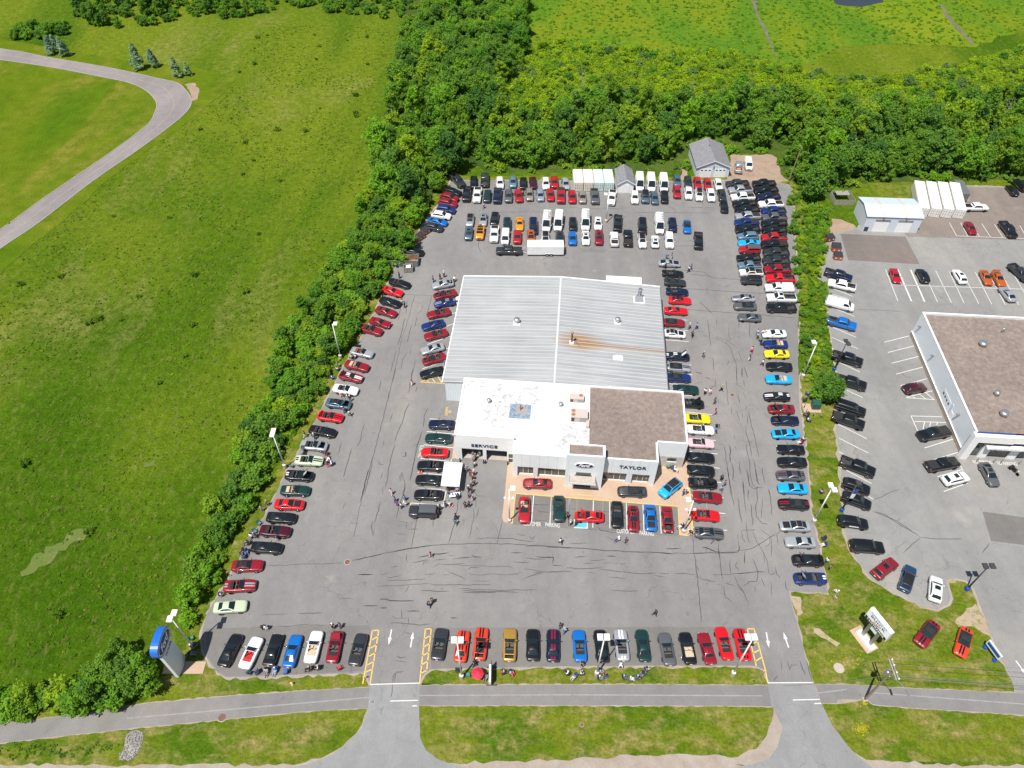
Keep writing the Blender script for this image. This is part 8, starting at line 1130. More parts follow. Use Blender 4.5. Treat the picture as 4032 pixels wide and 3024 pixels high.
# uncountable growth: geometry-node instances, one object for each mass
def scatter(name,label,pts,protos,kind='stuff'):
    me=bpy.data.meshes.new(name); n=len(pts); a=np.array(pts,dtype=np.float32)
    me.vertices.add(n); me.vertices.foreach_set('co',np.ascontiguousarray(a[:,:3]).ravel())
    for k,col in(('scl',3),('rot',4)):
        at=me.attributes.new(k,'FLOAT','POINT'); at.data.foreach_set('value',np.ascontiguousarray(a[:,col]))
    at=me.attributes.new('idx','INT','POINT'); at.data.foreach_set('value',np.ascontiguousarray(a[:,5].astype(np.int32)))
    o=link(bpy.data.objects.new(name,me)); tag(o,label,kind=kind)
    cl=bpy.data.collections.new(name+'_protos')
    for i,(m,mt) in enumerate(protos):
        m2=m.copy(); m2.materials.clear(); m2.materials.append(M[mt]); p=bpy.data.objects.new('%s_%02d'%(name,i),m2); cl.objects.link(p)
    ng=bpy.data.node_groups.new(name,'GeometryNodeTree'); ng.interface.new_socket('Geometry',in_out='INPUT',socket_type='NodeSocketGeometry'); ng.interface.new_socket('Geometry',in_out='OUTPUT',socket_type='NodeSocketGeometry')
    gi=ng.nodes.new('NodeGroupInput'); go=ng.nodes.new('NodeGroupOutput'); ip=ng.nodes.new('GeometryNodeInstanceOnPoints'); ci=ng.nodes.new('GeometryNodeCollectionInfo')
    ci.inputs['Collection'].default_value=cl; ci.inputs['Separate Children'].default_value=True; ci.inputs['Reset Children'].default_value=True
    def attr(nm,ty):
        q=ng.nodes.new('GeometryNodeInputNamedAttribute'); q.data_type=ty; q.inputs[0].default_value=nm; return q.outputs[0]
    cx=ng.nodes.new('ShaderNodeCombineXYZ'); ng.links.new(attr('rot','FLOAT'),cx.inputs[2])
    ip.inputs['Pick Instance'].default_value=True
    ng.links.new(gi.outputs[0],ip.inputs['Points']); ng.links.new(ci.outputs[0],ip.inputs['Instance']); ng.links.new(attr('idx','INT'),ip.inputs['Instance Index'])
    ng.links.new(cx.outputs[0],ip.inputs['Rotation']); ng.links.new(attr('scl','FLOAT'),ip.inputs['Scale']); ng.links.new(ip.outputs[0],go.inputs[0])
    md=o.modifiers.new('scatter','NODES'); md.node_group=ng; return o
def pt(x,y,s,k,z=0): return (x,y,z,s,rt.uniform(0,6.28),k)
def inpoly(x,y,p):
    r=False;j=len(p)-1
    for i in range(len(p)):
        if (p[i][1]>y)!=(p[j][1]>y) and x<(p[j][0]-p[i][0])*(y-p[i][1])/(p[j][1]-p[i][1])+p[i][0]: r=not r
        j=i
    return r
def cover(n,poly,avoid,smin,smax,ks,dens=None,clumpy=0):
    xs=[p[0] for p in poly];ys=[p[1] for p in poly];o=[];tries=0
    from mathutils import noise as mn
    while len(o)<n and tries<n*12:
        tries+=1; x=rt.uniform(min(xs),max(xs));y=rt.uniform(min(ys),max(ys))
        if not inpoly(x,y,poly) or any(inpoly(x,y,q) for q in avoid): continue
        if clumpy and mn.fractal(Vector((x*.07,y*.07,3.1)),1,2,4)<rt.uniform(-.35,clumpy): continue
        o.append(pt(x,y,rt.uniform(smin,smax),rt.choice(ks)))
    return o
scatter('distant_wood','dense far wood behind the lot reading as one green mass',[pt(x,y,rt.uniform(.7,1.2),rt.randrange(6)) for x,y in far],[(TV[0],'leaf_green'),(TV[1],'leaf_green'),(TV[2],'leaf_dark'),(TV[3],'leaf_shrub'),(TV[4],'leaf_dark'),(TV[5],'leaf_yellow')])
scatter('distant_treeline','dense green scrub at the top left beyond the meadow',cover(420,D['treeline_a'],[],.5,1.0,(0,1,1,2,2,3))+cover(240,D['treeline_b'],[],.5,.9,(0,1,2))+cover(30,D['treeline_c'],[],.7,1.1,(0,1,2)),[(SV[0],'leaf_dark'),(SV[1],'leaf_shrub'),(SV[2],'leaf_green'),(TV[4],'leaf_dark')])
sh=[]
sh=cover(430,D['scrub'],[],.45,1.1,(0,0,1,1,2,3))+cover(2600,D['scrub'],[],.7,1.5,(4,4,5))
scatter('shrub_meadow','yellow-green scrub between the wood and the marsh',sh,[(SV[0],'leaf_yellow'),(SV[1],'leaf_lime'),(SV[2],'leaf_shrub'),(SV[3],'leaf_olive'),(BV[0],'leaf_lime'),(BV[1],'leaf_yellow')])
tuft=[crown(60+i,.42,.16,.02,7,26,.13) for i in range(3)]
LT=ccw(D['lot'])
mp=cover(5200,D['meadow_area'],[D['mown_out'],LT],.2,.55,(0,0,1,2,2,3),clumpy=.35)+cover(45,D['meadow_area'],[D['mown_out'],LT],.3,.8,(4,))+cover(1100,D['hedge_skirt'],[LT],.7,1.6,(0,1,2,2))
scatter('meadow_tufts','rough tufts of weeds and grass across the meadow',mp,[(tuft[0],'tuft_green'),(tuft[1],'leaf_shrub'),(tuft[2],'leaf_yellow'),(tuft[0],'tuft_tan'),(BV[0],'tuft_green')])
scatter('marsh_grass','tall bright green marsh grass beyond the wood',cover(2600,D['marsh'],[D['ditch_a'],D['ditch_b'],D['pond']],.5,1.3,(0,0,1,2)),[(tuft[0],'tuft_marsh'),(tuft[1],'tuft_marsh'),(tuft[2],'leaf_lime')])
under=cover(1500,D['forest_floor'],[LT,D['dirt_patch'],D['right_lot']],.6,1.5,(0,1,2))
scatter('undergrowth','low leafy undergrowth on the floor of the wood',under,[(BV[0],'leaf_shrub'),(BV[1],'leaf_yellow'),(BV[2],'leaf_green')])
scatter('verge_weeds','low weeds along the overgrown strip between the two lots',cover(220,D['strip'],[LT,D['right_lot']],.4,.9,(0,1,2)),[(BV[0],'leaf_green'),(BV[1],'leaf_shrub'),(BV[2],'leaf_yellow')])
scatter('ditch_reeds','dark reeds filling the ditch below the path',cover(80,D['reeds'],[],.25,.6,(0,1)),[(tuft[1],'leaf_dark'),(tuft[2],'tuft_green')])
scatter('dandelions','yellow flowers dotted over the right lawn',[pt(x,y,.16,0) for x,y in FLOWERS[::2]],[(tuft[0],'flower')])
rs=[];rm=MB()
for k in range(420):
    x=rt.uniform(-52,-47);y=rt.uniform(27,32.5)
    if not inpoly(x,y,D['riprap']): continue
    s=rt.uniform(.06,.15); a=rt.uniform(0,3); rm.obox((x,y,.03+s*.3),(s*math.cos(a),s*math.sin(a),rt.uniform(-.05,.05)),(-s*.7*math.sin(a),s*.7*math.cos(a),rt.uniform(-.05,.05)),(0,0,s*.5))
plain('rock',(.24,.225,.21),.9,var=.35,scale=2); tag(rm.build('riprap_stones',M['rock']),'heap of grey riprap stones at the culvert','stones',kind='stuff')
# ---------------------------------------------------------------- vehicles
# stations: x, z bottom, z top, half width, half width at top edge   (front to rear)
SP={}
def spec(k,**kw): SP[k]=kw
spec('cp',st=[(2.39,.42,.6,.5,.4),(2.33,.26,.7,.74,.62),(2.1,.2,.8,.9,.76),(1.95,.2,.83,.93,.79),(1.45,.19,.9,.955,.83),(.8,.19,.97,.945,.84),(.55,.19,.97,.94,.84),(-.3,.19,.95,.94,.85),(-.95,.19,.97,.955,.85),(-1.35,.2,1.0,.96,.83),(-1.55,.22,1.02,.955,.81),(-2.1,.28,1.04,.9,.76),(-2.3,.4,1.02,.82,.7),(-2.39,.5,.93,.74,.62)],
 c=.6,gh=dict(x0=.75,x1=-.1,x2=-.95,x3=-1.75,b0=.97,b3=1.02,zr=1.38,wb=.82,wr=.58),wh=(1.45,-1.33,.34,.93),hood=(1.95,.8),cock=(.55,-.95),trunk=(-1.55,-2.1),hl=(2.2,.62,.66),tl=(-2.33,.55,.88),mir=(.5,.98,1.02))
spec('fx',st=[(2.28,.4,.62,.62,.55),(2.22,.28,.72,.8,.74),(1.95,.22,.8,.85,.8),(1.4,.2,.86,.865,.8),(.8,.2,.9,.865,.8),(.5,.2,.9,.865,.8),(-.3,.2,.9,.865,.8),(-.95,.2,.92,.865,.8),(-1.35,.22,.95,.865,.79),(-1.5,.24,.97,.86,.79),(-2.05,.3,.99,.84,.78),(-2.22,.36,.97,.82,.76),(-2.28,.5,.9,.78,.7)],
 c=.58,gh=dict(x0=.7,x1=-.05,x2=-1.0,x3=-1.5,b0=.9,b3=.97,zr=1.33,wb=.79,wr=.6),wh=(1.35,-1.25,.31,.84),hood=(1.95,.8),cock=(.5,-.95),trunk=(-1.5,-2.05),hl=(2.22,.55,.66),tl=(-2.26,.55,.8),mir=(.5,.93,.98))
spec('cl',st=[(2.4,.42,.68,.7,.65),(2.3,.3,.78,.88,.8),(2.0,.22,.84,.93,.84),(1.45,.2,.9,.94,.86),(.8,.2,.95,.94,.86),(.5,.2,.95,.94,.86),(-.95,.2,.95,.94,.86),(-1.55,.24,.99,.93,.84),(-2.1,.3,1.0,.9,.8),(-2.4,.45,.92,.86,.76)],
 c=.6,gh=dict(x0=.6,x1=-.2,x2=-.9,x3=-2.1,b0=.95,b3=1.0,zr=1.3,wb=.84,wr=.6),wh=(1.45,-1.3,.33,.91),hood=(2.0,.8),hl=(2.3,.68,.66),tl=(-2.38,.6,.8),mir=(.4,.98,1.0))
spec('sd',st=[(2.37,.4,.62,.55,.45),(2.3,.26,.74,.78,.66),(2.05,.2,.84,.88,.76),(1.4,.19,.94,.92,.81),(1.0,.19,1.0,.92,.82),(.6,.19,1.0,.92,.83),(-.5,.19,1.0,.92,.83),(-1.4,.2,1.04,.92,.81),(-2.0,.26,1.08,.89,.77),(-2.25,.4,1.06,.82,.7),(-2.37,.5,.95,.74,.62)],
 c=.6,gh=dict(x0=1.05,x1=.2,x2=-1.05,x3=-1.9,b0=1.0,b3=1.06,zr=1.46,wb=.81,wr=.6),wh=(1.4,-1.4,.33,.89),hl=(2.15,.62,.7),tl=(-2.27,.6,.9),mir=(.75,.96,1.05))
spec('su',st=[(2.31,.42,.7,.58,.5),(2.25,.28,.86,.8,.7),(2.0,.24,.98,.9,.78),(1.4,.24,1.06,.935,.82),(1.05,.24,1.1,.935,.84),(.5,.24,1.1,.935,.85),(-.5,.24,1.1,.935,.85),(-1.4,.26,1.12,.935,.84),(-2.0,.3,1.14,.92,.82),(-2.23,.4,1.1,.88,.78),(-2.31,.5,.98,.8,.7)],
 c=.6,gh=dict(x0=1.1,x1=.35,x2=-1.6,x3=-2.15,b0=1.1,b3=1.12,zr=1.68,wb=.83,wr=.66),wh=(1.38,-1.38,.36,.9),hl=(2.12,.62,.82),tl=(-2.2,.7,1.02),mir=(.8,.98,1.15))
spec('lg',st=[(2.65,.45,.85,.7,.62),(2.58,.3,1.0,.95,.85),(2.3,.26,1.1,1.0,.88),(1.6,.26,1.18,1.01,.9),(1.2,.26,1.2,1.01,.9),(-1.6,.28,1.2,1.01,.9),(-2.4,.32,1.2,1.0,.9),(-2.58,.4,1.16,.97,.88),(-2.65,.5,1.0,.9,.8)],
 c=.7,gh=dict(x0=1.3,x1=.6,x2=-2.25,x3=-2.55,b0=1.2,b3=1.2,zr=1.88,wb=.9,wr=.74),wh=(1.6,-1.55,.4,.97),hl=(2.5,.75,.9),tl=(-2.57,.85,1.1),mir=(1.0,1.08,1.25))
spec('br',st=[(2.38,.5,.95,.72,.7),(2.34,.42,1.1,.86,.82),(2.1,.4,1.16,.95,.84),(1.35,.4,1.18,.96,.86),(1.0,.4,1.18,.95,.86),(.75,.4,1.18,.95,.86),(-1.3,.4,1.18,.95,.86),(-1.9,.42,1.18,.95,.86),(-2.15,.45,1.16,.93,.85),(-2.2,.55,1.05,.88,.82)],
 c=.72,gh=dict(x0=1.0,x1=.68,x2=-2.05,x3=-2.15,b0=1.18,b3=1.18,zr=1.85,wb=.87,wr=.76),wh=(1.35,-1.4,.42,.95),cock=(.75,-1.9),hl=(2.34,.62,.9),tl=(-2.17,.8,1.0),mir=(.8,1.05,1.25),spare=True)
spec('bs',st=[(2.2,.48,.85,.7,.66),(2.15,.36,1.02,.85,.8),(1.9,.32,1.1,.93,.83),(1.3,.32,1.14,.94,.85),(.9,.32,1.15,.94,.86),(-1.3,.32,1.15,.94,.86),(-1.9,.36,1.15,.94,.85),(-2.13,.42,1.12,.91,.83),(-2.2,.55,1.0,.85,.78)],
 c=.68,gh=dict(x0=1.0,x1=.6,x2=-1.9,x3=-2.1,b0=1.15,b3=1.15,zr=1.78,wb=.86,wr=.74),wh=(1.33,-1.35,.38,.92),hl=(2.12,.65,.85),tl=(-2.13,.78,1.0),mir=(.75,1.02,1.2))
spec('pk',st=[(2.93,.5,1.0,.8,.75),(2.88,.38,1.12,.95,.88),(2.6,.34,1.2,1.0,.9),(1.9,.34,1.24,1.015,.92),(1.45,.34,1.26,1.01,.92),(1.2,.34,1.26,1.01,.92),(-.95,.34,1.26,1.01,.92),(-1.05,.36,1.3,1.01,.94),(-2.75,.42,1.3,1.0,.94),(-2.88,.46,1.28,.98,.93),(-2.93,.55,1.2,.95,.9)],
 c=.82,gh=dict(x0=1.5,x1=.85,x2=-.72,x3=-.95,b0=1.26,b3=1.26,zr=1.94,wb=.92,wr=.76),wh=(1.95,-1.75,.42,.97),bed=(-1.05,-2.75,.75),hl=(2.82,.8,.98),tl=(-2.9,.88,1.05),mir=(1.15,1.12,1.35))
spec('ps',st=[(2.58,.48,.9,.72,.66),(2.52,.34,1.02,.88,.8),(2.25,.3,1.1,.92,.83),(1.65,.3,1.14,.93,.84),(1.25,.3,1.16,.93,.85),(-.85,.3,1.16,.93,.85),(-.95,.32,1.18,.93,.86),(-2.42,.38,1.2,.92,.86),(-2.54,.42,1.18,.9,.85),(-2.58,.5,1.1,.86,.8)],
 c=.75,gh=dict(x0=1.3,x1=.65,x2=-.62,x3=-.85,b0=1.16,b3=1.16,zr=1.75,wb=.85,wr=.7),wh=(1.6,-1.5,.38,.89),bed=(-.95,-2.42,.75),hl=(2.46,.72,.9),tl=(-2.56,.8,.98),mir=(.95,1.02,1.25))
spec('rc',st=[(3.1,.52,1.05,.82,.77),(3.05,.4,1.2,.97,.9),(2.75,.36,1.28,1.01,.92),(2.0,.36,1.32,1.02,.94),(1.55,.36,1.34,1.02,.94),(-.35,.36,1.34,1.02,.94),(-.45,.38,1.38,1.02,.95),(-2.9,.44,1.38,1.02,.95),(-3.06,.48,1.36,1.0,.94),(-3.1,.56,1.28,.96,.9)],
 c=.83,gh=dict(x0=1.6,x1=.95,x2=-.1,x3=-.35,b0=1.34,b3=1.34,zr=2.02,wb=.93,wr=.78),wh=(2.0,-1.75,.42,.98),bed=(-.45,-2.9,.8),hl=(3.0,.82,1.02),tl=(-3.07,.9,1.12),mir=(1.25,1.16,1.45))
spec('vn',st=[(2.99,.45,.85,.7,.6),(2.92,.3,1.05,.9,.8),(2.6,.26,1.2,.98,.85),(2.2,.26,1.34,1.02,.9),(1.6,.26,1.4,1.03,.98),(-2.6,.28,1.4,1.03,1.0),(-2.95,.35,1.4,1.02,1.0),(-2.99,.5,1.3,.98,.96)],
 c=.7,gh=dict(x0=2.35,x1=1.35,x2=-2.8,x3=-2.96,b0=1.34,b3=1.4,zr=2.68,wb=1.0,wr=.84),wh=(1.95,-1.8,.36,.99),hl=(2.8,.72,.95),tl=(-2.96,.9,1.2),mir=(1.9,1.15,1.6),van=True)
spec('vs',st=[(2.41,.42,.75,.6,.52),(2.35,.28,.92,.8,.7),(2.05,.24,1.05,.88,.78),(1.7,.24,1.12,.91,.82),(1.2,.24,1.15,.92,.86),(-2.0,.26,1.15,.92,.88),(-2.36,.35,1.15,.9,.87),(-2.41,.5,1.05,.86,.82)],
 c=.6,gh=dict(x0=1.75,x1=.95,x2=-2.2,x3=-2.38,b0=1.1,b3=1.15,zr=1.84,wb=.87,wr=.74),wh=(1.5,-1.45,.33,.89),hl=(2.22,.62,.8),tl=(-2.38,.8,1.0),mir=(1.3,.98,1.2),van=True)
spec('vc',st=[(2.85,.5,.9,.8,.72),(2.8,.34,1.05,.95,.85),(2.5,.3,1.15,1.0,.88),(2.1,.3,1.25,1.01,.92),(1.6,.3,1.28,1.01,.95),(-2.5,.32,1.28,1.01,.97),(-2.8,.4,1.28,1.0,.96),(-2.85,.5,1.2,.95,.9)],
 c=.7,gh=dict(x0=2.15,x1=1.4,x2=-2.6,x3=-2.82,b0=1.25,b3=1.28,zr=2.12,wb=.97,wr=.8),wh=(1.9,-1.7,.37,.97),hl=(2.72,.75,.9),tl=(-2.82,.88,1.1),mir=(1.75,1.1,1.4),van=True)
SP['cv']=SP['cp']; SP['st']=SP['cp']
def gring(g,x):
    x0,x1,x2,x3=g['x0'],g['x1'],g['x2'],g['x3']
    if x>=x1: t=(x0-x)/(x0-x1); z=g['b0']+(g['zr']-.05-g['b0'])*t; wt=g['wb']-.06+(g['wr']-g['wb']+.06)*t
    elif x>=x2: t=(x1-x)/(x1-x2); z=g['zr']-.05*abs(2*t-1)**2; wt=g['wr']
    else: t=(x2-x)/(x2-x3); z=g['zr']-.05+(g['b3']-g['zr']+.05)*t; wt=g['wr']+(g['wb']-.05-g['wr'])*t
    tb=(x0-x)/(x0-x3); zb=g['b0']+(g['b3']-g['b0'])*tb-.03
    return zb,z,wt
def gxs(g):
    xs=[g['x0'],(g['x0']+g['x1'])/2,g['x1'],g['x1']-.12]
    n=3
    for k in range(1,n): xs.append(g['x1']+(g['x2']-g['x1'])*k/n)
    return xs+[g['x2']+.1,g['x2'],(g['x2']+g['x3'])/2,g['x3']]
def greenhouse(mb,g):
    R_=[]
    for x in gxs(g):
        zb,z,wt=gring(g,x); z=max(z,zb+.02)
        R_.append([(x,g['wb'],zb),(x,wt+.05,z-.09*min(1,(z-zb)/.3)),(x,wt*.86,z-.015),(x,0,z+.012),(x,-wt*.86,z-.015),(x,-wt-.05,z-.09*min(1,(z-zb)/.3)),(x,-g['wb'],zb)])
    vs=[v for r in R_ for v in r]; m=7
    fs=[(i*m+k,i*m+k+1,(i+1)*m+k+1,(i+1)*m+k) for i in range(len(R_)-1) for k in range(m-1)]
    fs+=[tuple(range(m-1,-1,-1)),tuple(range((len(R_)-1)*m,len(R_)*m))]
    mb.add(vs,fs)
def bodymesh(k,opens,gh=True):
    s=SP[k]; st=s['st']; mb=MB(); rings=[]
    for x,zb,zt,w,wt in st:
        c=min(s['c'],wt*.84); cr=.025; h=zt-zb
        half=[(.84*w,zb),(w,zb+.28*h),(.99*w,zb+.7*h),(wt+.03,zt-.03),(wt-.05,zt),(c,zt+cr*.7)]
        rings.append([(x,0,zb)]+[(x,a,b) for a,b in half]+[(x,0,zt+cr)]+[(x,-a,b) for a,b in half[::-1]])
    m=len(rings[0]); vs=[v for r in rings for v in r]; fs=[]
    for i in range(len(rings)-1):
        xm=(st[i][0]+st[i+1][0])/2; op=any(a>xm>b for a,b in opens)
        for q in range(m):
            if op and q in(6,7): continue
            fs.append((i*m+q,(i+1)*m+q,(i+1)*m+(q+1)%m,i*m+(q+1)%m))
    fs+=[tuple(range(m)),tuple(range(len(rings)*m-1,(len(rings)-1)*m-1,-1))]
    mb.add(vs,fs)
    if gh: greenhouse(mb,s['gh'])
    return mb.mesh('body',True)
def strip(g,xa,xb,wfa,wfb,dz,n=3):  # pane lying on the greenhouse between xa and xb
    mb=MB(); rows=[]
    for i in range(n+1):
        x=xa+(xb-xa)*i/n; zb,z,wt=gring(g,x); w=wt*(wfa+(wfb-wfa)*i/n); rows.append([(x,w,z-.015+dz-.008),(x,0,z+.012+dz),(x,-w,z-.015+dz-.008)])
    vs=[v for r in rows for v in r]; mb.add(vs,[(i*3+k,i*3+k+1,(i+1)*3+k+1,(i+1)*3+k) for i in range(n) for k in range(2)]); return mb
def sidepane(g,xa,xb,sg):
    mb=MB(); pts=[]; n=6
    top=[];bot=[]
    for i in range(n+1):
        x=xa+(xb-xa)*i/n; zb,z,wt=gring(g,x); zt=z-.09*min(1,(z-zb)/.3); t0,t1=.16,.9
        y0,y1=g['wb'],wt+.05
        f=lambda t:(x,sg*(y0+(y1-y0)*t+.012),zb+(zt-zb)*t+.004)
        bot.append(f(t0)); top.append(f(t1) if zt-zb>.12 else f(t0+.02))
    mb.add(bot+top,[(i,i+1,n+1+i+1,n+1+i) if sg<0 else (i+1,i,n+1+i,n+1+i+1) for i in range(n)]); return mb
MC={}
def mc(key,fn):
    if key not in MC: MC[key]=fn()
    return MC[key]
def topz(k,x):
    st=SP[k]['st']
    for a,b in zip(st,st[1:]):
        if a[0]>=x>=b[0]: t=(a[0]-x)/(a[0]-b[0]); return a[2]+(b[2]-a[2])*t+.025
    return st[-1][2]+.025
def deck(k,xa,xb,y0,y1,dz=.01,n=6):   # strip following hood or deck
    mb=MB(); vs=[]
    for i in range(n+1):
        x=xa+(xb-xa)*i/n; z=topz(k,x)+dz
        c=min(SP[k]['c'],.7); zz=lambda y:z-.0075*min(1,abs(y)/c)
        vs+=[(x,y0,zz(y0)),(x,y1,zz(y1))]
    mb.add(vs,[(2*i,2*i+1,2*i+3,2*i+2) if y1<y0 else (2*i+1,2*i,2*i+2,2*i+3) for i in range(n)]); return mb
def wheelmesh(r): return MB().lathe([(r*.62,-.12),(r*.94,-.12),(r,-.07),(r,.07),(r*.94,.12),(r*.62,.12)],14,(0,0,0),'y').mesh('wheel',True)
def rimmesh(r):
    mb=MB().lathe([(r*.64,-.1),(r*.6,-.125),(r*.2,-.11)],14,(0,0,0),'y'); mb.lathe([(r*.2,.11),(r*.6,.125),(r*.64,.1)],14,(0,0,0),'y'); return mb.mesh('rim')
def seatmesh():
    mb=MB().box(-.24,.26,-.24,.24,.36,.55); mb.obox((-.32,0,.82),(.07,0,-.02),(0,.23,0),(-.1,0,.34)); mb.obox((-.45,0,1.17),(.05,0,0),(0,.13,0),(-.02,0,.09)); return mb.mesh('seat')
def benchmesh():
    mb=MB().box(-.2,.22,-.56,.56,.38,.58); mb.obox((-.3,0,.8),(.07,0,0),(0,.56,0),(-.08,0,.26)); return mb.mesh('rear_seat')
def tub(x0,x1,w,z0,z1):
    mb=MB(); mb.add([(x1,-w,z0),(x0,-w,z0),(x0,w,z0),(x1,w,z0),(x1,-w,z1),(x0,-w,z1),(x0,w,z1),(x1,w,z1)],[(0,1,2,3),(1,0,4,5),(2,1,5,6),(3,2,6,7),(0,3,7,4)]); return mb
def car(t,colour,flags,x,y,yaw,label,grp,name,cat):
    s=SP[t]; fl=set(flags.split(',')) if flags else set(); pm=M['paint_'+colour]; g=s['gh']
    stripe=next((f[7:] for f in fl if f.startswith('stripe:')),None); inn=next((f[3:] for f in fl if f.startswith('in:')),None)
    im=M['inner_'+inn] if inn else M['fabric_black']
    e=empty(name,(x,y,.175 if 'concrete apron' in label else .015 if 'sign lawn' in label and t=='st' else .028 if 'dirt patch' in label else .045),R(yaw),label,cat,grp)
    hr_=random.Random(hash_(label)); k1,k2=hr_.uniform(0,1),hr_.uniform(0,1)
    if t in('su','sd','lg'): e.scale=(.94+.1*k1,.96+.06*k2,.93+.12*k2)
    elif t in('pk','ps','rc'): e.scale=(.95+.06*k1,.97+.04*k2,.95+.07*k2)
    elif t in('cp','cv','st'): e.scale=(.96+.05*k1,.95+.06*k2,.97+.05*k1)
    hood='hood' in fl; trunk='trunk' in fl and 'trunk' in s; openc=t=='cv' or 'open' in fl; bed=s.get('bed')
    opens=[]
    if hood: opens.append(s['hood'])
    if trunk: opens.append(s['trunk'])
    if openc: opens.append(s['cock'])
    if bed: opens.append(bed[:2])
    ghp=not openc and t!='st'
    ob('body',mc(('b',t if t not in('cv','st') else 'cp',hood,trunk,openc,ghp),lambda:bodymesh(t,opens,ghp)),pm,e)
    K=t if t not in('cv','st') else 'cp'
    glass=M['glass']
    if not openc:
        if t=='st':
            ob('soft_top',mc('softtop',lambda:(lambda mb:(greenhouse(mb,g),mb.mesh('soft_top',True))[1])(MB())),M['fabric_black'],e)
        ob('windshield',mc(('ws',K),lambda:strip(g,g['x0']-.05,g['x1']+.03,.93,.88,.012).mesh('windshield',True)),glass,e)
        if not s.get('van') :
            ob('rear_window',mc(('rw',K),lambda:strip(g,g['x2']-.04,g['x3']+.1,.86,.86,.012).mesh('rear_window',True)),glass,e)
        xa,xb=(g['x0']-.35*(g['x0']-g['x1']),g['x2']-.35*(g['x2']-g['x3']))
        if s.get('van'): xb=g['x1']-.75; xa=g['x0']-.5*(g['x0']-g['x1'])
        for sg in(-1,1): ob('side_window',mc(('sw',K,sg),lambda:sidepane(g,xa,xb,sg).mesh('side_window')),glass,e)
        rfm={'blackroof':'black','greyroof':'paint_grey'}
        for f in('blackroof','greyroof'):
            if f in fl: ob('roof_panel',mc(('rp',K),lambda:strip(g,g['x1']-.02,g['x2']+.02,.97,.97,.014,6).mesh('roof_panel',True)),M[rfm[f]],e)
        if 'sunroof' in fl: 
            xm=g['x1']-.25; ob('sunroof',mc(('sr',K),lambda:strip(g,xm,xm-.75,.62,.62,.016).mesh('sunroof')),glass,e)
    else:
        c0,c1=s['cock']; z=topz(K,0)
        ob('interior',mc(('tub',K),lambda:tub(c0,c1,s['c'],.34,topz(K,0)+.0).mesh('interior')),im,e)
        if t=='cv':
            x0,x1=g['x0'],g['x1']
            ob('windshield',mc('cvws',lambda:MB().add([(x0,-.74,.97),(x0,.74,.97),(x1+.1,.6,1.32),(x1+.1,-.6,1.32)],[(0,1,2,3)]).mesh('windshield')),glass,e)
            ob('windshield_frame',mc('cvwf',lambda:MB().tube((x0,-.78,.95),(x1+.08,-.62,1.33),.035,n=5).tube((x0,.78,.95),(x1+.08,.62,1.33),.035,n=5).tube((x1+.08,-.62,1.33),(x1+.08,.62,1.33),.04,n=5).mesh('windshield_frame')),pm,e)
            for sg in(-1,1): o=ob('seat',mc('seat',seatmesh),im if inn else M['seat_grey'],e); o.location=(-.02,sg*.34,0)
            o=ob('rear_seat',mc('bench',benchmesh),im if inn else M['seat_grey'],e); o.location=(-.72,0,0)
            ob('dashboard',mc('dash',lambda:MB().box(.36,.56,-.6,.6,.7,.96).mesh('dashboard')),M['fabric_black'],e)
            ob('folded_top',mc('fold',lambda:MB().add([(-.86,-.62,.97),(-.86,.62,.97),(-1.45,.6,1.03),(-1.45,-.6,1.03),(-.9,-.58,1.1),(-.9,.58,1.1),(-1.4,.54,1.12),(-1.4,-.54,1.12)],[(4,5,6,7),(0,4,7,3),(5,1,2,6),(1,5,4,0),(3,7,6,2)][:0] or [(7,6,5,4),(3,7,4,0),(2,1,5,6),(0,4,5,1),(2,6,7,3)]).mesh('folded_top')),im,e)
        else:
            for sg in(-1,1): o=ob('seat',mc('seat',seatmesh),im,e); o.location=(.1,sg*.36,.25)
            o=ob('rear_seat',mc('bench',benchmesh),im,e); o.location=(-.8,0,.25)
            ob('windshield',mc('brws',lambda:MB().add([(1.0,-.8,1.18),(1.0,.8,1.18),(.75,.72,1.78),(.75,-.72,1.78)],[(0,1,2,3)]).mesh('windshield')),glass,e)
            ob('roll_bar',mc('brrb',lambda:MB().tube((.74,-.76,1.8),(-1.9,-.76,1.8),.05,n=5).tube((.74,.76,1.8),(-1.9,.76,1.8),.05,n=5).tube((-.4,-.76,1.8),(-.4,.76,1.8),.05,n=5).tube((.74,-.76,1.8),(.74,.76,1.8),.05,n=5).tube((-1.9,-.76,1.8),(-1.9,.76,1.8),.05,n=5).tube((-1.9,-.8,1.15),(-1.9,-.76,1.8),.05,n=5).tube((-1.9,.8,1.15),(-1.9,.76,1.8),.05,n=5).tube((1.0,.8,1.15),(.74,.76,1.8),.05,n=5).tube((1.0,-.8,1.15),(.74,-.76,1.8),.05,n=5).mesh('roll_bar')),pm,e)
    if hood:
        h0,h1=s['hood']; ob('engine_bay',mc(('eb',K),lambda:tub(h0,h1,s['c'],.45,topz(K,h0)-.02).mesh('engine_bay')),M['dark_in'],e)
        ob('engine',mc(('en',K),lambda:MB().box(h1+.25,h0-.2,-.3,.3,.5,.78).box(h1+.4,h0-.45,-.16,.16,.78,.86).box(h1+.15,h1+.4,.34,.52,.5,.8).mesh('engine')),M['engine'],e)
        def hoodm():
            L=h0-h1; a=R(52); z=topz(K,h1)+.03; mb=MB(); c,si=math.cos(a),math.sin(a)
            mb.obox((h1+L/2*c,0,z+L/2*si),(L/2*c,0,L/2*si),(0,.68,0),(-.02*si,0,.02*c)); return mb.mesh('hood')
        o=ob('hood',mc(('hd',K),hoodm),pm,e)
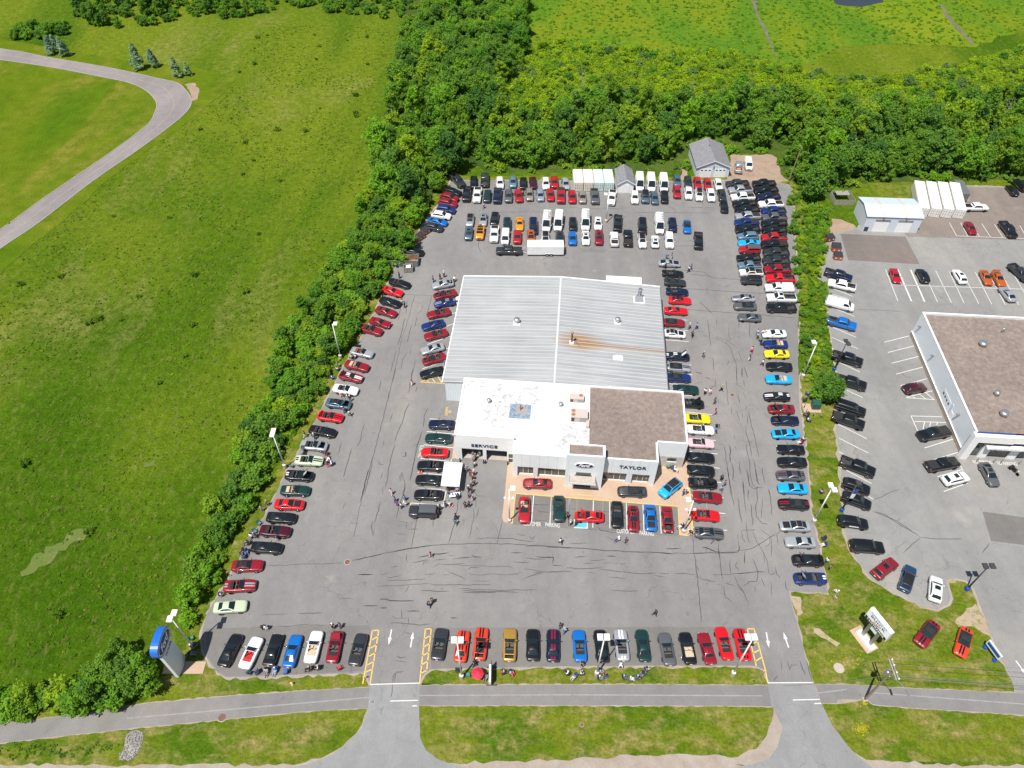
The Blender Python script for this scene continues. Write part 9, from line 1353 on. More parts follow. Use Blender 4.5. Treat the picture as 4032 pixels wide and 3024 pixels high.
        if stripe: ob('stripe',mc(('hs',K),lambda:(lambda L,a,z:MB().obox((h1+L/2*math.cos(a)-.03*math.sin(a),0,z+L/2*math.sin(a)+.03*math.cos(a)),(L/2*math.cos(a),0,L/2*math.sin(a)),(0,.28,0),(-.004*math.sin(a),0,.004*math.cos(a))).mesh('stripe'))(h0-h1,R(52),topz(K,h1)+.03)),M['paint_'+stripe],o)
    if trunk:
        h0,h1=s['trunk']; ob('trunk_well',mc(('tw',K),lambda:tub(h0,h1,s['c'],.55,topz(K,h0)-.01).mesh('trunk_well')),M['dark_in'],e)
        def tm():
            L=h0-h1; a=R(112); z=topz(K,h0)+.03; return MB().obox((h0+L/2*-math.cos(R(68)),0,z+L/2*math.sin(R(68))),(-L/2*math.cos(R(68)),0,L/2*math.sin(R(68))),(0,.66,0),(.02,0,.01)).mesh('trunk_lid')
        ob('trunk_lid',mc(('tl',K),tm),pm,e)
    if bed:
        b0,b1,wd=bed
        if 'cover' in fl or 'cap' in fl:
            if 'cap' in fl: ob('bed_cap',mc(('cap',K),lambda:MB().add([(b0,-.92,topz(K,b1)),(b1,-.92,topz(K,b1)),(b1,.92,topz(K,b1)),(b0,.92,topz(K,b1)),(b0-.05,-.78,1.95),(b1+.15,-.78,1.95),(b1+.15,.78,1.95),(b0-.05,.78,1.95)],[(0,4,5,1),(1,5,6,2),(2,6,7,3),(3,7,4,0),(4,7,6,5)][:0] or [(0,1,5,4),(1,2,6,5),(2,3,7,6),(3,0,4,7),(4,5,6,7)]).mesh('bed_cap')),pm,e)
            else:
                o=ob('bed_cover',mc(('bc',K),lambda:MB().box(b1,b0,-s['c'],s['c'],topz(K,b1)-.03,topz(K,b1)+.04).mesh('bed_cover')),M['fabric_black'],e)
        else:
            ob('bed_liner',mc(('bl',K),lambda:tub(b0,b1,s['c'],wd,topz(K,b1)-.01).mesh('bed_liner')),M['dark_metal'],e)
            for sg in(-1,1): o=ob('wheel_well',mc(('wa',K),lambda:MB().box(s['wh'][1]-.42,s['wh'][1]+.42,s['c']-.22,s['c'],wd,wd+.2).mesh('wheel_well')),M['black'],e); o.scale=(1,sg,1)
            if 'load' in fl: ob('load',mc('load',lambda:MB().box(b1+.2,b0-.2,-.5,.5,wd,wd+.35).box(b1+.5,b0-.6,-.3,.6,wd+.35,wd+.55).mesh('load')),M['orange_load'],e)
    if 'blackhood' in fl and 'hood' in s:
        ob('hood_panel',mc(('bh',K),lambda:deck(K,s['hood'][0]-.05,s['hood'][1]+.05,.6,-.6,.012).mesh('hood_panel',True)),M['black'],e)
    if stripe and not hood:
        for a in(-1,1): ob('stripe',mc(('sh',K,a),lambda:deck(K,2.28,g['x0']+.02,a*.06+.13,a*.06-.13 if True else 0,.012).mesh('stripe') if False else deck(K,2.25,g['x0']+.02,a*.2+.12,a*.2-.12,.012).mesh('stripe')),M['paint_'+stripe],e)
    if stripe and t in('cp','st','cv','cl'):
        if not trunk:
            for a in(-1,1): ob('stripe',mc(('sd',K,a),lambda:deck(K,(g['x3']-.02),-2.25,a*.2+.12,a*.2-.12,.012,3).mesh('stripe')),M['paint_'+stripe],e)
        if t=='cp':
            for a in(-1,1):
                def rsm():
                    mb=MB(); vs=[]
                    for i in range(5):
                        x=g['x1']-.02+(g['x2']-g['x1']+.06)*i/4; zb,z,wt=gring(g,x); vs+=[(x,a*.2+.12,z+.012),(x,a*.2-.12,z+.012)]
                    return mb.add(vs,[(2*i,2*i+1,2*i+3,2*i+2) for i in range(4)]).mesh('stripe')
                ob('stripe',mc(('sr_',K,a),rsm),M['paint_'+stripe],e)
    if 'ladder' in fl:
        zr=g['zr']+.12; ob('roof_rack',mc(('lr',K),lambda:(lambda mb:[mb.tube((1.0-k*.9,-.75,zr),(1.0-k*.9,.75,zr),.04,n=5) for k in range(4)] and mb.tube((1.1,.35,zr+.08),(-1.9,.35,zr+.08),.04,n=5).tube((1.1,.7,zr+.08),(-1.9,.7,zr+.08),.04,n=5).mesh('roof_rack'))(MB())),M['galv'],e)
        for k in range(7): o=ob('ladder_rung',mc('rung',lambda:MB().tube((0,.35,0),(0,.7,0),.03,n=5).mesh('ladder_rung')),M['galv'],e); o.location=(.9-k*.4,0,zr+.08)
    if 'wing' in fl: ob('rear_wing',mc('wing',lambda:MB().box(-2.3,-2.0,-.8,.8,1.3,1.34).box(-2.2,-2.1,-.6,-.55,1.0,1.3).box(-2.2,-2.1,.55,.6,1.0,1.3).mesh('rear_wing')),pm,e)
    if 'door' in fl: ob('door',mc('doorajar',lambda:MB().obox((.55,-1.35,.65),(-.35,-.42,0),(.03,-.025,0),(0,0,.32)).mesh('door')),pm,e)
    if 'text' in fl:
        o=ob('side_decal',mc('decal',lambda:MB().box(-.7,.7,-.97,-.962,.75,1.0).mesh('side_decal')),M['letter_white'],e)
    if s.get('spare'): o=ob('spare_wheel',mc('spw',lambda:MB().tube((-2.2,0,.95),(-2.45,0,.95),.4,n=14).mesh('spare_wheel')),M['tyre'],e)
    # lamps, grille, mirrors, wheels
    hx,hy,hz=s['hl']; tx,ty,tz=s['tl']; mx,my,mz=s['mir']
    for sg in(-1,1):
        o=ob('headlight',mc('hl',lambda:MB().lathe([(.02,-.1),(.16,-.05),(.18,0),(.12,.06),(.02,.09)],8).mesh('headlight',True)),M['lamp_clear'],e); o.location=(hx-.03,sg*hy,hz); o.scale=(.75,1,.7)
        o=ob('tail_light',mc('tl0',lambda:MB().box(-.05,.06,-.17,.17,-.06,.07).mesh('tail_light')),M['lamp_red'],e); o.location=(tx,sg*ty,tz)
        o=ob('mirror',mc('mir',lambda:MB().lathe([(.02,-.1),(.1,-.06),(.11,.03),(.05,.09)],8).mesh('mirror',True)),pm,e); o.location=(mx,sg*my,mz); o.scale=(.7,1.1,.8)
    xf=s['st'][0][0]; zf=(s['st'][0][1]+s['st'][0][2])/2
    o=ob('grille',mc('gr',lambda:MB().box(-.06,.03,-.42,.42,-.09,.09).mesh('grille')),M['black'],e); o.location=(xf-.005,0,zf)
    o=ob('number_plate',mc('np',lambda:MB().box(-.02,.02,-.16,.16,-.06,.06).mesh('number_plate')),M['plate'],e); o.location=(s['st'][-1][0]-.01,0,(s['st'][-1][1]+s['st'][-1][2])/2)
    xw0,xw1,r,yw=s['wh']; rm=M['rim'] if (hash_(label)%3) else M['rim_dark']
    for xw in(xw0,xw1):
        for sg in(-1,1):
            o=ob('wheel',mc(('w',r),lambda:wheelmesh(r)),M['tyre'],e); o.location=(xw,sg*(yw-.06),r-.02)
            ob('rim',mc(('ri',r),lambda:rimmesh(r)),rm,o)
    return e
def hash_(s): return sum(ord(c)*(i+1) for i,c in enumerate(s))
for row,t,c,fl,x,y,yaw,lab in CARS: car(t,c,fl,x,y,yaw,lab,GRP[row],NAME[t],'pickup truck' if t in('pk','ps','rc') else 'van' if t[0]=='v' else 'car')
# motorcycle
e=empty('motorcycle',(MOTO[0],MOTO[1],.03),MOTO[2],'black motorcycle parked right of the grey sedan','motorcycle')
for xx in(.75,-.7):
    o=MB().lathe([(.2,-.06),(.31,-.05),(.33,0),(.31,.05),(.2,.06)],14,(xx,0,.33),'y').build('wheel',M['tyre'],e,True); MB().lathe([(.2,-.03),(.2,.03)],10,(xx,0,.33),'y').build('rim',M['rim_dark'],o)
MB().add([(.35,-.16,.5),(.35,.16,.5),(-.75,.14,.55),(-.75,-.14,.55),(.3,-.18,.95),(.3,.18,.95),(-.85,.16,.85),(-.85,-.16,.85)],[(3,2,1,0),(4,5,6,7),(0,1,5,4),(1,2,6,5),(2,3,7,6),(3,0,4,7)]).build('body',M['black'],e)
MB().tube((.75,0,.33),(.42,0,1.05),.05,n=6).build('fork',M['grey_metal'],e); MB().tube((.4,-.4,1.08),(.4,.4,1.08),.025,n=6).build('handlebar',M['grey_metal'],e); MB().lathe([(.02,-.08),(.1,0),(.06,.06)],8,(.6,0,.95)).build('headlight',M['lamp_clear'],e)
for s in(-1,1): MB().box(-.9,-.4,s*.28-.12,s*.28+.12,.5,.85).build('saddle_bag',M['fabric_black'],e)
# ---------------------------------------------------------------- lamp posts, signs and street furniture
def lamp_post(x,y,h,heads,label,rz=0,arm=.9,lower=None,base=.9,mt='pole_white',single=False):
    e=empty('lamp_post',(x,y,.03),rz,label,'lamp post')
    MB().lathe([(.34,-.1),(.34,base),(.3,base+.03)],14).build('concrete_base',M['concrete' if mt=='pole_white' else 'sign_blue'],e,False)
    MB().lathe([(.13,base+.02),(.075,h)],10).build('pole',M[mt],e,True); MB().box(-.2,.2,-.2,.2,base+.03,base+.09).build('base_plate',M[mt],e)
    for dx,dy in heads:
        hd=MB().box(dx-.36,dx+.36,dy-.42,dy+.42,h-.02,h+.2).build('lamp_head',M[mt],e); MB().box(dx-.3,dx+.3,dy-.36,dy+.36,h-.04,h-.021).build('lens',M['lamp_clear'],hd)
        MB().tube((0,0,h-.1),(dx*.6,dy*.6,h+.08),.05,n=6).build('arm',M[mt],e)
    if lower:
        for s in(-1,1):
            MB().tube((0,0,lower),(s*.5,0,lower-.1),.03,n=6).tube((s*.5,0,lower-.1),(s*.62,0,lower+.1),.03,n=6).build('arm',M[mt],e); MB().lathe([(.08,-.1),(.24,.0),(.26,.12),(.1,.26)],10,(s*.62,0,lower+.15)).build('lower_lamp',M[mt],e,True)
    return e
for a in LAMPS: lamp_post(*a[:2],a[2],a[3],a[4],**a[5])
# banner on the blue-based post
x,y=BANNER; b=bpy.data.objects.new('x',None); bpy.data.objects.remove(b)
e=empty('pole_banner',(x,y,3.6),0,'white and blue banner on the neighbouring lot lamp post','banner'); MB().add([(.12,0,0),(.75,.05,-.15),(.85,.0,2.3),(.12,0,2.4)],[(0,1,2,3)]).build('cloth',M['letter_white'],e).modifiers.new('t','SOLIDIFY').thickness=.02
MB().add([(.12,-.03,1.3),(.8,-.01,1.2),(.86,-.03,2.3),(.12,-.03,2.4)],[(0,1,2,3)]).build('blue_field',M['sign_blue'],e); MB().tube((0,0,2.4),(.9,0,2.35),.03,n=6).build('banner_arm',M['dark_metal'],e)
# pylon sign: curved silver panel under a blue box with an oval
x,y,rz=PYLON
e=empty('pylon_sign',(x,y,.03),rz,'tall silver pylon sign topped by a blue oval box','sign')
MB().box(-.95,.75,-3.3,2.3,-.02,.06).build('plinth',M['concrete_apron'],e)
n=14; pf=[];pb=[]
for i in range(n+1):
    t=i/n; xx=-1.45+2.9*t; yy=-.16*math.sin(math.pi*t); pf.append((xx,yy-.22)); pb.append((xx,.22+.05*math.sin(math.pi*t)))
MB().prism(ccw(pf+pb[::-1]),.05,7.2).build('panel',M['sign_silver'],e)
for k in range(1,8): MB().prism(ccw([(a*1.002,b-.006) for a,b in pf]+[(a,b-.001) for a,b in pf[::-1]]),.8*k,.8*k+.03).build('panel_joint',M['grey_metal'],e)
bxo=[];N_=28
for i in range(N_):
    t=2*math.pi*i/N_; c,s=math.cos(t),math.sin(t); bxo.append((2.0*math.copysign(abs(c)**.75,c),1.25*math.copysign(abs(s)**.75,s)))
mb=MB(); vs=[(a,-.5,8.2+b) for a,b in bxo]+[(a,.5,8.2+b) for a,b in bxo]; mb.add(vs,[tuple(range(N_)),tuple(range(2*N_-1,N_-1,-1))]+[(i,N_+i,N_+(i+1)%N_,(i+1)%N_) for i in range(N_)])
hb=mb.build('sign_box',M['blue_paint'],e)
o1=oval('oval_border',1.86,1.08,.02,'letter_white',e,(0,-.52,8.2)); oval('oval_face',1.76,.98,.025,'oval_blue',e,(0,-.525,8.2)); sign_text('Ford',-1.2,-.57,7.7,2.4,1.1,'letter_white',e,.01,.35,.015,.85); sign_text('TAYLOR',-1.05,-.42,6.0,2.1,.4,'letter',e,.01)
# neighbouring brand sign
x,y,rz=BSIGN
e=empty('brand_sign',(x,y,.02),rz,'white sign panel on two steel legs with lettering on the lawn','sign')
MB().box(-2.1,1.6,-1.0,1.0,-.02,.06).build('plinth',M['concrete_apron'],e); MB().box(-1.5,1.5,-.5,.5,.06,.5).build('base',M['sign_silver'],e)
for s in(-1,1): MB().box(s*.75-.22,s*.75+.22,-.12,.12,.5,4.3).build('leg',M['grey_metal'],e)
MB().box(-.52,.52,-.06,.06,3.1,4.2).build('cross_panel',M['sign_silver'],e)
p=MB().box(-2.0,2.0,-.28,.28,4.3,6.7).build('sign_panel',M['sign_silver'],e); MB().box(-1.92,1.92,-.3,-.281,4.95,6.62).build('sign_face',M['letter_white'],p); MB().box(-1.92,1.92,-.3,-.281,4.36,4.93).build('name_strip',M['black'],p)
sign_text('CHEVROLET',-1.5,-.305,6.1,2.9,.36,'letter_cyan',e,.004); sign_text('BUICK',-1.3,-.305,5.5,2.6,.48,'letter',e,.004); sign_text('GMC',-.6,-.305,5.03,1.2,.36,'lamp_red',e,.004); sign_text('TANTRAMAR',-1.6,-.305,4.48,3.2,.34,'letter_white',e,.004)
# low sign with blue footings
x,y,rz=LSIGN
e=empty('low_sign',(x,y,.02),rz,'low grey board sign on two blue footings by the right driveway','sign')
for s in(-1,1): MB().lathe([(.3,0),(.3,.35),(.25,.4)],12,(s*.95,0,0)).build('footing',M['sign_blue'],e); MB().tube((s*.95,0,.3),(s*.95,0,1.3),.06,n=6).build('post',M['dark_metal'],e)
MB().box(-1.25,1.25,-.1,.1,.9,2.0).build('board',M['sign_silver'],e); MB().box(-1.1,1.1,-.12,-.101,1.2,1.8).build('lettering_band',M['sign_blue'],e)
# utility poles and wires
def upole(x,y,h,label,lean,arms=True):
    e=empty('utility_pole',(x,y,0),0,label,'utility pole'); top=Vector((lean[0],lean[1],h)); MB().tube((0,0,-.2),top,.17,.11,9).build('pole',M['wood_pole'],e)
    return e,top
e,top=upole(*UP[:2],10.6,'wooden utility pole with double crossarm and street lamp by the path',(.0,.0))
MB().box(-.28,.28,-.28,.28,.02,.1).build('concrete_pad',M['concrete'],e)
for dx in(-.16,.16): MB().box(dx-.07,dx+.07,-1.3,1.3,10.1,10.28).build('crossarm',M['wood_grey'],e)
for dy in(-1.2,-.4,.5,1.2): MB().lathe([(.05,0),(.09,.05),(.06,.12),(.09,.18),(.03,.25)],8,(.16,dy,10.28)).build('insulator',M['letter_white'],e)
MB().lathe([(.24,0),(.26,.1),(.26,.8),(.2,.9)],12,(-.3,.1,8.5)).build('transformer',M['grey_metal'],e,True)
MB().tube((0,0,8.4),(.9,-1.3,9.0),.04,n=6).tube((.9,-1.3,9.0),(1.2,-2.0,9.05),.04,n=6).build('lamp_arm',M['galv'],e); MB().obox((1.3,-2.35,9.05),(.14,0,0),(0,.4,0),(0,0,.07)).build('lamp_head',M['galv'],e)
MB().tube((0,0,9.7),(-.75,.35,9.8),.03,n=5).tube((0,0,9.2),(-.8,-.3,9.3),.03,n=5).build('bracket',M['grey_metal'],e)
def wire(a,b_,sag,label,r=.018):
    a,b_=Vector(a),Vector(b_); mb=MB(); n=16; pts=[a+(b_-a)*(i/n)-Vector((0,0,sag*4*(i/n)*(1-i/n))) for i in range(n+1)]
    for p_,q in zip(pts,pts[1:]): mb.tube(p_,q,r,n=4,cap=False)
    tag(mb.build('power_line',M['galv']),label,'wire')
ux,uy=UP[:2]
for i,dy in enumerate((1.2,.5,-1.2)): wire((ux+.16,uy+dy,10.5),(ux+60,uy+dy-3.5,10.3),.7,('uppermost','second','third')[i]+' thin power line running right from the utility pole crossarm')
for i in range(3): wire((ux,uy-.1*i,8.9-.28*i),(ux+60,uy-3.6-.1*i,8.7-.28*i),.8,('upper','middle','lower')[i]+' cable of the bundle running right below the crossarm lines')
wire((ux,uy,8.3),(ux-13,uy-1.5,9.0),.5,'thin drop wire running left from the utility pole')
e,top=upole(UP2[0],UP2[1],9.4,'leaning bare wooden utility pole at the dirt patch corner',(.9,.6)); MB().tube((.9,.3,9.0),(.9,.9,9.3),.04,n=5).build('bracket',M['wood_grey'],e)
# bins
def dumpster(x,y,rz,label,w=1.9,d=1.5,h=1.3,mt='rust_red',side='dump_red',lid=True):
    e=empty('dumpster',(x,y,.03),rz,label,'dumpster','waste dumpsters')
    MB().add([(-w/2+.1,-d/2+.08,.1),(w/2-.1,-d/2+.08,.1),(w/2-.1,d/2,.1),(-w/2+.1,d/2,.1),(-w/2,-d/2,h*.82),(w/2,-d/2,h*.82),(w/2,d/2,h),(-w/2,d/2,h)],[(3,2,1,0),(0,1,5,4),(1,2,6,5),(2,3,7,6),(3,0,4,7)]).build('bin',M[mt],e)
    MB().add([(-w/2+.04,-d/2,h*.82+.02),(w/2-.04,-d/2,h*.82+.02),(w/2-.04,d/2,h+.02),(-w/2+.04,d/2,h+.02),(-w/2+.04,-d/2,h*.82+.07),(w/2-.04,-d/2,h*.82+.07),(w/2-.04,d/2,h+.07),(-w/2+.04,d/2,h+.07)],[(3,2,1,0),(4,5,6,7),(0,1,5,4),(1,2,6,5),(2,3,7,6),(3,0,4,7)]).build('lid',M['lid_black'],e)
    for s in(-1,1): MB().box(s*w/2-.06,s*w/2+.06,-.35,.35,.45,.62).build('fork_pocket',M[mt],e)
    for k in(-.5,.5): MB().box(k-.12,k+.12,-d/2-.01,-d/2+.03,.5,.75).build('label_plate',M['plate'],e)
    return e
for a in DUMP: dumpster(*a[:3],a[3],**a[4])
def skip(name,label,x,y,rz,w,d,h,mt,ins):
    e=empty(name,(x,y,.03),rz,label,'dumpster'); t=.06
    for nm,c in(('side_wall',(-w/2,w/2,-d/2,-d/2+t,.15,h)),('side_wall',(-w/2,w/2,d/2-t,d/2,.15,h)),('end_wall',(-w/2,-w/2+t,-d/2+t,d/2-t,.15,h)),('end_wall',(w/2-t,w/2,-d/2+t,d/2-t,.15,h))): 
        MB().box(*c).build(nm,M[mt],e)
    MB().box(-w/2+t,w/2-t,-d/2+t,d/2-t,.12,.2).build('floor',M[ins],e)
    MB().box(-w/2+t,w/2-t,d/2-t-.02,d/2-t-.001,.2,h-.03).build('liner',M[ins],e); MB().box(-w/2+t+.001,-w/2+t+.02,-d/2+t,d/2-t-.021,.2,h-.03).build('liner',M[ins],e)
    for k in range(7):
        xx=-w/2+.15+(w-.3)*k/6; MB().box(xx-.05,xx+.05,-d/2-.07,-d/2-.001,.15,h).build('rib',M[mt],e)
    MB().box(-w/2-.04,w/2+.04,-d/2-.05,-d/2+t-.001,h,h+.09).build('rim',M[mt],e); MB().box(-w/2-.04,w/2+.04,d/2-t+.001,d/2+.05,h,h+.09).build('rim',M[mt],e)
    return e
s1=skip('roll_off_dumpster','long grey open roll-off dumpster with rusty inside by the hedge',-23.6,129.9,R(-1),6.0,2.4,1.5,'dump_grey','rusty')
MB().obox((-2.1,.4,.45),(.5,.1,.1),(-.1,.4,0),(0,0,.2)).build('debris',M['dark_in'],s1)
s2=skip('scrap_bin','small rusty wooden-sided bin in front of roll-off dumpster',-22.6,127.3,R(4),2.0,1.4,1.25,'wood_grey','rusty'); MB().obox((0,.1,1.0),(.5,.05,.05),(0,.4,.1),(0,0,.08)).build('debris',M['white_paint'],s2)
# canopy tent with legs and valance
e=empty('canopy_tent',(-9.9,71.05,.03),R(-3.5),'white pop-up canopy tent beside the black show cars','tent')
w2,d2=1.5,2.35
MB().add([(-w2,-d2,2.5),(w2,-d2,2.5),(w2,d2,2.5),(-w2,d2,2.5),(0,-1.0,2.85),(0,1.0,2.85)],[(0,1,4),(1,2,5,4),(2,3,5),(3,0,4,5)]).build('roof',M['tent_white'],e).modifiers.new('t','SOLIDIFY').thickness=.02
for s in(-1,1):
    MB().box(-w2,w2,s*d2-.01,s*d2+.01,2.28,2.5).build('valance',M['tent_white'],e); MB().box(s*w2-.01,s*w2+.01,-d2+.011,d2-.011,2.28,2.5).build('valance',M['tent_white'],e)
    for q in(-1,1): MB().tube((s*(w2-.06),q*(d2-.06),0),(s*(w2-.06),q*(d2-.06),2.4),.03,n=6).build('leg',M['galv'],e)
def table(x,y,rz,label,mt,items,L=1.8):
    e=empty('folding_table',(x,y,.03),rz,label,'table'); MB().box(-L/2,L/2,-.38,.38,.7,.75).build('table_top',M[mt],e)
    for a in(-1,1):
        for b_ in(-1,1): MB().tube((a*(L/2-.1),b_*.3,0),(a*(L/2-.1),b_*.3,.7),.02,n=5).build('leg',M['grey_metal'],e)
    return e
table(-9.4,68.2,R(10),'folding table with gifts below the white canopy','tent_white',0)
plain('gift_blue',(.05,.15,.5),.5); plain('gift_purple',(.25,.04,.3),.5)
for k in range(9):
    xx=-10.1+.16*k; q=MB().box(xx-.1,xx+.1,68.1+.08*(k%3)-.12,68.1+.08*(k%3)+.1,.782,.95+.05*(k%2)); tag(q.build('gift_item',M[('gift_blue','letter_white','gift_purple')[k%3]]),'small colourful gift item on the table below the canopy','gift','gift items on the table')
for x,y,l in CONES:
    e=empty('traffic_cone',(x,y,.03),0,l,'cone','traffic cones'); MB().box(-.18,.18,-.18,.18,0,.04).build('base',M['cone'],e); MB().lathe([(.14,.04),(.03,.7)],10).build('cone',M['cone'],e,True); MB().lathe([(.098,.3),(.07,.47)],10).build('band',M['letter_white'],e)
# umbrella, display stand, hydrant, utility box, manholes
e=empty('patio_umbrella',(-4.64,38.6,0),0,'large red umbrella on the front grass strip','umbrella'); e.scale=(.75,.75,.95); MB().tube((0,0,0),(0,0,2.3),.03,n=6).build('pole',M['grey_metal'],e)
for k in range(8):
    a,b_=2*math.pi*k/8,2*math.pi*(k+1)/8; MB().add([(0,0,2.4),(.35*math.cos(a),.35*math.sin(a),2.33),(.35*math.cos(b_),.35*math.sin(b_),2.33),(1.15*math.cos(a),1.15*math.sin(a),1.95),(1.15*math.cos(b_),1.15*math.sin(b_),1.95)],[(0,1,2),(1,3,4,2)]).build('canopy_panel',M['umbrella_red'],e)
e=empty('display_board',(-2.78,38.9,0),R(0),'tall narrow black display board with silver panels on the front strip','board'); MB().box(-.06,.06,-1.3,1.3,.3,2.2).build('board',M['dark_metal'],e)
for k in range(3): MB().box(-.35,-.061,-1.2+k*.82,-.45+k*.82,.35,1.2).build('panel',M['sign_silver'],e)
for s in(-1,1): MB().box(-.7,.7,s*1.2-.04,s*1.2+.04,0,.3).build('foot',M['dark_metal'],e)
x,y=HYD; e=empty('fire_hydrant',(x,y,0),0,'yellow fire hydrant on the lower left grass strip','hydrant'); MB().lathe([(.16,0),(.16,.08),(.11,.1),(.11,.5),(.15,.52),(.13,.62),(.04,.72)],12).build('body',M['hydrant'],e,True)
for s in(-1,1): MB().tube((0,0,.42),(s*.2,0,.42),.06,n=8).build('outlet',M['hydrant'],e)
MB().tube((-.35,.1,0),(-.5,.2,1.6),.025,n=6).build('marker_rod',M['cone'],e)
e=empty('utility_box',(55.15,87.6,0),R(-3),'dark green electrical utility box on a concrete pad','utility box'); MB().box(-2.2,.9,-1.2,.9,-.02,.1).build('pad',M['concrete_apron'],e); MB().box(-.7,.7,-.55,.65,.1,1.35).build('cabinet',M['util_green'],e)
MB().add([(-.75,-.6,1.35),(.75,-.6,1.35),(.75,.7,1.35),(-.75,.7,1.35),(-.72,-.55,1.45),(.72,-.55,1.45),(.72,.7,1.52),(-.72,.7,1.52)],[(0,1,5,4),(1,2,6,5),(2,3,7,6),(3,0,4,7),(4,5,6,7)]).build('lid',M['util_green'],e); MB().box(-.5,.45,-.58,-.551,.9,1.0).build('handle',M['util_green'],e)
plain('bollard_blue',(.05,.08,.25),.5)
for i,(x,y) in enumerate(((55.08,89.33),(53.12,87.56),(53.15,86.37),(54.27,85.6),(55.49,85.2))):
    e=empty('bollard',(x,y,0),0,('topmost','leftmost upper','leftmost lower','bottom middle','bottom right')[i]+' slim blue bollard around the green utility box','bollard','bollards round the utility box'); MB().lathe([(.08,0),(.08,1.0),(.05,1.08)],8).build('post',M['bollard_blue'],e,True); MB().lathe([(.083,.8),(.083,.95)],8).build('band',M['letter_white'],e)
for x,y,r,l,z in MANHOLES:
    e=empty('manhole_cover',(x,y,z),0,l,'manhole'); MB().lathe([(r*1.2,0),(r*1.2,.02)],18).build('collar',M['concrete'],e); MB().lathe([(r,.021),(r,.04)],18).build('cover',M['manhole' if r<.55 else 'concrete'],e)
# tyre pen of grey boards
e=empty('tyre_pen',(80.5,153.6,0),R(0),'weathered board pen filled with old tyres at wood edge','pen')
for k in range(16): MB().box(-2.4+k*.3,-2.13+k*.3,-.95,-.9,0,1.3+.08*math.sin(k*2.1)).build('board',M['wood_grey'],e)
for k in range(7):
    for s in(-2.42,2.4): MB().box(s-.03,s+.03,-.85+k*.5,-.45+k*.5,0,1.25).build('board',M['wood_grey'],e)
for k in range(8): MB().box(-1.6+k*.4,-1.25+k*.4,1.0,2.9,1.5,1.55).build('roof_board',M['wood_grey'],e)
for k in range(16): MB().box(-2.4+k*.3,-2.13+k*.3,2.9,2.95,0,1.6).build('board',M['wood_grey'],e)
tm=MB().lathe([(.18,-.1),(.32,-.1),(.34,0),(.32,.1),(.18,.1)],12).mesh('old_tyre',True)
for k in range(12):
    o=ob('old_tyre',tm,M['tyre']); o.location=(80.5+rt.uniform(-1.9,1.9),153.3+rt.uniform(-.3,1.0),.2+.18*(k%3)); o.rotation_euler=(rt.uniform(-.6,.6),rt.uniform(-.6,.6),0); tag(o,'old black tyre heaped in the weathered board pen','tyre','tyres in the pen')
# traffic sign posts at the entrance
for x,y,l in SMALLSIGN:
    e=empty('small_sign',(x,y,0),0,l,'sign'); MB().tube((0,0,0),(0,0,1.0),.03,n=6).build('post',M['dark_metal'],e); MB().box(-.2,.2,-.02,.02,.75,1.15).build('plate',M['hydrant'],e)
# ---------------------------------------------------------------- people and camp chairs
CL=dict(white=(.78,.78,.77),cream=(.65,.6,.5),black=(.015,.015,.017),grey=(.2,.2,.21),silver=(.5,.5,.51),navy=(.015,.022,.07),blue=(.03,.12,.42),lblue=(.28,.42,.58),slate=(.1,.16,.22),cyan=(.03,.35,.55),pink=(.7,.35,.38),red=(.5,.025,.04),maroon=(.16,.02,.04),brown=(.14,.08,.05),tan=(.45,.3,.18),orange=(.6,.2,.05),green=(.06,.22,.1),teal=(.05,.2,.22),purple=(.22,.05,.28),jeans=(.06,.1,.2))
for k,c in CL.items(): plain('cloth_'+k,c,.85)
for i,c in enumerate(((.5,.3,.22),(.42,.25,.18),(.55,.36,.28))): plain('skin%d'%i,c,.6)
plain('hair_brown',(.08,.045,.025),.7); plain('hair_black',(.015,.013,.012),.7); plain('hair_grey',(.4,.38,.36),.7); plain('cap_white',(.7,.7,.68),.8); plain('cap_black',(.02,.02,.025),.8); plain('shoe',(.06,.06,.06),.7)
def skinmesh(name,V,Ed,rad,root,lev=1):
    me=bpy.data.meshes.new(name); me.from_pydata(V,Ed,[]); o=link(bpy.data.objects.new(name,me)); md=o.modifiers.new('s','SKIN'); md.use_smooth_shade=True
    for i,r in enumerate(rad): me.skin_vertices[0].data[i].radius=(r,r) if not isinstance(r,tuple) else r
    for i in range(len(V)): me.skin_vertices[0].data[i].use_root=(i==root)
    if lev: sb=o.modifiers.new('u','SUBSURF'); sb.levels=lev; sb.render_levels=lev
    bpy.context.view_layer.update(); m=bpy.data.meshes.new_from_object(o.evaluated_get(DG())); m.name=name; bpy.data.objects.remove(o); bpy.data.meshes.remove(me); return m
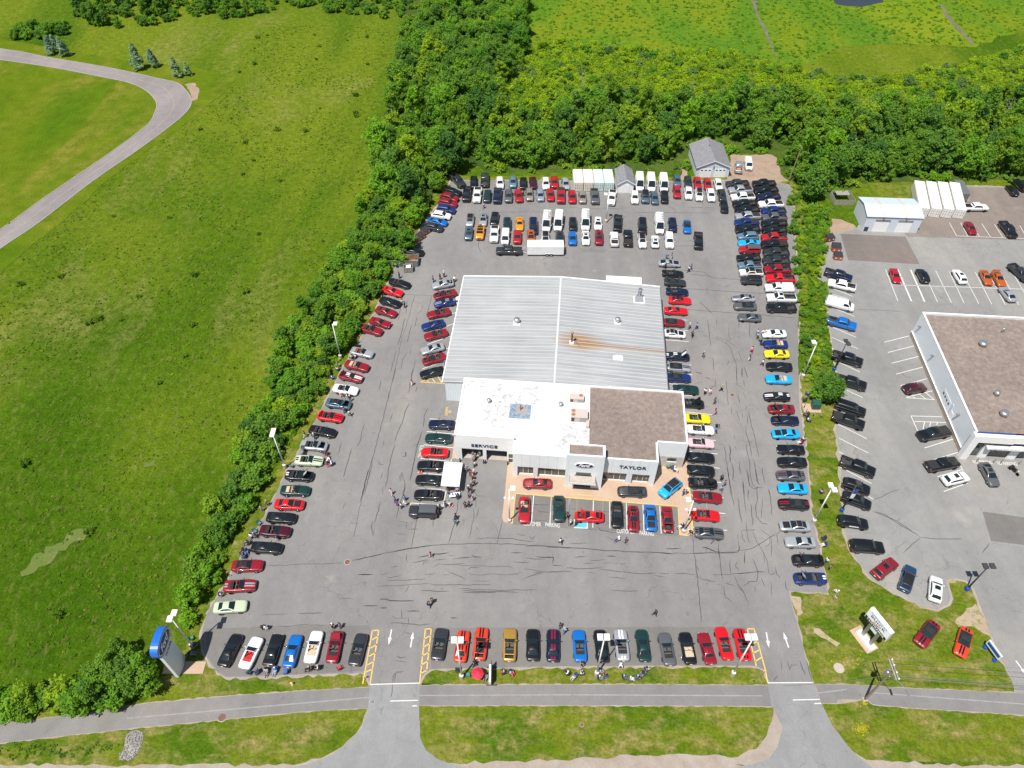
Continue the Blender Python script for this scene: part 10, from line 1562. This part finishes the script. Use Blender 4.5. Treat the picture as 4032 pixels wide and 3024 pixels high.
def pose(k):
    # joints for one pose; x forward, y left
    J={}
    if k in('s','w'):
        st=.28 if k=='w' else .06
        J.update(pel=(0,0,.95),che=(0,0,1.28),nec=(.0,0,1.46),hed=(.03,0,1.58),top=(.03,0,1.7))
        for s,n in((1,'L'),(-1,'R')):
            f=st*s; J['hip'+n]=(0,s*.1,.92); J['kne'+n]=(f*.6+.04,s*.11,.5); J['ank'+n]=(f*1.0-.02,s*.12,.09); J['toe'+n]=(f+.16,s*.13,.04)
            J['sho'+n]=(0,s*.19,1.4); J['elb'+n]=(-.04-f*.5,s*.27,1.13); J['wri'+n]=((.16 if k=='s' else .05)-f*.7,s*.2,.95)
    elif k=='t':
        J.update(pel=(0,0,.46),che=(-.08,0,.78),nec=(-.1,0,.96),hed=(-.05,0,1.08),top=(-.05,0,1.2))
        for s,n in((1,'L'),(-1,'R')):
            J['hip'+n]=(.03,s*.1,.47); J['kne'+n]=(.46,s*.14,.5); J['ank'+n]=(.55,s*.14,.09); J['toe'+n]=(.73,s*.15,.04)
            J['sho'+n]=(-.09,s*.19,.9); J['elb'+n]=(.02,s*.27,.66); J['wri'+n]=(.25,s*.2,.62)
    else:
        J.update(pel=(-.12,0,.92),che=(.18,0,1.14),nec=(.34,0,1.22),hed=(.46,0,1.26),top=(.55,0,1.32))
        for s,n in((1,'L'),(-1,'R')):
            J['hip'+n]=(-.12,s*.1,.9); J['kne'+n]=(0,s*.12,.5); J['ank'+n]=(-.08,s*.12,.09); J['toe'+n]=(.1,s*.13,.04)
            J['sho'+n]=(.26,s*.19,1.18); J['elb'+n]=(.38,s*.25,.95); J['wri'+n]=(.58,s*.2,.88)
    return J
RAD=dict(pel=(.15,.12),che=(.17,.12),nec=.06,hed=.1,top=.07,hip=.1,kne=.06,ank=.042,toe=.04,sho=.065,elb=.043,wri=.032)
def build_pose(k):
    J=pose(k); names=list(J); ix={n:i for i,n in enumerate(names)}; V=[J[n] for n in names]; rad=[RAD[n[:3]] for n in names]
    E=[('pel','che'),('che','nec'),('nec','hed'),('hed','top')]
    for n in'LR': E+=[('pel','hip'+n),('hip'+n,'kne'+n),('kne'+n,'ank'+n),('ank'+n,'toe'+n),('che','sho'+n),('sho'+n,'elb'+n),('elb'+n,'wri'+n)]
    E=[(ix[a],ix[b_]) for a,b_ in E]
    for n,s in(('L',1),('R',-1)):       # palm, four fingers and a thumb
        wv=Vector(J['wri'+n]); d=(wv-Vector(J['elb'+n])).normalized(); side=d.cross(Vector((0,s,0))).normalized(); pm=wv+d*.08; V.append(tuple(pm)); rad.append(.03); pi=len(V)-1; E.append((ix['wri'+n],pi))
        for q in range(4):
            a=pm+side*(.022*(q-1.5))+d*.03; V.append(tuple(a)); rad.append(.009); E.append((pi,len(V)-1)); b_=a+d*(.05+.008*(1 if q in(1,2) else 0))-Vector((0,s*.012,0)); V.append(tuple(b_)); rad.append(.008); E.append((len(V)-2,len(V)-1))
        a=wv+d*.045+side*.05; V.append(tuple(a)); rad.append(.01); E.append((pi,len(V)-1))
    body=skinmesh('body',V,E,rad,ix['pel'],1)
    def sub(nm,keys,edges,grow,cut={}):
        vv=[J[a] if a not in cut else cut[a] for a in keys]; ii={a:i for i,a in enumerate(keys)}
        def g(a):
            r=RAD[a[:3]]; return tuple(x+grow for x in r) if isinstance(r,tuple) else r+grow
        return skinmesh(nm,vv,[(ii[a],ii[b_]) for a,b_ in edges],[g(a) for a in keys],0,1)
    shirt=sub('shirt',['pel','che','shoL','shoR','elbL','elbR','nec'],[('pel','che'),('che','nec'),('che','shoL'),('che','shoR'),('shoL','elbL'),('shoR','elbR')],.022,{'nec':tuple((Vector(J['che'])*.35+Vector(J['nec'])*.65))})
    tr=sub('trousers',['pel','hipL','hipR','kneL','kneR','ankL','ankR'],[('pel','hipL'),('pel','hipR'),('hipL','kneL'),('hipR','kneR'),('kneL','ankL'),('kneR','ankR')],.018)
    h=Vector(J['top'])*.55+Vector(J['hed'])*.45
    hair=MB().lathe([(.128,-.05),(.132,.02),(.11,.09),(.05,.13)],12,(h.x-.02,h.y,h.z)).mesh('hair',True)
    sh=MB()
    for n in'LR': a=Vector(J['ank'+n]); sh.obox((a.x+.07,a.y,.045),(.14,0,0),(0,.05,0),(0,0,.045))
    return body,shirt,tr,hair,sh.mesh('shoes')
PO={k:build_pose(k) for k in'swtb'}
def chairmesh():
    seat=MB().box(-.26,.26,-.27,.27,.4,.43); seat.obox((-.3,0,.68),(.02,0,.006),(0,.27,0),(-.08,0,.27)); 
    fr=MB()
    for s in(-1,1): fr.tube((.26,s*.29,0),(-.2,s*.29,.45),.018,n=5).tube((-.26,s*.29,0),(.24,s*.29,.45),.018,n=5).tube((-.22,s*.29,.4),(-.4,s*.29,.95),.018,n=5).tube((-.28,s*.3,.62),(.24,s*.3,.62),.03,n=5).tube((.22,s*.29,.4),(.24,s*.3,.62),.018,n=5)
    return seat.mesh('seat'),fr.mesh('frame')
CHM=chairmesh()
def camp_chair(x,y,rz,mt,label,z=0):
    e=empty('camp_chair',(x,y,z),rz,label,'camp chair','folding camp chairs'); ob('seat',CHM[0],M[mt],e); ob('frame',CHM[1],M['dark_metal'],e); return e
def surf(x,y): return .165 if inpoly(x,y,D['apron']) else .03 if inpoly(x,y,LT) or inpoly(x,y,D['right_lot']) else 0
for i,(x,y,po,shc,pac,hr,yaw,lab) in enumerate(PEOPLE):
    z=surf(x,y); e=empty('person',(x,y,z),R(yaw),lab,'person'); s=rt.uniform(.95,1.06); e.scale=(s,s,s)
    b_,sh,tr,ha,so_=PO[po]
    bo=ob('body',b_,M['skin%d'%(i%3)],e); ob('shirt',sh,M['cloth_'+shc],e); ob('trousers',tr,M['cloth_'+pac],e); ob('hair',ha,M[hr],e); ob('shoes',so_,M['shoe'],e)
for i,(x,y,yaw,mt,lab) in enumerate(CHAIRS): camp_chair(x,y,R(yaw),mt,lab,surf(x,y))
